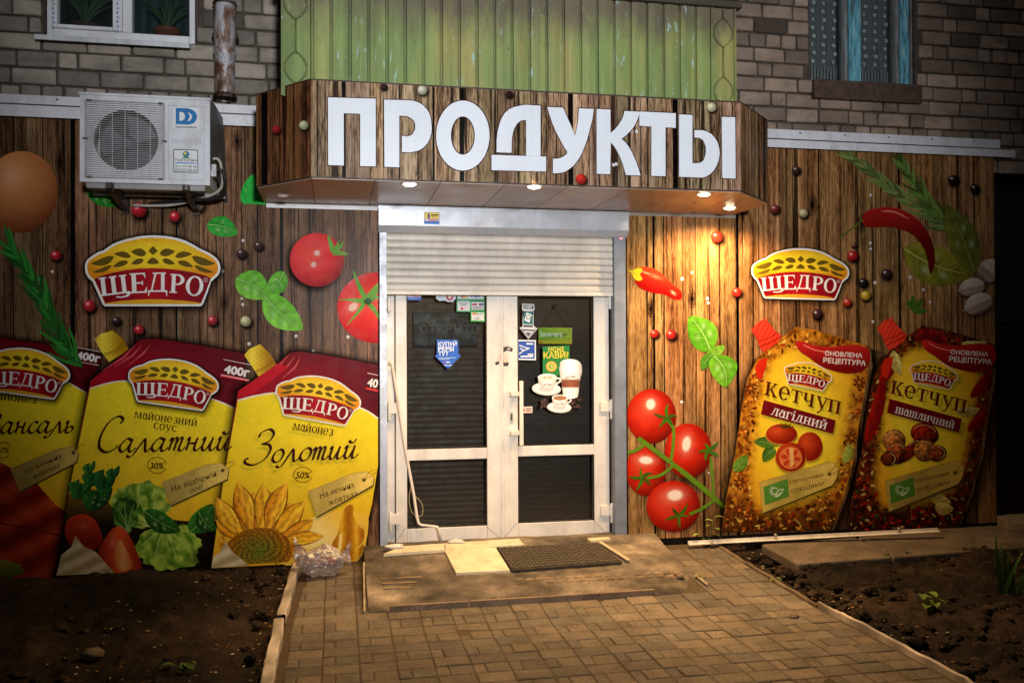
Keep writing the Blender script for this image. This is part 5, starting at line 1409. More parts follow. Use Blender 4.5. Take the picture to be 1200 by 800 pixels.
# ---- fruit and spice prints
def hi(a, x, y, rx, ry, rot, col, k=None): a.flat(ell(x, y, rx, ry, rot, 18), col)
def tomato(par, cx, cy, rx, ry, base=(216, 44, 38), rot=0, label=None, hl=(), clip=None, kk=20, dark=(120, 10, 8), name='printed_tomato'):
    a = Art(MUR, kk)
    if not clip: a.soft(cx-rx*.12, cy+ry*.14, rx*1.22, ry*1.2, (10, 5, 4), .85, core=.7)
    P = ell(cx, cy, rx, ry, rot, 44)
    if clip: P = [(max(clip[0], min(clip[1], x)), y) for x, y in P]
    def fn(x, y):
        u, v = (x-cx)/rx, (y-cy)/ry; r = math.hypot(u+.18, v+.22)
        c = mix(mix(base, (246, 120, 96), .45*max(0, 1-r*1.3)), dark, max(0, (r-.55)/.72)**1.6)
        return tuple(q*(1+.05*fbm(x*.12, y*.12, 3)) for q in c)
    a.grad(P, fn, max(2.5, rx/11))
    if not clip: a.soft(cx+rx*.25, cy+ry*.62, rx*.5, ry*.22, mix(base, (255, 150, 90), .5), .3)
    a.soft(cx-rx*.3, cy-ry*.3, rx*.55, ry*.5, mix(base, (255, 140, 90), .55), .35)
    for (dx, dy, w_, h_, ro, op) in hl:
        a.soft(cx+dx, cy+dy, w_*2.2, h_*2.0, (250, 170, 140), op*.7, ro); a.soft(cx+dx, cy+dy, w_*1.15, h_*1.15, (255, 236, 220), op, ro, core=.6)
    return a
def leaf_px(a, P0, P1, wd, bend, c1, c2, vein=(150, 196, 110), veins=True, tip=1.4, pex=.85, streak=0.0):
    d = Vector((P1[0]-P0[0], P1[1]-P0[1])); L = d.length; d.normalize(); n = Vector((-d.y, d.x))
    def pt(u, v):
        c = Vector(P0)+d*L*u+n*bend*sin(pi*u); return (c.x+n.x*v, c.y+n.y*v)
    prof = lambda u: wd/2*(sin(pi*u**pex))**(.75 if pex < 1 else 1.0)
    O = [pt(i/14, prof(i/14)) for i in range(15)]+[pt(i/14, -prof(i/14)) for i in range(13, 0, -1)]
    def fn(x, y):
        q = Vector((x, y))-Vector(P0); u = q.dot(d)/L; v = (q.dot(n)-bend*sin(pi*max(0, min(1, u))))/(wd/2)
        return tuple(c*(1+.16*fbm(x*.22, y*.22, 1)+(.07*sin(u*24-abs(v)*5)-.14*max(0, 1-abs(v)*3) if not streak else streak*sin(v*8+fbm(x*.1, y*.1)*3))) for c in mix(c1, c2, .5+.5*v+.25*(u-.5)))
    a.grad(O, fn, max(1.8, wd/10))
    if veins and wd > 18:
        for u, v, al in ((.38, .42, .34), (.62, .36, .26), (.45, -.45, .18)): q = pt(u, v*prof(u)); a.soft(q[0], q[1], wd*.2, wd*.13, (226, 246, 190), al, math.degrees(math.atan2(d.y, d.x))+25)
    if veins:
        a.line([pt(u, 0) for u in (.02, .2, .4, .6, .8, .95)], [wd*.05, wd*.04, wd*.035, wd*.03, wd*.02, .2], vein)
        k = a.k; a.k += 1
        for u in (.2, .36, .52, .68):
            for s in (-1, 1): a.line([pt(u, 0), pt(u+.12, s*prof(u+.12)*.75)], [wd*.022, .15], mix(c1, vein, .55), k)
def pepperc(par, lst, kk=12):
    for (x, y, r, c) in lst:
        a = Art(MUR, kk)
        a.soft(x+r*.25, y+r*.4, r*1.6, r*1.5, (8, 5, 4), .9, core=.5)
        a.grad(ell(x, y, r, r*.95, 20, 18), lambda X_, Y_: mix(tuple(min(255, q*1.35+18) for q in c), tuple(q*.45 for q in c), math.hypot(X_-x+r*.3, Y_-y+r*.35)/(1.5*r)), r/2.5)
        a.soft(x-r*.3, y-r*.35, r*.45, r*.35, (255, 240, 230), .75)
        a.build('printed_peppercorn', PRINT, par)
def salt(par, lst):
    for i, (x, y) in enumerate(lst):
        a = Art(MUR, 8); r = random.Random(i*7+int(x)); s = 1.5+r.random()*.7
        a.flat([(x-s, y-s*.6), (x+s*.3, y-s*1.2), (x+s, y+s*.2), (x+s*.2, y+s*1.1), (x-s*.7, y+s*.8)], (228, 224, 222)); a.flat([(x-s*.7, y+s*.8), (x+s*.2, y+s*1.1), (x+s, y+s*.2), (x, y)], (170, 164, 162)); a.build('printed_salt', PRINT, par)
RED, DRK, BEI, BLK = (176, 26, 34), (52, 26, 28), (200, 170, 110), (24, 18, 18)
pepperc(ML, [(163, 246, 9, (190, 24, 40)), (205, 254, 6.4, (190, 24, 40)), (65.5, 299.5, 6.2, RED), (105, 358.5, 7.2, RED), (136.5, 376, 5.2, DRK), (163, 386.5, 6, RED), (249, 375.5, 6, (180, 36, 48)), (288, 376.5, 6.4, (216, 186, 130)), (283, 297, 5.6, DRK), (303, 288, 5.2, DRK), (232, 241, 7, (150, 110, 60))])
salt(ML, [(285, 282), (261, 318), (61.5, 318.5), (283.5, 350), (284.5, 357), (292, 403), (347, 394), (408, 395), (367, 411), (46, 328)])
a = Art(MUR, 20); a.grad(ell(24, 225, 43.5, 48, 8, 44), lambda X_, Y_: mix((214, 140, 84), (96, 44, 18), (math.hypot(X_-12, Y_-205)/72)**1.8), 4); a.soft(12, 206, 24, 26, (255, 214, 170), .4); a.build('printed_egg', PRINT, ML)
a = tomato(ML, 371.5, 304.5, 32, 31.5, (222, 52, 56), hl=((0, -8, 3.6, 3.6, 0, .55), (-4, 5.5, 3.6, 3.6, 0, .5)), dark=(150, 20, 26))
for P in ([(388, 296), (384.5, 283), (384, 275), (388, 280), (392, 292)], [(390, 293), (398, 281), (399, 279), (396, 290), (394, 296)], [(390, 297), (402, 283), (400, 291), (395, 297)], [(390, 298), (400, 294), (408, 298), (400, 299), (392, 299)]): a.flat(catmull(P, True, 4), (104, 160, 60))
a.build('printed_tomato', PRINT, ML, label='smaller printed tomato with its stalk on the right')
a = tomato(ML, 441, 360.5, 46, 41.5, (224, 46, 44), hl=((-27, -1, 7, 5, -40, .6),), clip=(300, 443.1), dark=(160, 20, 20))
for P in ([(427, 352), (418, 335), (413.5, 316), (419, 326), (429, 345), (434, 351)], [(429, 356), (412, 353), (396, 351), (410, 350), (428, 350)], [(429, 356), (418, 370), (406, 381), (416, 368), (425, 354)], [(431, 358), (440, 368), (443, 374), (443, 366), (436, 356)], [(434, 352), (443, 350), (443, 347), (434, 347)]): a.flat(catmull(P, True, 4), (98, 164, 52))
a.grad([(425, 354), (430, 345), (438, 336), (443, 331), (443, 342), (438, 352), (432, 358)], lambda X_, Y_: mix((150, 200, 90), (70, 130, 40), (Y_-330)/28), 3); a.flat(ell(431, 353, 4.4, 4, 0, 16), (50, 90, 36))
a.build('printed_tomato', PRINT, ML, label='larger printed tomato cut off by the door edge')
a = Art(MUR, 20)
for q in ((275, 345), (1, 0)): pass
leaf_px(a, (276, 326), (315, 348), 34, -3, (96, 176, 48), (128, 200, 66)); leaf_px(a, (333, 318), (313, 347), 22, -2, (84, 166, 42), (116, 190, 60)); leaf_px(a, (309, 346), (355, 386), 34, 3, (108, 188, 52), (134, 206, 72))
a.build('printed_basil', PRINT, ML, label='three bright printed basil leaves beside the upper tomato')
a = Art(MUR, 20); leaf_px(a, (242, 263), (279, 274), 24, -3, (40, 150, 50), (60, 170, 60)); a.build('printed_basil', PRINT, ML, label='single printed basil leaf above the pouches')
a = Art(MUR, 20); leaf_px(a, (286, 240), (297, 204), 20, 2, (30, 170, 60), (50, 190, 70)); a.flat([(286, 238), (296, 206), (312, 240)], (44, 180, 66)); a.build('printed_basil', PRINT, ML, label='green printed leaf tip by the canopy')
a = Art(MUR, 20); leaf_px(a, (100, 218), (142, 240), 20, 3, (20, 110, 30), (40, 130, 40)); a.build('printed_basil', PRINT, ML, label='dark printed leaf below the air conditioner')
def rosemary(a, spine, n, ln, col, wd=3.0, seed=1):
    r = random.Random(seed); P = catmull(spine, False, 10); a.line(P, 2.2, tuple(c*.7 for c in col))
    N = len(P)-1; k0 = a.k
    for i in range(n):
        u = i/n; k = int(u*N); p = P[k]; q = P[min(N, k+1)]; an = math.atan2(q[1]-p[1], q[0]-p[0])
        s = 1 if i % 2 else -1; a2 = an+s*r.uniform(.12, .50)
        L = ln*r.uniform(.6, 1.1)*(1-.35*u); e = (p[0]+cos(a2)*L, p[1]+sin(a2)*L)
        mnm = ((p[0]+e[0])/2+cos(a2+1.57*s)*L*.05, (p[1]+e[1])/2+sin(a2+1.57*s)*L*.05); k_ = r.uniform(.65, 1.2)
        a.line(catmull([p, mnm, e], False, 4), [wd*.5, wd*.9, wd, wd, wd*.95, wd*.85, wd*.7, wd*.45, .4], tuple(c*k_ for c in col), k0+i % 24)
    a.k = k0+25
# ---- round-shouldered bakery style emblem with the word ЩЕДРО, used big and small
GL = {
 'Щ': [('R', .08, 0, .25, 1), ('R', .5, 0, .67, 1), ('R', .92, 0, 1.09, 1), ('R', .02, 0, 1.22, .085), ('R', .01, .93, .32, 1), ('R', .43, .93, .74, 1), ('R', .85, .93, 1.16, 1), ('P', [(1.13, .02), (1.22, .02), (1.22, -.1), (1.1, -.2), (.82, -.22), (.62, -.16), (.66, -.11), (.85, -.15), (1.05, -.12)])],
 'Е': [('R', .08, 0, .25, 1), ('R', .01, .93, .62, 1), ('R', .01, 0, .66, .075), ('R', .25, .46, .5, .535), ('P', [(.54, .93), (.62, .93), (.62, .7)]), ('P', [(.56, .075), (.66, .075), (.66, .3)]), ('P', [(.46, .46), (.52, .36), (.52, .64), (.46, .535)])],
 'Д': [('P', [(.13, .1), (.2, .1), (.40, .93), (.30, .93)]), ('R', .62, .1, .79, .93), ('R', .22, .93, .86, 1), ('R', .0, .03, .92, .105), ('P', [(.0, .105), (.08, .03), (.03, -.18), (.0, -.18)]), ('P', [(.92, .105), (.84, .03), (.89, -.18), (.92, -.18)])],
 'Р': [('R', .08, 0, .25, 1), ('R', .0, 0, .34, .07), ('R', .0, .93, .3, 1), ('A', .3, .71, .36, .29, .19, .22, -90, 90), ('R', .25, .42, .3, .49)],
 'О': [('A', .42, .5, .41, .53, .24, .46, 0, 360)],
 'к': [('R', .09, 0, .28, 1), ('R', .0, .92, .37, 1), ('R', .0, 0, .37, .08), ('P', [(.28, .42), (.38, .44), (.74, .95), (.60, .95)]), ('P', [(.34, .54), (.44, .60), (.84, .04), (.62, .04)]), ('R', .5, .92, .82, 1), ('R', .54, 0, .92, .08)],
 'е': [('A', .40, .5, .39, .53, .21, .44, 0, 318), ('R', .17, .47, .78, .55)],
 'т': [('R', .31, 0, .49, 1), ('R', .02, .91, .78, 1), ('P', [(.02, .91), (.08, .91), (.04, .66), (.0, .66)]), ('P', [(.78, .91), (.72, .91), (.76, .66), (.80, .66)]), ('R', .19, 0, .61, .08)],
 'ч': [('R', .54, 0, .72, 1), ('R', .42, 0, .84, .08), ('R', .45, .92, .81, 1), ('R', .09, .55, .26, 1), ('R', .0, .92, .34, 1), ('P', [(.09, .55), (.11, .42), (.2, .35), (.34, .34), (.54, .42), (.54, .50), (.38, .43), (.29, .45), (.26, .55)])],
 'у': [('P', [(.05, .95), (.24, .95), (.50, .28), (.43, .08)]), ('P', [(.69, .95), (.77, .95), (.46, -.12), (.33, -.3), (.19, -.32), (.16, -.22), (.28, -.2), (.37, -.08)]), ('R', .0, .92, .36, 1), ('R', .54, .92, .88, 1)],
 'п': [('R', .09, 0, .27, 1), ('R', .61, 0, .79, 1), ('R', .0, .915, .88, 1), ('R', .0, 0, .36, .08), ('R', .52, 0, .88, .08)],
}
GL.update({
 'а': [('A', .36, .38, .34, .40, .17, .32, 0, 360), ('R', .53, 0, .71, .92), ('R', .53, 0, .82, .09), ('P', [(.12, .80), (.2, .78), (.4, .93), (.53, .86), (.6, .98), (.38, 1.03), (.18, .96)])],
 'о': [('A', .42, .5, .41, .53, .22, .45, 0, 360)],
 'с': [('A', .42, .5, .41, .53, .22, .45, 40, 320)],
 'н': [('R', .09, 0, .27, 1), ('R', .61, 0, .79, 1), ('R', .27, .45, .61, .54), ('R', .0, .92, .36, 1), ('R', .0, 0, .36, .08), ('R', .52, .92, .88, 1), ('R', .52, 0, .88, .08)],
 'и': [('R', .09, 0, .27, 1), ('R', .63, 0, .81, 1), ('P', [(.27, .10), (.27, .28), (.63, .90), (.63, .72)]), ('R', .0, .92, .36, 1), ('R', .0, 0, .36, .08), ('R', .54, .92, .90, 1), ('R', .54, 0, .90, .08)],
 'м': [('R', .09, 0, .19, 1), ('R', .83, 0, 1.01, 1), ('P', [(.14, 1), (.32, 1), (.58, .25), (.52, .02)]), ('P', [(.83, 1), (.90, 1), (.58, .02), (.52, .02)]), ('R', .0, .92, .2, 1), ('R', .0, 0, .3, .08), ('R', .74, 0, 1.1, .08), ('R', .95, .92, 1.1, 1)],
 'з': [('A', .36, .73, .33, .29, .15, .21, -90, 150), ('A', .38, .27, .36, .31, .17, .22, -150, 90), ('R', .22, .45, .40, .53)],
 'л': [('P', [(.12, 0), (.24, .04), (.46, 1), (.34, 1)]), ('R', .60, 0, .78, 1), ('R', .3, .92, .88, 1), ('R', .0, 0, .26, .09), ('R', .50, 0, .88, .08)],
 'г': [('R', .09, 0, .27, 1), ('R', .0, .91, .66, 1), ('P', [(.58, .91), (.66, .91), (.68, .64), (.62, .64)]), ('R', .0, 0, .38, .08)],
 'і': [('R', .12, 0, .30, .95), ('R', .02, 0, .40, .08), ('R', .02, .88, .30, .96), ('A', .2, 1.22, .1, .11, .001, .001, 0, 360)],
 'д': [('P', [(.14, .1), (.24, .1), (.46, .93), (.34, .93)]), ('R', .58, .1, .76, .93), ('R', .28, .92, .84, 1), ('R', .0, .03, .92, .11), ('R', .0, -.18, .07, .03), ('R', .85, -.18, .92, .03)],
 'ш': [('R', .09, 0, .27, 1), ('R', .52, 0, .70, 1), ('R', .95, 0, 1.13, 1), ('R', .0, 0, 1.22, .085), ('R', .0, .92, .36, 1), ('R', .43, .92, .79, 1), ('R', .86, .92, 1.22, 1)],
})
GL['й'] = GL['и']+[('P', [(.26, 1.36), (.34, 1.36), (.45, 1.2), (.58, 1.36), (.66, 1.36), (.56, 1.14), (.45, 1.08), (.34, 1.14)])]
ADV = {'а': .84, 'о': .88, 'с': .82, 'н': .96, 'и': .98, 'й': .98, 'м': 1.16, 'з': .78, 'л': .94, 'г': .72, 'і': .46, 'д': .98, 'ш': 1.28, 'Щ': 1.3, 'Е': .73, 'Д': .98, 'Р': .72, 'О': .88, 'к': .95, 'е': .86, 'т': .86, 'ч': .92, 'у': .90, 'п': .96}
def slab(a, ch, f, col):
    """f maps glyph units (x right, y up) to pixels"""
    k0 = a.k
    for i, e in enumerate(GL[ch]):
        k = k0+i*.35
        if e[0] == 'R': a.flat([f(e[1], e[2]), f(e[3], e[2]), f(e[3], e[4]), f(e[1], e[4])], col, k)
        elif e[0] == 'P': a.flat([f(*p) for p in e[1]], col, k)
        else:
            _, cx, cy, rx, ry, ix, iy, a0, a1 = e; n = 30
            O = ell(cx, cy, rx, ry, 0, n, a0, a1); I = ell(cx, cy, ix, iy, 0, n, a0, a1)
            if a1-a0 >= 360: O.append(O[0]); I.append(I[0])
            pts = [f(*p) for p in O]+[f(*p) for p in I]; q = len(O)
            a.put(pts, [(j, j+1, q+j+1, q+j) for j in range(q-1)], col, k)
    a.k = k0+2.6
def serif(a, word, x, y, h, ang, col, width, align='L'):
    tot = sum(ADV[c] for c in word); xs_ = width/(tot*h); ca, sa = cos(math.radians(ang)), sin(math.radians(ang)); X_ = 0
    if align == 'C': x, y = x-ca*width/2, y-sa*width/2
    for ch in word:
        slab(a, ch, lambda u, v: (x+(X_+u)*h*xs_*ca+v*h*sa, y+(X_+u)*h*xs_*sa-v*h*ca), col); X_ += ADV[ch]
LOUT = [(332, 243), (333, 230), (337, 220), (344, 211), (355, 203), (366, 195), (378, 188), (390, 182), (405, 178), (416, 170), (428, 161), (443, 152), (462, 144), (485, 136), (510, 130), (535, 125), (560, 121), (600, 119), (640, 121), (670, 125), (700, 132), (724, 140), (745, 150), (762, 159), (778, 169), (795, 177), (812, 185), (828, 194), (842, 205), (853, 217), (859, 230), (862, 248), (859, 264), (851, 277), (838, 288), (825, 300), (812, 340), (795, 385), (786, 396), (410, 396), (401, 388), (380, 340), (362, 300), (346, 286), (335, 268)]
LEAFS = [((572, 192), (512, 182), 30, 2), ((512, 203), (445, 192), 24, 4), ((446, 202), (354, 230), 30, -7), ((562, 214), (512, 231), 22, 0), ((502, 222), (440, 243), 22, 2), ((438, 236), (360, 264), 17, -5)]
def emblem(name, par, cx, cy, scale, ang, label=None, kk=30, mp=None, rtm=True):
    a = Art(mp or MUR, kk); ca, sa = cos(math.radians(ang)), sin(math.radians(ang))
    T = lambda x, y: (cx+((x-597)*ca-(y-258)*sa)*scale, cy+((x-597)*sa+(y-258)*ca)*scale)
    TT = lambda P: [T(*p) for p in P]
    if scale > .2:
        E_ = TT(grow(LOUT, 0)); E_ = E_+[E_[0]]; O_ = [(x+1.5, y+3) for x, y in TT(grow(LOUT, 26))]; a.fade(E_, O_+[O_[0]], (8, 5, 4), .9)
    a.flat(TT(LOUT), (238, 236, 232))
    I = grow(LOUT, -9)
    def inv(px, py):
        u, v = (px-cx)/scale, (py-cy)/scale; return (u*ca+v*sa+597, -u*sa+v*ca+258)
    def fy(px, py):
        x, y = inv(px, py); return mix((250, 214, 44), (226, 142, 26), (abs(x-597)/250)**2*.8+max(0, (160-y)/60)+max(0, (y-235)/50))
    a.grad(TT(I), fy, max(2.2, 14*scale))
    ban = [(368, 290), (395, 278), (440, 265), (490, 255), (540, 249), (600, 247), (660, 250), (710, 256), (760, 265), (805, 277), (824, 288), (806, 336), (786, 384), (770, 380), (720, 374), (660, 370), (597, 368), (535, 370), (480, 374), (428, 381), (412, 385), (392, 342)]
    def fr(px, py):
        x, y = inv(px, py); return mix((176, 24, 36), (120, 10, 24), abs(x-597)/230)
    a.grad(TT(ban), fr, max(2.2, 14*scale))
    a.flat(TT([(404, 384), (415, 386), (480, 375), (535, 371), (597, 369), (660, 371), (720, 375), (782, 385), (780, 388), (410, 388)]), (226, 166, 40))
    ol = (104, 84, 22); k = a.k
    for (p0, p1, wd, bend) in LEAFS:
        for s in (1, -1):
            q0, q1 = (p0, p1) if s > 0 else ((1196-p0[0], p0[1]), (1196-p1[0], p1[1]))
            d = Vector((q1[0]-q0[0], q1[1]-q0[1])); L = d.length; d.normalize(); n = Vector((-d.y, d.x))*s
            pr = lambda u: wd/2*sin(pi*u**.8)**.8
            pt = lambda u, v: (q0[0]+d.x*L*u+n.x*(v+bend*sin(pi*u)), q0[1]+d.y*L*u+n.y*(v+bend*sin(pi*u)))
            a.flat(TT([pt(i/9, pr(i/9)) for i in range(10)]+[pt(i/9, -pr(i/9)) for i in range(8, 0, -1)]), ol, k)
    a.flat(TT([(598, 160), (617, 180), (598, 197), (579, 180)]), ol, k); a.flat(TT(catmull([(598, 205), (622, 226), (598, 232), (574, 226)], True, 4)), ol, k)
    a.k += 1
    for ch, x, yb, h, ro, xs_ in (('Щ', 393, 357, 72, -7, 1.32), ('Е', 509, 346, 78, -3, 1.28), ('Д', 579, 342, 78, 0, 1.04), ('Р', 662, 343, 74, 3, 1.16), ('О', 722, 350, 74, 6, 1.12)):
        c_, s_ = cos(math.radians(ro)), sin(math.radians(ro))
        slab(a, ch, lambda u, v: T(x+(u*h*xs_)*c_+(v*h)*s_, yb+(u*h*xs_)*s_-(v*h)*c_), (240, 236, 230))
    if rtm:
        x, y = T(804, 293); a.line(ell(x, y, 8*scale, 8*scale, 0, 14), 1.6*scale, (225, 200, 200), closed=True); a.text('R', x, y+3.6*scale, 8*scale, (225, 200, 200), ang, 0, align='C')
    a.build(name, PRINT, par, label=label); return a
emblem('printed_emblem', ML, 179.0, 317.4, .2999, 0, 'big printed emblem with wheat ears on the planks')
emblem('printed_emblem', MR, 937.8, 320.8, .2170, 1.5, 'big printed emblem with wheat ears on the planks', kk=30)
# ---- italic lettering drawn with a broad nib
SCR = {
 'С': ([[(1.02, 2.15), (1.12, 2.5), (.85, 2.72), (.42, 2.35), (.12, 1.4), (.12, .45), (.48, 0), (.9, .12), (1.15, .5)]], 1.22),
 'З': ([[(.30, 2.05), (.42, 2.45), (.85, 2.65), (1.12, 2.3), (.95, 1.75), (.5, 1.5)], [(.5, 1.52), (.95, 1.42), (1.08, .95), (.8, .25), (.25, -.12), (-.22, .05), (-.25, .38), (-.08, .42)]], 1.25),
 'П': ([[(.1, 1.9), (.4, 2.3), (1.5, 2.3)]], 1.5),
 'а': ([[(.60, .86), (.36, 1.0), (.10, .62), (.04, .22), (.2, 0), (.42, .18), (.60, .68), (.66, .98)], [(.66, 1.0), (.56, .32), (.60, .03), (.76, .05), (.92, .30)]], .92),
 'л': ([[(-.42, -.30), (-.26, -.42), (-.06, -.22), (.14, .3), (.40, .98)], [(.42, 1.02), (.48, .5), (.54, .06), (.66, .02), (.84, .28)]], .84),
 'т': ([[(.0, .74), (.10, .98), (.14, .8), (.06, 0)], [(.10, .5), (.28, .96), (.40, .9), (.34, 0)], [(.38, .5), (.56, .98), (.68, .88), (.60, .2), (.66, .02), (.80, .06), (.94, .3)]], .95),
 'н': ([[(.0, .78), (.11, 1.0), (.12, .7), (.06, 0)], [(.08, .5), (.28, .56), (.52, .52)], [(.56, 1.0), (.48, .3), (.52, .03), (.66, .04), (.84, .3)]], .84),
 'и': ([[(.0, .76), (.10, 1.0), (.12, .75), (.06, .25), (.14, .01), (.30, .1), (.50, .66)], [(.56, 1.0), (.48, .3), (.52, .03), (.66, .04), (.84, .3)]], .84),
 'й': ([[(.0, .76), (.10, 1.0), (.12, .75), (.06, .25), (.14, .01), (.30, .1), (.50, .66)], [(.56, 1.0), (.48, .3), (.52, .03), (.66, .04), (.84, .3)], [(.18, 1.42), (.30, 1.24), (.46, 1.26), (.60, 1.5)]], .84),
 'о': ([[(.42, 1.0), (.14, .78), (.04, .3), (.20, 0), (.48, .14), (.62, .62), (.52, .94), (.36, 1.0)]], .72),
 'с': ([[(.54, .84), (.38, 1.0), (.12, .72), (.04, .28), (.2, 0), (.42, .08), (.58, .30)]], .60),
 'ь': ([[(.0, .76), (.10, 1.0), (.12, .75), (.06, .2), (.16, 0), (.38, .06), (.50, .34), (.38, .52), (.20, .44), (.10, .3)]], .62),
 'в': ([[(.08, .3), (.04, .6), (.25, 1.5), (.45, 1.62), (.42, 1.2), (.1, .85)], [(.1, .9), (.45, .78), (.50, .25), (.22, 0), (.08, .25)]], .66),
}
def script(a, word, x, y, h, ang, col, xs=1.0, shear=.16, wt=1.0):
    c_, s_ = cos(math.radians(ang)), sin(math.radians(ang)); X_ = 0
    for ch in word:
        st, adv = SCR[ch]
        for P in st:
            Q = []
            for u, v in P:
                uu = (X_+u+shear*v)*h*xs; vv = v*h; Q.append((x+uu*c_+vv*s_, y+uu*s_-vv*c_))
            a.nib(Q, h*.075*wt, h*.27*wt, 35, col); a.k += .0
        X_ += adv
    return X_*h*xs
BRN = (58, 24, 12)
def tagcard(par, poly, hole, lines, base, kk, ang, string=None, eco=False):
    a = Art(MUR, kk)
    a.flat([(x+.8, y+1.6) for x, y in poly], (70, 50, 20)); cx = sum(p[0] for p in poly)/len(poly); cy = sum(p[1] for p in poly)/len(poly)
    a.grad(poly, lambda X_, Y_: tuple(q*(1+.10*fbm(X_*.12, Y_*.5, 2)+.12*sin((X_-cx)*.05)) for q in base), 4)
    a.line(poly, .6, tuple(q*.72 for q in base), closed=True)
    a.flat(ell(hole[0], hole[1], 2.4, 2.3), tuple(q*.6 for q in base)); a.flat(ell(hole[0], hole[1], 1.3, 1.2), (46, 30, 14))
    if string:
        for P in string: a.line(catmull(P, False, 6), .7, (150, 104, 40))
    for (t, x, y, h, wd) in lines: a.text(t, x, y, h, (70, 48, 14), ang, .004, .12, width=wd, align='C')
    if eco:
        q = eco; a.flat(q, (84, 136, 48)); c = (sum(p[0] for p in q)/4, sum(p[1] for p in q)/4)
        for i in range(9):
            an = math.radians(120+i*24); a.line([(c[0]-2+cos(an)*4.6, c[1]-1-sin(an)*4.6), (c[0]-2+cos(an)*6.6, c[1]-1-sin(an)*6.6)], .7, (226, 232, 206), a.k)
        a.line(ell(c[0]-2, c[1]-1, 3.6, 3.6, 0, 14, 60, 330), .8, (226, 232, 206)); a.line(catmull([(c[0]-1, c[1]+6), (c[0]+4, c[1]+4), (c[0]+8, c[1]-3), (c[0]+2, c[1]-1), (c[0]-1, c[1]+6), (c[0]+5, c[1]+1)], False, 5), .8, (226, 232, 206))
    a.build('printed_tag', PRINT, par)
RC, RC2, YC, YC2 = (150, 14, 30), (92, 8, 22), (250, 218, 30), (232, 170, 24)
def mayo_body(name, label, body, redline, cap, kk, ycl=None, x0=0, shine=(), light=0.0):
    """body: outline, redline: white curve dividing red top from yellow field, from left to right"""
    a = Art(MUR, kk); xs_ = [p[0] for p in body]; ys_ = [p[1] for p in body]; xa, xb, ya, yb = min(xs_), max(xs_), min(ys_), max(ys_)
    a.fade(body+[body[0]], [(x-3, y+1) for x, y in grow(body, 9)]+[(grow(body, 9)[0][0]-3, grow(body, 9)[0][1]+1)], (8, 4, 3), .85)
    if cap:
        u, d = cap
        ux, uy = u[0]; qx, qy = u[3]; LL = math.hypot(qx-ux, qy-uy)
        def fc(X_, Y_):
            v = ((X_-ux)*(qx-ux)+(Y_-uy)*(qy-uy))/(LL*LL); return mix((255, 226, 70), (168, 118, 8), abs(v-.30)*1.5+.12*sin(v*40))
        a.grad(u, fc, 3); a.line(d, 1.3, (140, 96, 10)); a.line([(p[0]+1.2, p[1]+2.2) for p in d], .8, (150, 104, 14))
    a.grad(body, lambda X_, Y_: mix(mix((186, 20, 38), RC2, (X_-xa)/(xb-xa)*1.0), (70, 4, 16), max(0, (ya+24-Y_)/60)), 6)
    for P in shine: a.line(P, [.4, 2.2, .4], (206, 84, 84))
    low = [p for p in body if p[1] > redline[0][1]+3 or p[1] > redline[-1][1]+3]
    return a
SUNY = (240, 176, 30)
def ruffle(c, rx, ry, seed, n=64, amp=.14, fr=5):
    o = []
    for i in range(n):
        t = 2*pi*i/n; q = 1+1.5*amp*noise.noise((2.1*cos(t)+seed, 2.1*sin(t), seed))+.9*amp*noise.noise((6.5*cos(t), 6.5*sin(t)+seed, 2))
        o.append((c[0]+rx*cos(t)*q, c[1]+ry*sin(t)*q))
    return o
def lettuce(a, c, rx, ry, seed, c1, c2, root, step=2.2):
    P = ruffle(c, rx, ry, seed, 72, .16)
    def fn(x, y):
        an = math.atan2(y-root[1], x-root[0]); r = math.hypot((x-c[0])/rx, (y-c[1])/ry)
        f = .5+.34*sin(an*9+fbm(x*.08, y*.08, seed)*4)+.5*fbm(x*.11, y*.11, seed+3, 4)+.25*(r-.6)
        return mix(c2, c1, f)
    a.grad(P, fn, step)
    k = a.k; a.k += 1
    for i in range(7):
        q = P[int(i*72/7+seed) % 72]; m_ = ((q[0]+root[0])/2+2*sin(i*2.), (q[1]+root[1])/2)
        a.line(catmull([root, m_, (root[0]+(q[0]-root[0])*.86, root[1]+(q[1]-root[1])*.86)], False, 5), [1.0-.07*j for j in range(11)], mix(c1, (235, 240, 190), .45), k)
def swirl(a, pts, tip):
    xa = min(p[0] for p in pts); xb = max(p[0] for p in pts)
    a.grad(pts, lambda x, y: mix((238, 226, 190), (150, 124, 80), .5+.5*sin((x-tip[0])*.16+(y-tip[1])*.34)*.6+.25*((x-xa)/(xb-xa)-.5)), 3.4)
# ---------------- pouch cut by the left frame edge
def yfield(top, bot):
    return lambda x, y: mix((248, 222, 40), (226, 168, 36), max(0, min(1, (y-top)/(bot-top)))**1.4)
B1 = [(-120, 450), (-70, 398), (-30, 392), (0, 395.5), (60, 404), (118, 416), (117, 425), (103, 458), (85, 560), (62, 677), (-170, 692)]
p1 = mayo_body('', '', B1, [(0, 440), (100, 460)], None, 40)
Y1 = [(-118, 470), (-60, 442), (20, 432), (60, 440), (82, 449), (102.5, 461), (85, 560), (62, 677), (-168, 691)]
p1.grad(Y1, yfield(470, 620), 7); p1.line([(-118, 470), (-60, 442), (20, 432), (60, 440), (82, 449), (102.5, 461)], 1.2, (240, 230, 210))
def salm(x, y): return mix((206, 78, 40), (120, 26, 14), .5+.5*sin((x*.5+y)*.16)+.3*fbm(x*.05, y*.05))
p1.grad([(-150, 560), (-40, 535), (2, 542), (40, 562), (66, 592), (79, 600), (62, 677), (-168, 691)], salm, 6)
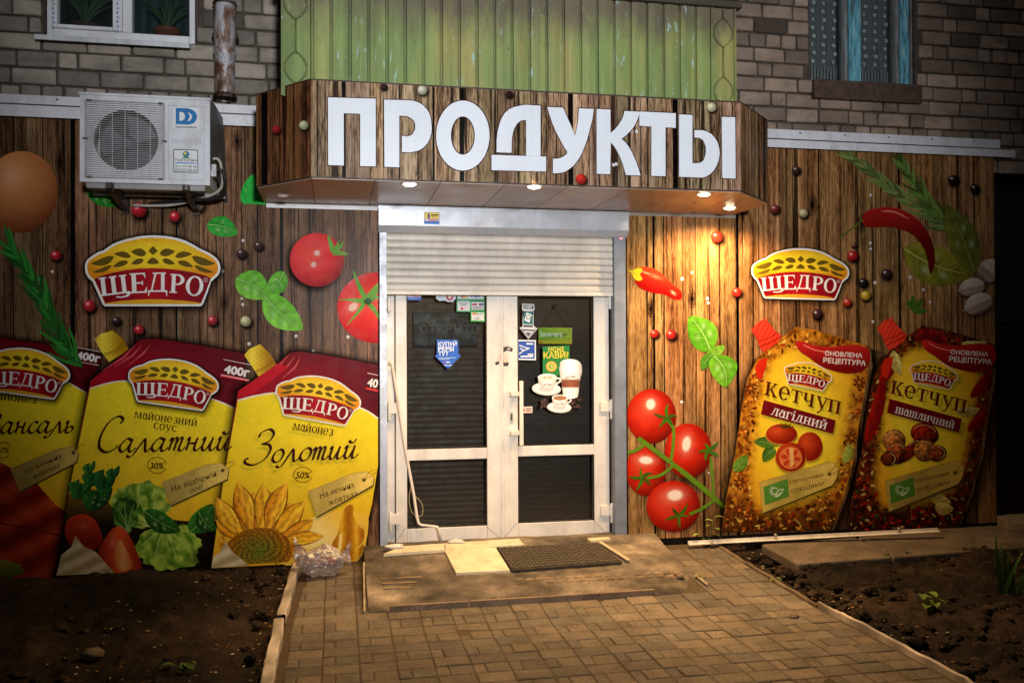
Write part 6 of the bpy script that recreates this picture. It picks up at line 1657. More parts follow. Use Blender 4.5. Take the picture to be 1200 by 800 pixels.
p1.line(catmull([(-40, 598), (0, 612), (40, 620), (74, 628)]), 1.4, (90, 18, 10)); p1.grad(ruffle((0, 668), 28, 12, 2), lambda x, y: mix((150, 150, 60), (60, 80, 30), (y-656)/24), 4)
p1.build('printed_pouch', PRINT, ML, label='printed salmon pouch at the left picture edge'); P1o = bpy.context.scene.objects[-1] if False else [o for o in ML.children if o.name.startswith('printed_pouch')][-1]
def last(par, nm): return sorted([o for o in par.children if o.name.split('.')[0] == nm], key=lambda o: o.name)[-1]
emblem('printed_emblem', P1o, 29, 435.5, .202, 8, kk=110)
a = Art(MUR, 240); serif(a, 'майонез', -14, 466.5, 6.6, 6.5, BRN, 57); a.build('lettering', PRINT, P1o)
a = Art(MUR, 260); script(a, 'вансаль', -12, 508, 13.4, -1, BRN, xs=1.36); a.build('lettering', PRINT, P1o)
a = Art(MUR, 300); a.line(ell(4, 527, 8, 9.5, 10, 24, 30, 330), .9, (110, 70, 20)); a.text('67%', 4, 530, 6, BRN, 0, .01, .2, align='C'); a.build('lettering', PRINT, P1o)
tagcard(P1o, [(12, 549), (70, 525), (84, 523), (92, 530), (90, 541), (23, 575.5)], (86, 530), [('На яєчних', 51, 545.5, 5.4, 49), ('жовтках', 55, 554, 5.4, 36)], (190, 160, 80), 110, -24, [[(86, 530), (94, 522), (100, 520)]])
a = Art(MUR, 420); rosemary(a, [(96, 430), (72, 400), (52, 358), (34, 322), (10, 288)], 52, 44, (46, 120, 44), 4.0, 4); a.build('printed_rosemary', PRINT, ML, label='printed rosemary sprig over the left pouch')
# ---------------- salad sauce pouch
B2 = [(106, 446), (150, 411), (163, 398.5), (180, 396), (232, 404), (287, 414), (287, 440), (278, 478), (265, 560), (247.5, 667), (65, 674), (84, 560)]
p2 = mayo_body('', '', B2, [(106, 450), (278, 480)], ([(111, 397), (118, 391), (132, 387), (143, 396), (151, 409), (141, 416), (128, 424), (118, 411)], [(122, 415), (134, 411), (146, 402)]), 60, shine=([(120, 434), (146, 418), (158, 404)], [(134, 430), (156, 416), (166, 404)], [(150, 428), (168, 414), (176, 404)]))
p2.grad([(105.5, 455), (128, 448.5), (150, 446.5), (200, 452), (256, 470), (278, 480), (265, 560), (247.5, 667), (65, 674), (84, 560)], yfield(470, 640), 6)
p2.line(catmull([(105.5, 455), (128, 448.5), (150, 446.5), (200, 452), (256, 470), (278, 480)]), 1.5, (240, 232, 214))
p2.grad([(81, 578), (110, 572), (140, 600), (180, 606), (215, 610), (256, 610), (247.5, 667), (65, 674)], lambda x, y: mix((150, 110, 40), (30, 22, 14), (y-575)/40), 6)
for i, (x, y, rx, ry, c) in enumerate(((112, 560, 15, 10, (40, 96, 40)), (126, 566, 14, 13, (30, 84, 34)), (98, 574, 15, 12, (44, 104, 44)), (118, 585, 20, 14, (36, 88, 30)), (88, 566, 7, 5, (50, 110, 50)), (134, 554, 9, 9, (38, 92, 38)), (106, 548, 8, 9, (48, 110, 44)))):
    for j in range(2): leaf_px(p2, (x-rx*.9+j*4, y+ry*.8), (x+rx*(.7-.9*j), y-ry*1.0+j*3), rx*.95, (2, -3)[j], tuple(q*1.35 for q in c), tuple(q*.55 for q in c), tuple(q*1.7 for q in c))
lettuce(p2, (164, 592), 34, 27, 1.0, (188, 206, 84), (66, 112, 26), (176, 616))
lettuce(p2, (198, 640), 38, 28, 4.0, (182, 204, 78), (74, 122, 28), (192, 616))
lettuce(p2, (147, 602), 15, 22, 2.2, (96, 146, 50), (24, 54, 16), (150, 622))
for P0, P1, w_, c in (((169, 598), (212, 622), 24, (48, 110, 32)), ((222, 623), (250, 590), 26, (58, 124, 36)), ((232, 598), (253, 622), 20, (44, 100, 30))): leaf_px(p2, P0, P1, w_, 3, c, tuple(q*.6 for q in c), (120, 170, 80))
p2.grad(catmull([(80, 608), (96, 602), (112, 610), (120, 634), (104, 646), (84, 640), (76, 624)], True, 4), lambda x, y: mix((206, 66, 34), (110, 22, 12), (y-600)/46), 3)
p2.grad(catmull([(114, 650), (126, 626), (140, 616), (154, 632), (166, 668), (140, 671), (120, 668)], True, 4), lambda x, y: mix((220, 84, 40), (120, 30, 14), abs(x-140)/30), 3); p2.grad(catmull([(134, 650), (140, 632), (148, 644), (156, 664), (140, 668)], True, 4), lambda x, y: mix((226, 160, 90), (190, 90, 40), abs(x-144)/12), 3)
p2.soft(98, 616, 12, 9, (240, 120, 80), .4); p2.soft(132, 634, 7, 12, (250, 150, 110), .4); p2.soft(90, 668, 60, 16, (14, 8, 5), .5); p2.soft(235, 655, 22, 16, (10, 8, 5), .7)
swirl(p2, [(66, 674), (72, 650), (84, 640), (88, 627), (98, 640), (112, 646), (124, 660), (134, 671)], (88, 627))
p2.build('printed_pouch', PRINT, ML, label='printed mayonnaise salad sauce pouch in the middle of the three'); P2o = last(ML, 'printed_pouch')
emblem('printed_emblem', P2o, 203, 448.5, .2026, 8, kk=190)
a = Art(MUR, 320); serif(a, 'майонезний', 157, 489, 7.2, 8, BRN, 75); serif(a, 'соус', 179.5, 502, 7.2, 8, BRN, 28); a.build('lettering', PRINT, P2o)
a = Art(MUR, 330); script(a, 'Салатний', 112, 529.5, 15.2, -1.0, BRN, xs=1.42); a.build('lettering', PRINT, P2o)
a = Art(MUR, 320); a.line(ell(184, 545, 11, 9.5, 0, 26, 20, 350), 1.0, (120, 80, 20)); a.text('30%', 184, 549, 7.4, BRN, 0, .02, .2, align='C', width=17); a.build('lettering', PRINT, P2o)
a = Art(MUR, 320); a.flat([(259, 438), (292, 444.5), (291, 447), (258, 441)], (230, 60, 60)); a.text('400г', 262, 436.5, 9.5, (238, 232, 228), 10, .04, width=30); a.line([(262, 421), (294, 427.5)], .8, (230, 200, 200)); a.line([(259, 439), (292, 445.5)], .8, (230, 200, 200)); a.build('lettering', PRINT, P2o)
a = Art(MUR, 200); a.text('400г', 89, 420, 9, (238, 232, 228), 10, .04, width=28); a.line([(89, 406.5), (118, 412)], .8, (230, 200, 200)); a.line([(89, 423), (116, 428)], .8, (230, 200, 200)); a.build('lettering', PRINT, P1o)
tagcard(P2o, [(190, 565), (241, 544.5), (259, 542.5), (268, 549), (266.5, 561), (200, 592)], (261, 551), [('На відбірній', 228, 566.5, 6, 56), ('олії', 231, 574.5, 5.4, 17)], (202, 174, 88), 190, -20, [[(261, 551), (266, 543), (274, 540)], [(261, 551), (268, 548), (276, 541)]])
# ---------------- golden mayonnaise pouch
B3 = [(279, 458), (325, 426), (340, 413), (352, 411.5), (400, 419), (443, 427.5), (443, 545), (436, 590), (420, 656), (346, 660), (247.5, 665.5), (262, 562)]
p3 = mayo_body('', '', B3, [(279, 469), (443, 490)], ([(286, 416), (292, 409), (305, 403), (317, 415), (324, 427), (315, 433), (303, 441), (296, 430)], [(299, 435), (311, 430), (321, 421)]), 120, shine=([(296, 450), (326, 430), (338, 416)], [(310, 448), (336, 430), (346, 417)], [(330, 444), (346, 430), (352, 418)]))
p3.flat([(279, 458), (300, 443.5), (325, 426), (338, 430), (320, 444), (300, 459), (279, 466)], (196, 24, 40))
p3.grad([(278.5, 469), (300, 463.5), (327, 460), (372, 462), (423, 478), (443, 490), (443, 545), (436, 590), (420, 656), (346, 660), (247.5, 665.5), (262, 562)], yfield(480, 650), 6)
p3.line(catmull([(278.5, 469), (300, 463.5), (327, 460), (372, 462), (423, 478), (443, 490)]), 1.8, (240, 232, 214))
p3.grad(catmull([(330, 660), (348, 622), (380, 600), (420, 600), (432, 610), (420, 656), (380, 658)], True, 5), lambda x, y: mix((248, 226, 150), (240, 190, 60), abs(x-372)/50+abs(y-632)/60), 4)
SFC = (303, 642)
k_ = p3.k
for i, (ang, L, wd, c) in enumerate(((168, 50, 20, 2), (118, 62, 24, 2), (96, 66, 24, 2), (76, 68, 24, 2), (54, 66, 22, 2), (150, 66, 21, 0), (133, 82, 21, 1), (108, 82, 23, 0), (86, 76, 23, 1), (66, 84, 22, 0), (45, 78, 21, 1), (27, 74, 19, 0), (10, 80, 15, 1), (-4, 60, 13, 2))):
    an = math.radians(ang); e = (SFC[0]+cos(an)*L*.98, SFC[1]-sin(an)*L); s_ = (SFC[0]+cos(an)*20, SFC[1]-sin(an)*14)
    if e[0] < 254: e = (254+(e[0]-254)*.2, e[1])
    c1 = ((226, 140, 26), (240, 168, 34), (206, 112, 20))[c]
    leaf_px(p3, s_, e, wd*1.1, (i % 3-1)*3, tuple(q*.6 for q in c1), (130, 60, 8), veins=False, pex=1.25); leaf_px(p3, s_, e, wd*.94, (i % 3-1)*3, tuple(q*.88 for q in c1), (250, 190, 50), veins=False, pex=1.25, streak=.16)
def sf(x, y):
    r = math.hypot((x-SFC[0])/40, (y-SFC[1]-4)/29); an = math.atan2(y-SFC[1], x-SFC[0])
    c = mix((120, 130, 40), (196, 120, 24), r**1.2); return tuple(q*(.8+.35*sin(r*34+an*9)*.5+.2*fbm(x*.5, y*.5)) for q in c)
disc = [(x, min(y, 662.5-(x-247.5)*.05)) for x, y in ell(SFC[0], SFC[1]+4, 40, 28, -6, 44)]
p3.grad(disc, sf, 2.2)
for i in range(150):
    r = .18+.8*math.sqrt(i/150); an = i*2.39996; x, y = SFC[0]+40*r*cos(an)*.96, SFC[1]+4+27*r*sin(an)
    if y < 660: p3.flat(ell(x, y, 1.3, .8, math.degrees(an), 6), (72, 60, 20) if r < .55 else (120, 56, 12), k=p3.k+(i % 5)*.2)
p3.k += 2
swirl(p3, [(247.5, 665), (250, 652), (258, 646), (264, 634), (272, 646), (282, 654), (292, 662)], (264, 634))
p3.grad(catmull([(402, 600), (407, 592), (414, 592), (414, 604), (421, 616), (427, 624), (422, 652), (404, 656), (390, 656), (389, 638), (396, 624)], True, 5), lambda x, y: mix((240, 180, 40), (150, 84, 10), abs(sin((x-400)*.18))*.8+.2*fbm(x*.2, y*.2)), 2.5)
p3.line(catmull([(418, 614), (427, 616), (427, 632), (417, 644)]), 2.0, (226, 180, 70)); p3.flat([(398, 626), (401, 624), (399, 650), (396, 650)], (250, 224, 140))
p3.build('printed_pouch', PRINT, ML, label='printed golden mayonnaise pouch with a sunflower, nearest the door'); P3o = last(ML, 'printed_pouch')
emblem('printed_emblem', P3o, 372.6, 467, .192, 10, kk=330)
a = Art(MUR, 470); serif(a, 'майонез', 343, 503, 7.6, 9, BRN, 48); a.build('lettering', PRINT, P3o)
a = Art(MUR, 480); script(a, 'Золотий', 292, 543, 14.6, -3.2, BRN, xs=1.42); a.build('lettering', PRINT, P3o)
a = Art(MUR, 470); a.line(ell(355, 556, 11, 9, 0, 26, 20, 350), 1.0, (130, 90, 20)); a.text('50%', 355, 560, 7.4, BRN, 0, .02, .2, align='C', width=17); a.build('lettering', PRINT, P3o)
a = Art(MUR, 470); a.flat([(429, 453.5), (443, 456.6), (443, 459), (428.6, 455.6)], (230, 60, 60)); a.text('40', 430, 452, 9.6, (238, 232, 228), 10, .04, width=12.4); a.line([(430.5, 437), (443, 439.5)], .8, (230, 200, 200)); a.build('lettering', PRINT, P3o)
tagcard(P3o, [(361, 575.5), (413, 554.5), (430, 552), (438.5, 559), (437, 568), (371, 605)], (426.5, 562), [('На яєчних', 396, 577, 6.6, 43), ('жовтках', 403, 586, 6.6, 37)], (216, 186, 92), 330, -19, [[(426.5, 562), (434, 552), (442, 550)], [(428, 562), (436, 556), (442, 552)]])

# ---------------- right mural
a = Art(MUR, 20)
a.grad(catmull([(743, 318), (750, 313), (764, 314), (776, 321), (788, 333), (797, 340), (799.5, 346), (797, 351), (789, 350), (778, 345), (764, 343), (751, 338), (745, 331)], True, 5), lambda x, y: mix((222, 60, 30), (150, 14, 10), .5+.03*((y-330)*1.6-(x-770)*.55)), 3)
a.flat(catmull([(741, 318), (748, 314), (753, 316), (750, 322), (753, 327), (748, 329), (743, 326)], True, 4), (196, 186, 40)); a.line([(745, 321), (739, 318), (736, 316)], [3.4, 2.2, 1.2], (170, 170, 40)); hi(a, 757, 319.5, 6, 1.2, 18, (250, 140, 100))
a.soft(768, 324, 14, 4, (255, 150, 110), .6, 20); a.soft(789, 343, 6, 3, (255, 190, 160), .7, 40)
a.build('printed_chilli', PRINT, MR, label='short printed red chilli near the door')
a = Art(MUR, 20); leaf_px(a, (833, 412), (808, 370), 34, 3, (78, 146, 30), (104, 168, 42)); leaf_px(a, (829, 416), (850, 405), 12, 1, (100, 156, 40), (120, 172, 48)); leaf_px(a, (836, 414), (822, 434), 13, 2, (54, 112, 26), (74, 132, 34)); leaf_px(a, (836, 416), (851, 454), 32, -6, (84, 150, 32), (108, 172, 46))
a.build('printed_basil', PRINT, MR, label='bright printed basil sprig under the short chilli')
pepperc(MR, [(840, 277.5, 7, (206, 44, 26)), (863.5, 342.5, 5.8, (186, 34, 24)), (767, 391, 5.2, (190, 34, 28)), (786.5, 392, 6, (180, 30, 26)), (908, 245, 5.6, (120, 40, 36)), (941.5, 250, 5.4, (190, 166, 120)), (933, 199.5, 5, DRK), (999, 300, 6.4, (170, 26, 26)), (1038.5, 321, 6, DRK), (1011.5, 331, 5.4, BLK), (1014.5, 346.5, 5.8, (200, 150, 40)), (993, 354.5, 5, (180, 40, 24)), (957.5, 368, 6, DRK), (1117, 211, 6, BLK), (1142, 221, 5.4, BLK), (1001, 288, 3, (90, 30, 24))])
salt(MR, [(811, 319.5), (799.5, 327), (829, 350), (830, 355), (1020, 285), (1020.5, 292), (1067, 325), (1025.5, 331.5), (1082, 339.5), (1090, 354), (1023, 377), (799, 471), (830.5, 554), (1020.5, 229)])
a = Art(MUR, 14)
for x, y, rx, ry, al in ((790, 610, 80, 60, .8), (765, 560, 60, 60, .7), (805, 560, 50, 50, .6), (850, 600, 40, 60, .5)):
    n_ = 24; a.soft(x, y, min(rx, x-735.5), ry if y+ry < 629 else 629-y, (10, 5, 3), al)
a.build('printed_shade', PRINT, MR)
TOM = ((763.5, 487.5, 29, 32, (-1, -14, 6, 7, 8)), (757, 551, 23.5, 30, (0, -12, 9, 5, 5)), (806.5, 528, 27.5, 32, (-2, -8, 5.5, 10, 8)), (789, 593, 31.5, 30, (2, -13, 10, 7, -6)))
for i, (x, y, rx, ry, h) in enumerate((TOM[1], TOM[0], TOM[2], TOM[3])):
    a = tomato(MR, x, y, rx, ry, (188, 34, 14), hl=((*h, .75),), clip=(735.3, 900), kk=22+i*12, dark=(100, 14, 6)); a.build('printed_tomato', PRINT, MR, label=('printed vine tomato cut off by the door frame', 'topmost printed vine tomato', 'rightmost printed vine tomato', 'lowest printed vine tomato')[i])  # vine tomato reds darkened, standing in for the lamps' falloff down the wall
a = Art(MUR, 80); V_ = (92, 130, 30)
a.line(catmull([(748, 513), (760, 522), (788, 543), (812, 562), (830, 577), (849, 594)]), [5.2]*15+[6]*10+[5]*6, V_); a.line(catmull([(786, 541), (789, 520), (789, 502), (782, 492)]), 3.6, V_); a.line(catmull([(788, 546), (775, 556), (758, 560)]), 3.6, V_); a.line(catmull([(755, 521), (744, 528), (735.5, 530)]), 3.8, V_); a.line(catmull([(836, 586), (822, 596), (808, 602)]), 3.6, V_); a.line(catmull([(836, 580), (835, 560), (833, 535)]), 3.2, V_)
for (cx, cy, sd) in ((782, 490, 1), (753, 560, 2), (830, 528, 3), (796, 603, 4)):
    r = random.Random(sd)
    for j in range(5):
        an = j*1.26+sd; L = r.uniform(10, 20); e = (cx+cos(an)*L, cy+sin(an)*L*.9); m_ = ((cx+e[0])/2+r.uniform(-2, 2), (cy+e[1])/2+r.uniform(-2, 2))
        a.line(catmull([(cx, cy), m_, e], False, 4), [1, 2.4, 3.6, 4, 3.6, 2.8, 2, 1, .4], tuple(q*r.uniform(.55, .9) for q in V_))
a.build('printed_vine_stem', PRINT, MR)
zq = lambda P: [(980+x/3.636, 160+y/3.636) for x, y in P]
a = Art(MUR, 20); rosemary(a, zq([(480, 400), (390, 330), (250, 230), (130, 140), (50, 75)]), 46, 32, (104, 122, 64), 3.2, 2); rosemary(a, zq([(470, 360), (400, 290), (330, 200), (265, 90)]), 40, 30, (90, 116, 52), 3.2, 3); a.build('printed_rosemary', PRINT, MR, label='two printed rosemary sprigs above the bay leaf')
a = Art(MUR, 130); leaf_px(a, zq([(285, 475)])[0], zq([(585, 590)])[0], 46, 6, (140, 130, 40), (112, 112, 34), (176, 170, 80)); leaf_px(a, zq([(590, 580)])[0], zq([(472, 290)])[0], 36, 2, (104, 106, 36), (88, 94, 34), (130, 130, 56)); a.build('printed_bay_leaf', PRINT, MR)
a = Art(MUR, 220)
a.grad(zq(catmull([(110, 345), (135, 315), (200, 301), (265, 308), (330, 340), (385, 400), (415, 470), (420, 540), (402, 585), (392, 540), (375, 480), (335, 425), (285, 398), (220, 385), (150, 388), (115, 375)], True, 5)), lambda x, y: mix((170, 34, 26), (92, 10, 10), .5+.02*(y-262)), 4); a.line(zq(catmull([(112, 352), (90, 375), (50, 405), (15, 432)])), [4, 3.4, 3, 2.6, 2.4, 2.2, 2.2, 2.2, 2, 2, 2, 2, 2, 2, 2, 2.2, 2.6, 3, 3], (84, 90, 30)); a.line(zq(catmull([(190, 318), (250, 322), (310, 352)])), [.4, 1, 1.6, 2, 2.2, 2.2, 2.2, 2, 1.8, 1.6, 1.2, .8, .4], (206, 110, 96)); a.build('printed_chilli', PRINT, MR, label='long curved printed red chilli over the bay leaf')
a = Art(MUR, 60)
for (gx, gy, rx, ry, ro) in ((652, 572, 13, 15, 40), (578, 642, 15, 10.5, -14), (606, 712, 17, 12, -24)):
    x, y = zq([(gx, gy)])[0]; a.soft(x+1, y+3, rx*1.35, ry*1.35, (8, 5, 4), .8, ro, core=.5)
    Q = [(min(px_, 1165.6), py_) for px_, py_ in ell(x, y, rx, ry, ro, 30)]
    cr, sr = cos(math.radians(ro)), sin(math.radians(ro))
    a.grad(Q, lambda X_, Y_: mix((216, 198, 180), (112, 86, 76), .32+.55*(((Y_-y)*cr-(X_-x)*sr)/ry)+.16*sin((((Y_-y)*cr-(X_-x)*sr)/ry)*9)), 2)
    t_ = (x-rx*1.25*cr, y-rx*1.25*sr)
    a.line([(x-rx*.8*cr, y-rx*.8*sr), t_], [3, .6], (176, 156, 138)); a.soft(x-2, y-ry*.4, rx*.5, ry*.25, (250, 240, 230), .5, ro)
a.build('printed_garlic', PRINT, MR)
a = Art(MUR, 30)
for P0, P1 in (((318, 735), (390, 742)), ((320, 735), (325, 675)), ((322, 735), (370, 690)), ((318, 735), (300, 700))): leaf_px(a, zq([P0])[0], zq([P1])[0], 8, 1, (84, 116, 40), (60, 96, 30), veins=False)
a.build('printed_thyme', PRINT, MR)

# ---------------- ketchup pouches
def ketchup(dx, dy, kind, kk, label):
    K = lambda P: [(860+x/3.078+dx, 370+y/3.078+dy) for x, y in P]
    rnd = random.Random(40+len(kind))
    a = Art(MUR, kk)
    body = K([(85, 150), (150, 95), (225, 40), (300, 52), (400, 82), (490, 110), (489, 180), (462, 330), (434, 510), (398, 650), (352, 772), (180, 776), (-44, 780), (-28, 660), (5, 500), (28, 330), (50, 225)])
    dk = kind == 'шашличний'
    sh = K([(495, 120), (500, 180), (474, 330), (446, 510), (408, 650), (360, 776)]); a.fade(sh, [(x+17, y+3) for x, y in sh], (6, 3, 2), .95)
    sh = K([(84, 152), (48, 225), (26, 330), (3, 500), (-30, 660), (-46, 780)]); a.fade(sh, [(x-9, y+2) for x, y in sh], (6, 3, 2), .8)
    base = ((214, 140, 36), (112, 56, 12)) if not dk else ((128, 60, 20), (36, 12, 6))
    yel = K(catmull([(120, 205), (150, 150), (200, 118), (300, 128), (400, 190), (438, 205), (425, 300), (400, 420), (385, 520), (370, 590), (330, 640), (200, 690), (100, 700), (72, 680), (56, 600), (68, 480), (84, 340)], True, 4))
    cxy = K([(240, 410)])[0]; S_ = [(Vector(yel[q]), Vector(yel[(q+1) % len(yel)])) for q in range(len(yel))]
    def dist(x, y):
        p = Vector((x, y)); b_ = 1e9
        for u, v in S_:
            d = v-u; L2 = d.length_squared
            if L2 < 1e-9: continue
            t = max(0, min(1, (p-u).dot(d)/L2)); b_ = min(b_, (p-u-d*t).length)
        return b_ if inside((x, y), yel) else -b_
    def fbody(x, y):
        n_ = .5+1.3*fbm(x*.14, y*.14, kk, 4); sp = mix(base[0], base[1], n_)
        if y > 575+dy: sp = mix(sp, (40, 18, 8), (y-575-dy)/60)
        yy = mix((252, 222, 52), (224, 150, 28), max(0, (math.hypot((x-cxy[0])/62, (y-cxy[1])/105)-.45)*1.1))
        return mix(sp, yy, .5+(dist(x, y)+3*fbm(x*.2, y*.2, 9))/13)
    a.grad(body, fbody, 2.6)
    pal = [(206, 140, 40), (176, 96, 20), (226, 180, 80), (120, 50, 14), (90, 36, 12), (190, 70, 24), (214, 160, 50), (66, 30, 12), (150, 40, 20)] if not dk else [(160, 24, 18), (120, 16, 14), (90, 14, 10), (190, 50, 24), (70, 20, 14), (196, 170, 90), (60, 80, 26), (140, 30, 20)]
    k0 = a.k; i = 0
    x0, x1 = min(p[0] for p in body), max(p[0] for p in body); y0, y1 = min(p[1] for p in body), max(p[1] for p in body)
    while i < 520:
        x, y = rnd.uniform(x0, x1), rnd.uniform(y0, y1)
        if not inside((x, y), body) or dist(x, y) > -1.5+2*rnd.random(): continue
        r = rnd.uniform(.7, 2.4); th = rnd.uniform(0, 180)
        E_ = ell(x, y, r*rnd.uniform(1, 1.9), r*rnd.uniform(.45, .9), th, 8)
        if not all(inside(p, body) for p in E_): continue
        c = rnd.choice(pal); f = rnd.uniform(.7, 1.1); a.flat(E_, tuple(q*f for q in c), k0+(i % 40)*.5); i += 1
    a.k = k0+21
    for (cx, cy) in ((20, 600), (60, 730), (452, 240), (425, 440), (60, 262), (20, 700), (200, 740)) if not dk else ():
        x, y = K([(cx, cy)])[0]
        for j in range(7):
            an = j*.9; a.flat(ell(x+cos(an)*4.2, y+sin(an)*4.2, 4, 1.3, math.degrees(an), 9), (96, 40, 14), a.k+.1*j)
        a.k += 1; a.flat(ell(x, y, 2, 2), (190, 110, 30))
    if not dk: leaf_px(a, K([(0, 560)])[0], K([(48, 500)])[0], 14, 1, (110, 150, 40), (80, 120, 30)); leaf_px(a, K([(400, 530)])[0], K([(418, 460)])[0], 13, 1, (190, 190, 80), (130, 140, 40))
    else:
        for (p, q, w_) in (((20, 470), (90, 200), 15), ((70, 250), (130, 130), 13), ((400, 300), (470, 200), 14), ((390, 420), (460, 330), 14)): leaf_px(a, K([p])[0], K([q])[0], w_, 3, (170, 26, 18), (110, 12, 10), (200, 80, 60), veins=False)
        for (p, q, w_) in (((345, 350), (435, 340), 12), ((120, 130), (150, 220), 13), ((245, 640), (330, 680), 14), ((270, 690), (340, 700), 15), ((365, 105), (460, 100), 9)): leaf_px(a, K([p])[0], K([q])[0], w_, 2, (230, 214, 130), (190, 160, 70), veins=False)
        for (p, q) in (((205, 60), (300, 80)), ((200, 90), (250, 50)), ((290, 60), (310, 120))): leaf_px(a, K([p])[0], K([q])[0], 13, 2, (150, 24, 20), (80, 10, 10), veins=False)
    # cap
    cap = K([(62, 50), (88, 22), (115, 10), (128, 28), (150, 55), (172, 72), (160, 95), (128, 118), (106, 130), (92, 110), (84, 84)]); c0 = cap[0]
    a.grad(cap, lambda x, y: mix((238, 70, 44), (176, 26, 18), .3+.35*sin((x-c0[0])*1.1+(y-c0[1])*.6)), 2.2); a.line(K([(86, 92), (130, 78), (162, 60)]), 1.0, (150, 20, 14)); a.line(K([(94, 112), (140, 92), (170, 74)]), 1.2, (150, 20, 14))
    a.flat(K([(76, 190), (90, 160), (120, 150), (118, 180), (100, 230), (84, 225)]), (200, 40, 20))
    # pepper banner
    pep = K(catmull([(222, 96), (250, 92), (290, 106), (350, 112), (400, 106), (440, 104), (478, 116), (492, 145), (485, 178), (460, 200), (415, 208), (365, 200), (315, 182), (270, 150), (238, 128)], True, 5))
    a.grad(pep, lambda x, y: mix((206, 40, 30), (124, 14, 16), .5+.03*(y-415-dy)), 3); a.line(K(catmull([(250, 104), (290, 122), (340, 132)])), 1.2, (236, 130, 110))
    a.text('ОНОВЛЕНА', *K([(328, 142)])[0], 5.2, (238, 232, 226), 4, .02, width=44); a.text('РЕЦЕПТУРА', *K([(322, 168)])[0], 6, (238, 232, 226), 4.5, .02, width=50)
    # product picture
    if not dk:
        def tm(x, y, rx, ry):
            x, y = K([(x, y)])[0]; rx /= 3.078; ry /= 3.078
            a.flat(ell(x, y+2, rx*1.04, ry), (190, 130, 40)); a.grad(ell(x, y, rx, ry, 0, 24), lambda X_, Y_: mix((226, 84, 36), (140, 24, 10), math.hypot((X_-x)/rx+.3, (Y_-y)/ry+.3)*.8), 3)
        leaf_px(a, K([(150, 470)])[0], K([(72, 452)])[0], 13, 2, (84, 124, 34), (60, 96, 26)); leaf_px(a, K([(150, 480)])[0], K([(105, 525)])[0], 14, 2, (84, 124, 34), (60, 96, 26)); leaf_px(a, K([(155, 470)])[0], K([(160, 430)])[0], 11, 2, (84, 124, 34), (60, 96, 26))
        tm(172, 425, 56, 36); tm(274, 470, 46, 52); tm(205, 508, 54, 52)
        for an in (200, 240, 275, 310, 345): r_ = math.radians(an); a.line([K([(185, 402)])[0], K([(185+34*cos(r_), 402+18*sin(r_))])[0]], [2, .6], (54, 72, 20))
        x, y = K([(205, 512)])[0]; a.flat(ell(x, y, 13.5, 13), (226, 120, 60)); k1 = a.k; a.k += 1
        for an in range(0, 360, 60): r_ = math.radians(an+10); a.flat(ell(x+cos(r_)*7.4, y+sin(r_)*7.2, 4.4, 2.6, an+10, 12), (196, 60, 24), k1+.5)
        a.flat([(x-2, y-12), (x+3, y-12), (x+4, y+8), (x, y+11), (x-1, y)], (234, 176, 100))
    else:
        for j, (x, y, rx, ry, c) in enumerate(((580, 455, 42, 42, (176, 110, 50)), (690, 430, 52, 40, (140, 36, 20)), (590, 500, 40, 40, (150, 70, 30)), (640, 490, 22, 58, (120, 30, 18)), (690, 490, 40, 40, (180, 110, 50)), (735, 500, 30, 34, (150, 70, 30)), (560, 520, 26, 30, (110, 44, 20)))):
            x, y = K([(x-456, y)])[0]; rx /= 3.078; ry /= 3.078
            a.grad(ell(x, y, rx, ry, 15*j, 20), lambda X_, Y_: mix(tuple(min(255, q*1.45) for q in c), tuple(q*.4 for q in c), math.hypot((X_-x)/rx+.3, (Y_-y)/ry+.35)*.7+.75*fbm(X_*.28, Y_*.28, j, 4)), 2.0); a.line(ell(x, y, rx*.8, ry*.8, 15*j, 16, 190, 330), .8, (226, 190, 120))
        a.line(K([(78, 495), (310, 488)]), .9, (70, 60, 50))
    a.build('printed_pouch', PRINT, MR, label=label); P = last(MR, 'printed_pouch')
    a2 = Art(MUR, kk+150)
    # product name
    st = K([(110, 284)])[0]; en = K([(386, 357)])[0]; ang = math.atan2(en[1]-st[1], en[0]-st[0]); L = math.hypot(en[0]-st[0], en[1]-st[1])
    tot = sum(ADV[c] for c in 'кетчуп'); h = 15.4; xs_ = L/(tot*h); X_ = 0; ca, sa = cos(ang), sin(ang)
    for j, ch in enumerate('кетчуп'):
        hh = h*(1.06 if ch == 'к' else 1)
        slab(a2, ch, lambda u, v: (st[0]+((X_+u)*h*xs_)*ca+v*hh*sa*.6, st[1]+((X_+u)*h*xs_)*sa-v*hh*ca), (86, 24, 18)); X_ += ADV[ch]
    a2.build('lettering', PRINT, P)
    a2 = Art(MUR, kk+150); a2.flat(K([(108, 303), (368, 376), (358, 425), (98, 354)]), (112, 16, 24)); b0 = K([(233, 380)])[0]
    serif(a2, kind, b0[0], b0[1]+1.0, 8.6 if not dk else 7.4, math.degrees(ang)+.6, (240, 230, 224), 68 if not dk else 72, 'C'); a2.build('name_band', PRINT, P)
    c = K([(267, 214)])[0]; emblem('printed_emblem', P, c[0], c[1], .1085, 11, kk=kk+160, rtm=False)
    tagcard(P, K([(92, 600), (340, 526), (366, 532), (377, 552), (372, 582), (356, 610), (105, 710)]), K([(345, 570)])[0], [('З ОРГАНІЧНИМИ', K([(262, 592)])[0][0], K([(262, 592)])[0][1], 3.6, 42), ('СПЕЦІЯМИ', K([(268, 624)])[0][0], K([(268, 624)])[0][1], 4.2, 40)], (206, 176, 84), kk+150, -13, [[K([(345, 570)])[0], K([(380, 520)])[0], K([(392, 515)])[0]], [K([(345, 572)])[0], K([(392, 552)])[0], K([(412, 542)])[0]]], eco=K([(106, 616), (194, 586), (200, 650), (113, 682)]))
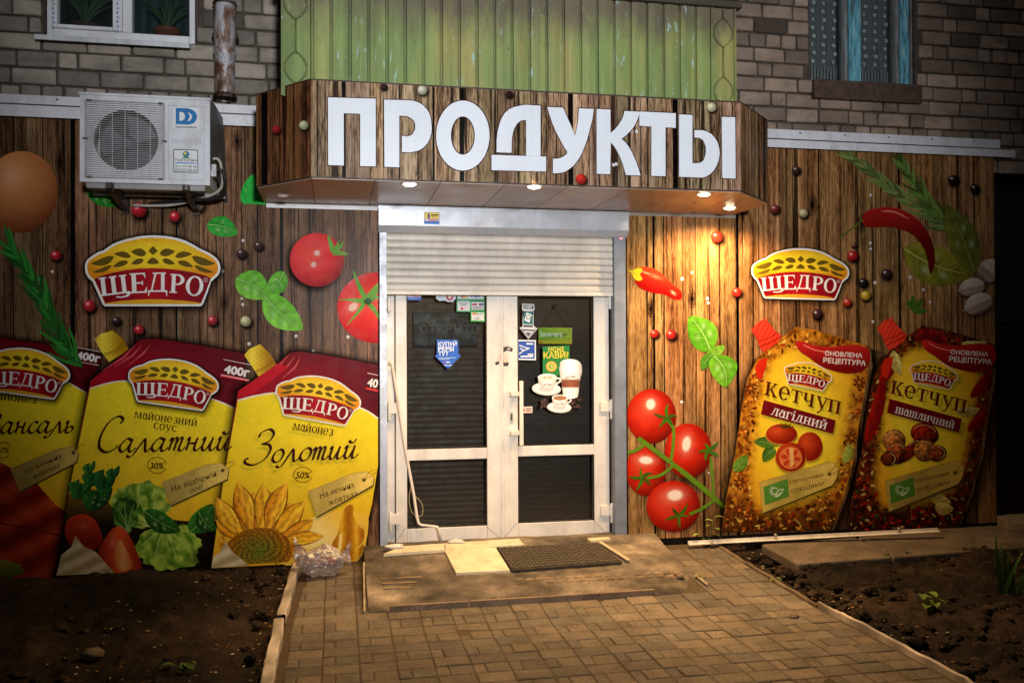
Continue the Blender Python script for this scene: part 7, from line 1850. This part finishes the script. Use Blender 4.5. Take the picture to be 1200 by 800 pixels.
ketchup(0, 0, 'лагідний', 100, 'printed mild ketchup pouch nearer the door with tomatoes')
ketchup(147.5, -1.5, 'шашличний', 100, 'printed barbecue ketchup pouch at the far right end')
# ---------------- peppercorns printed on the canopy faces
FM = wallmap(FL.y-.0035)
def corn(par, mp, x, y, r, c):
    a = Art(mp, 2); a.soft(x+r*.2, y+r*.35, r*1.5, r*1.4, (8, 5, 5), .9, core=.5)
    a.grad(ell(x, y, r, r*.95, 20, 18), lambda X_, Y_: mix(tuple(min(255, q*1.3+14) for q in c), tuple(q*.5 for q in c), math.hypot(X_-x+r*.3, Y_-y+r*.35)/(1.6*r)), r/2.5); a.build('printed_peppercorn', PRINT, par)
for x, y, r, c in ((495, 106, 5.8, (206, 196, 160)), (450, 102, 4.2, (44, 22, 24)), (597, 111, 4.6, (44, 18, 20)), (681, 210, 6.4, (196, 40, 30)), (834, 126, 5.6, (206, 196, 150))): corn(can, FM, x, y, r, c)
nL = (FL-BL).normalized(); nL = Vector((nL.y, -nL.x, 0))
PLm = planemap(Z(BL, ZS)+nL*.0035, nL)
for x, y, r, c in ((324, 152, 5, (160, 30, 34)), (356, 147, 5.6, (206, 200, 150))): corn(can, PLm, x, y, r, c)
for x, y in ((746, 154), (722, 192), (719, 193)): a = Art(FM, 3); a.flat([(x-1.6, y-1.6), (x+1.8, y-1.2), (x+1.6, y+2.4), (x-1.4, y+1.8)], (222, 222, 224)); a.build('printed_salt', PRINT, can)
# knots and cracks of the photographed wood
def knot(par, x, y, r, mp=MUR):
    a = Art(mp, 3)
    for q, c, al in ((3.2, (30, 16, 8), .55), (1.9, (24, 12, 6), .8)): a.soft(x, y, r*q*.55, r*q*1.25, c, al)
    for q in (2.6, 1.9): a.line(ell(x, y, r*q*.5, r*q*1.2, 0, 20), .7, (60, 34, 18), closed=True)
    a.flat(ell(x, y, r*.55, r*.8, 0, 14), (20, 9, 5)); a.line([(x-.4, y-r*6), (x+.5, y-r*2.6), (x, y-r), (x, y+r), (x-.6, y+r*3), (x+.4, y+r*7)], [.3, 1, 1.4, 1.4, 1, .3], (22, 11, 6)); a.build('printed_knot', PRINT, par)
for x, y, r in ((263, 354, 4), (278, 166, 4), (140, 160, 4.5), (70, 190, 4)): knot(ML, x, y, r)
for x, y, r in ((811, 350, 3.4), (952, 240, 4), (763, 362, 3), (1010, 262, 3.4), (1120, 300, 4)): knot(MR, x, y, r)
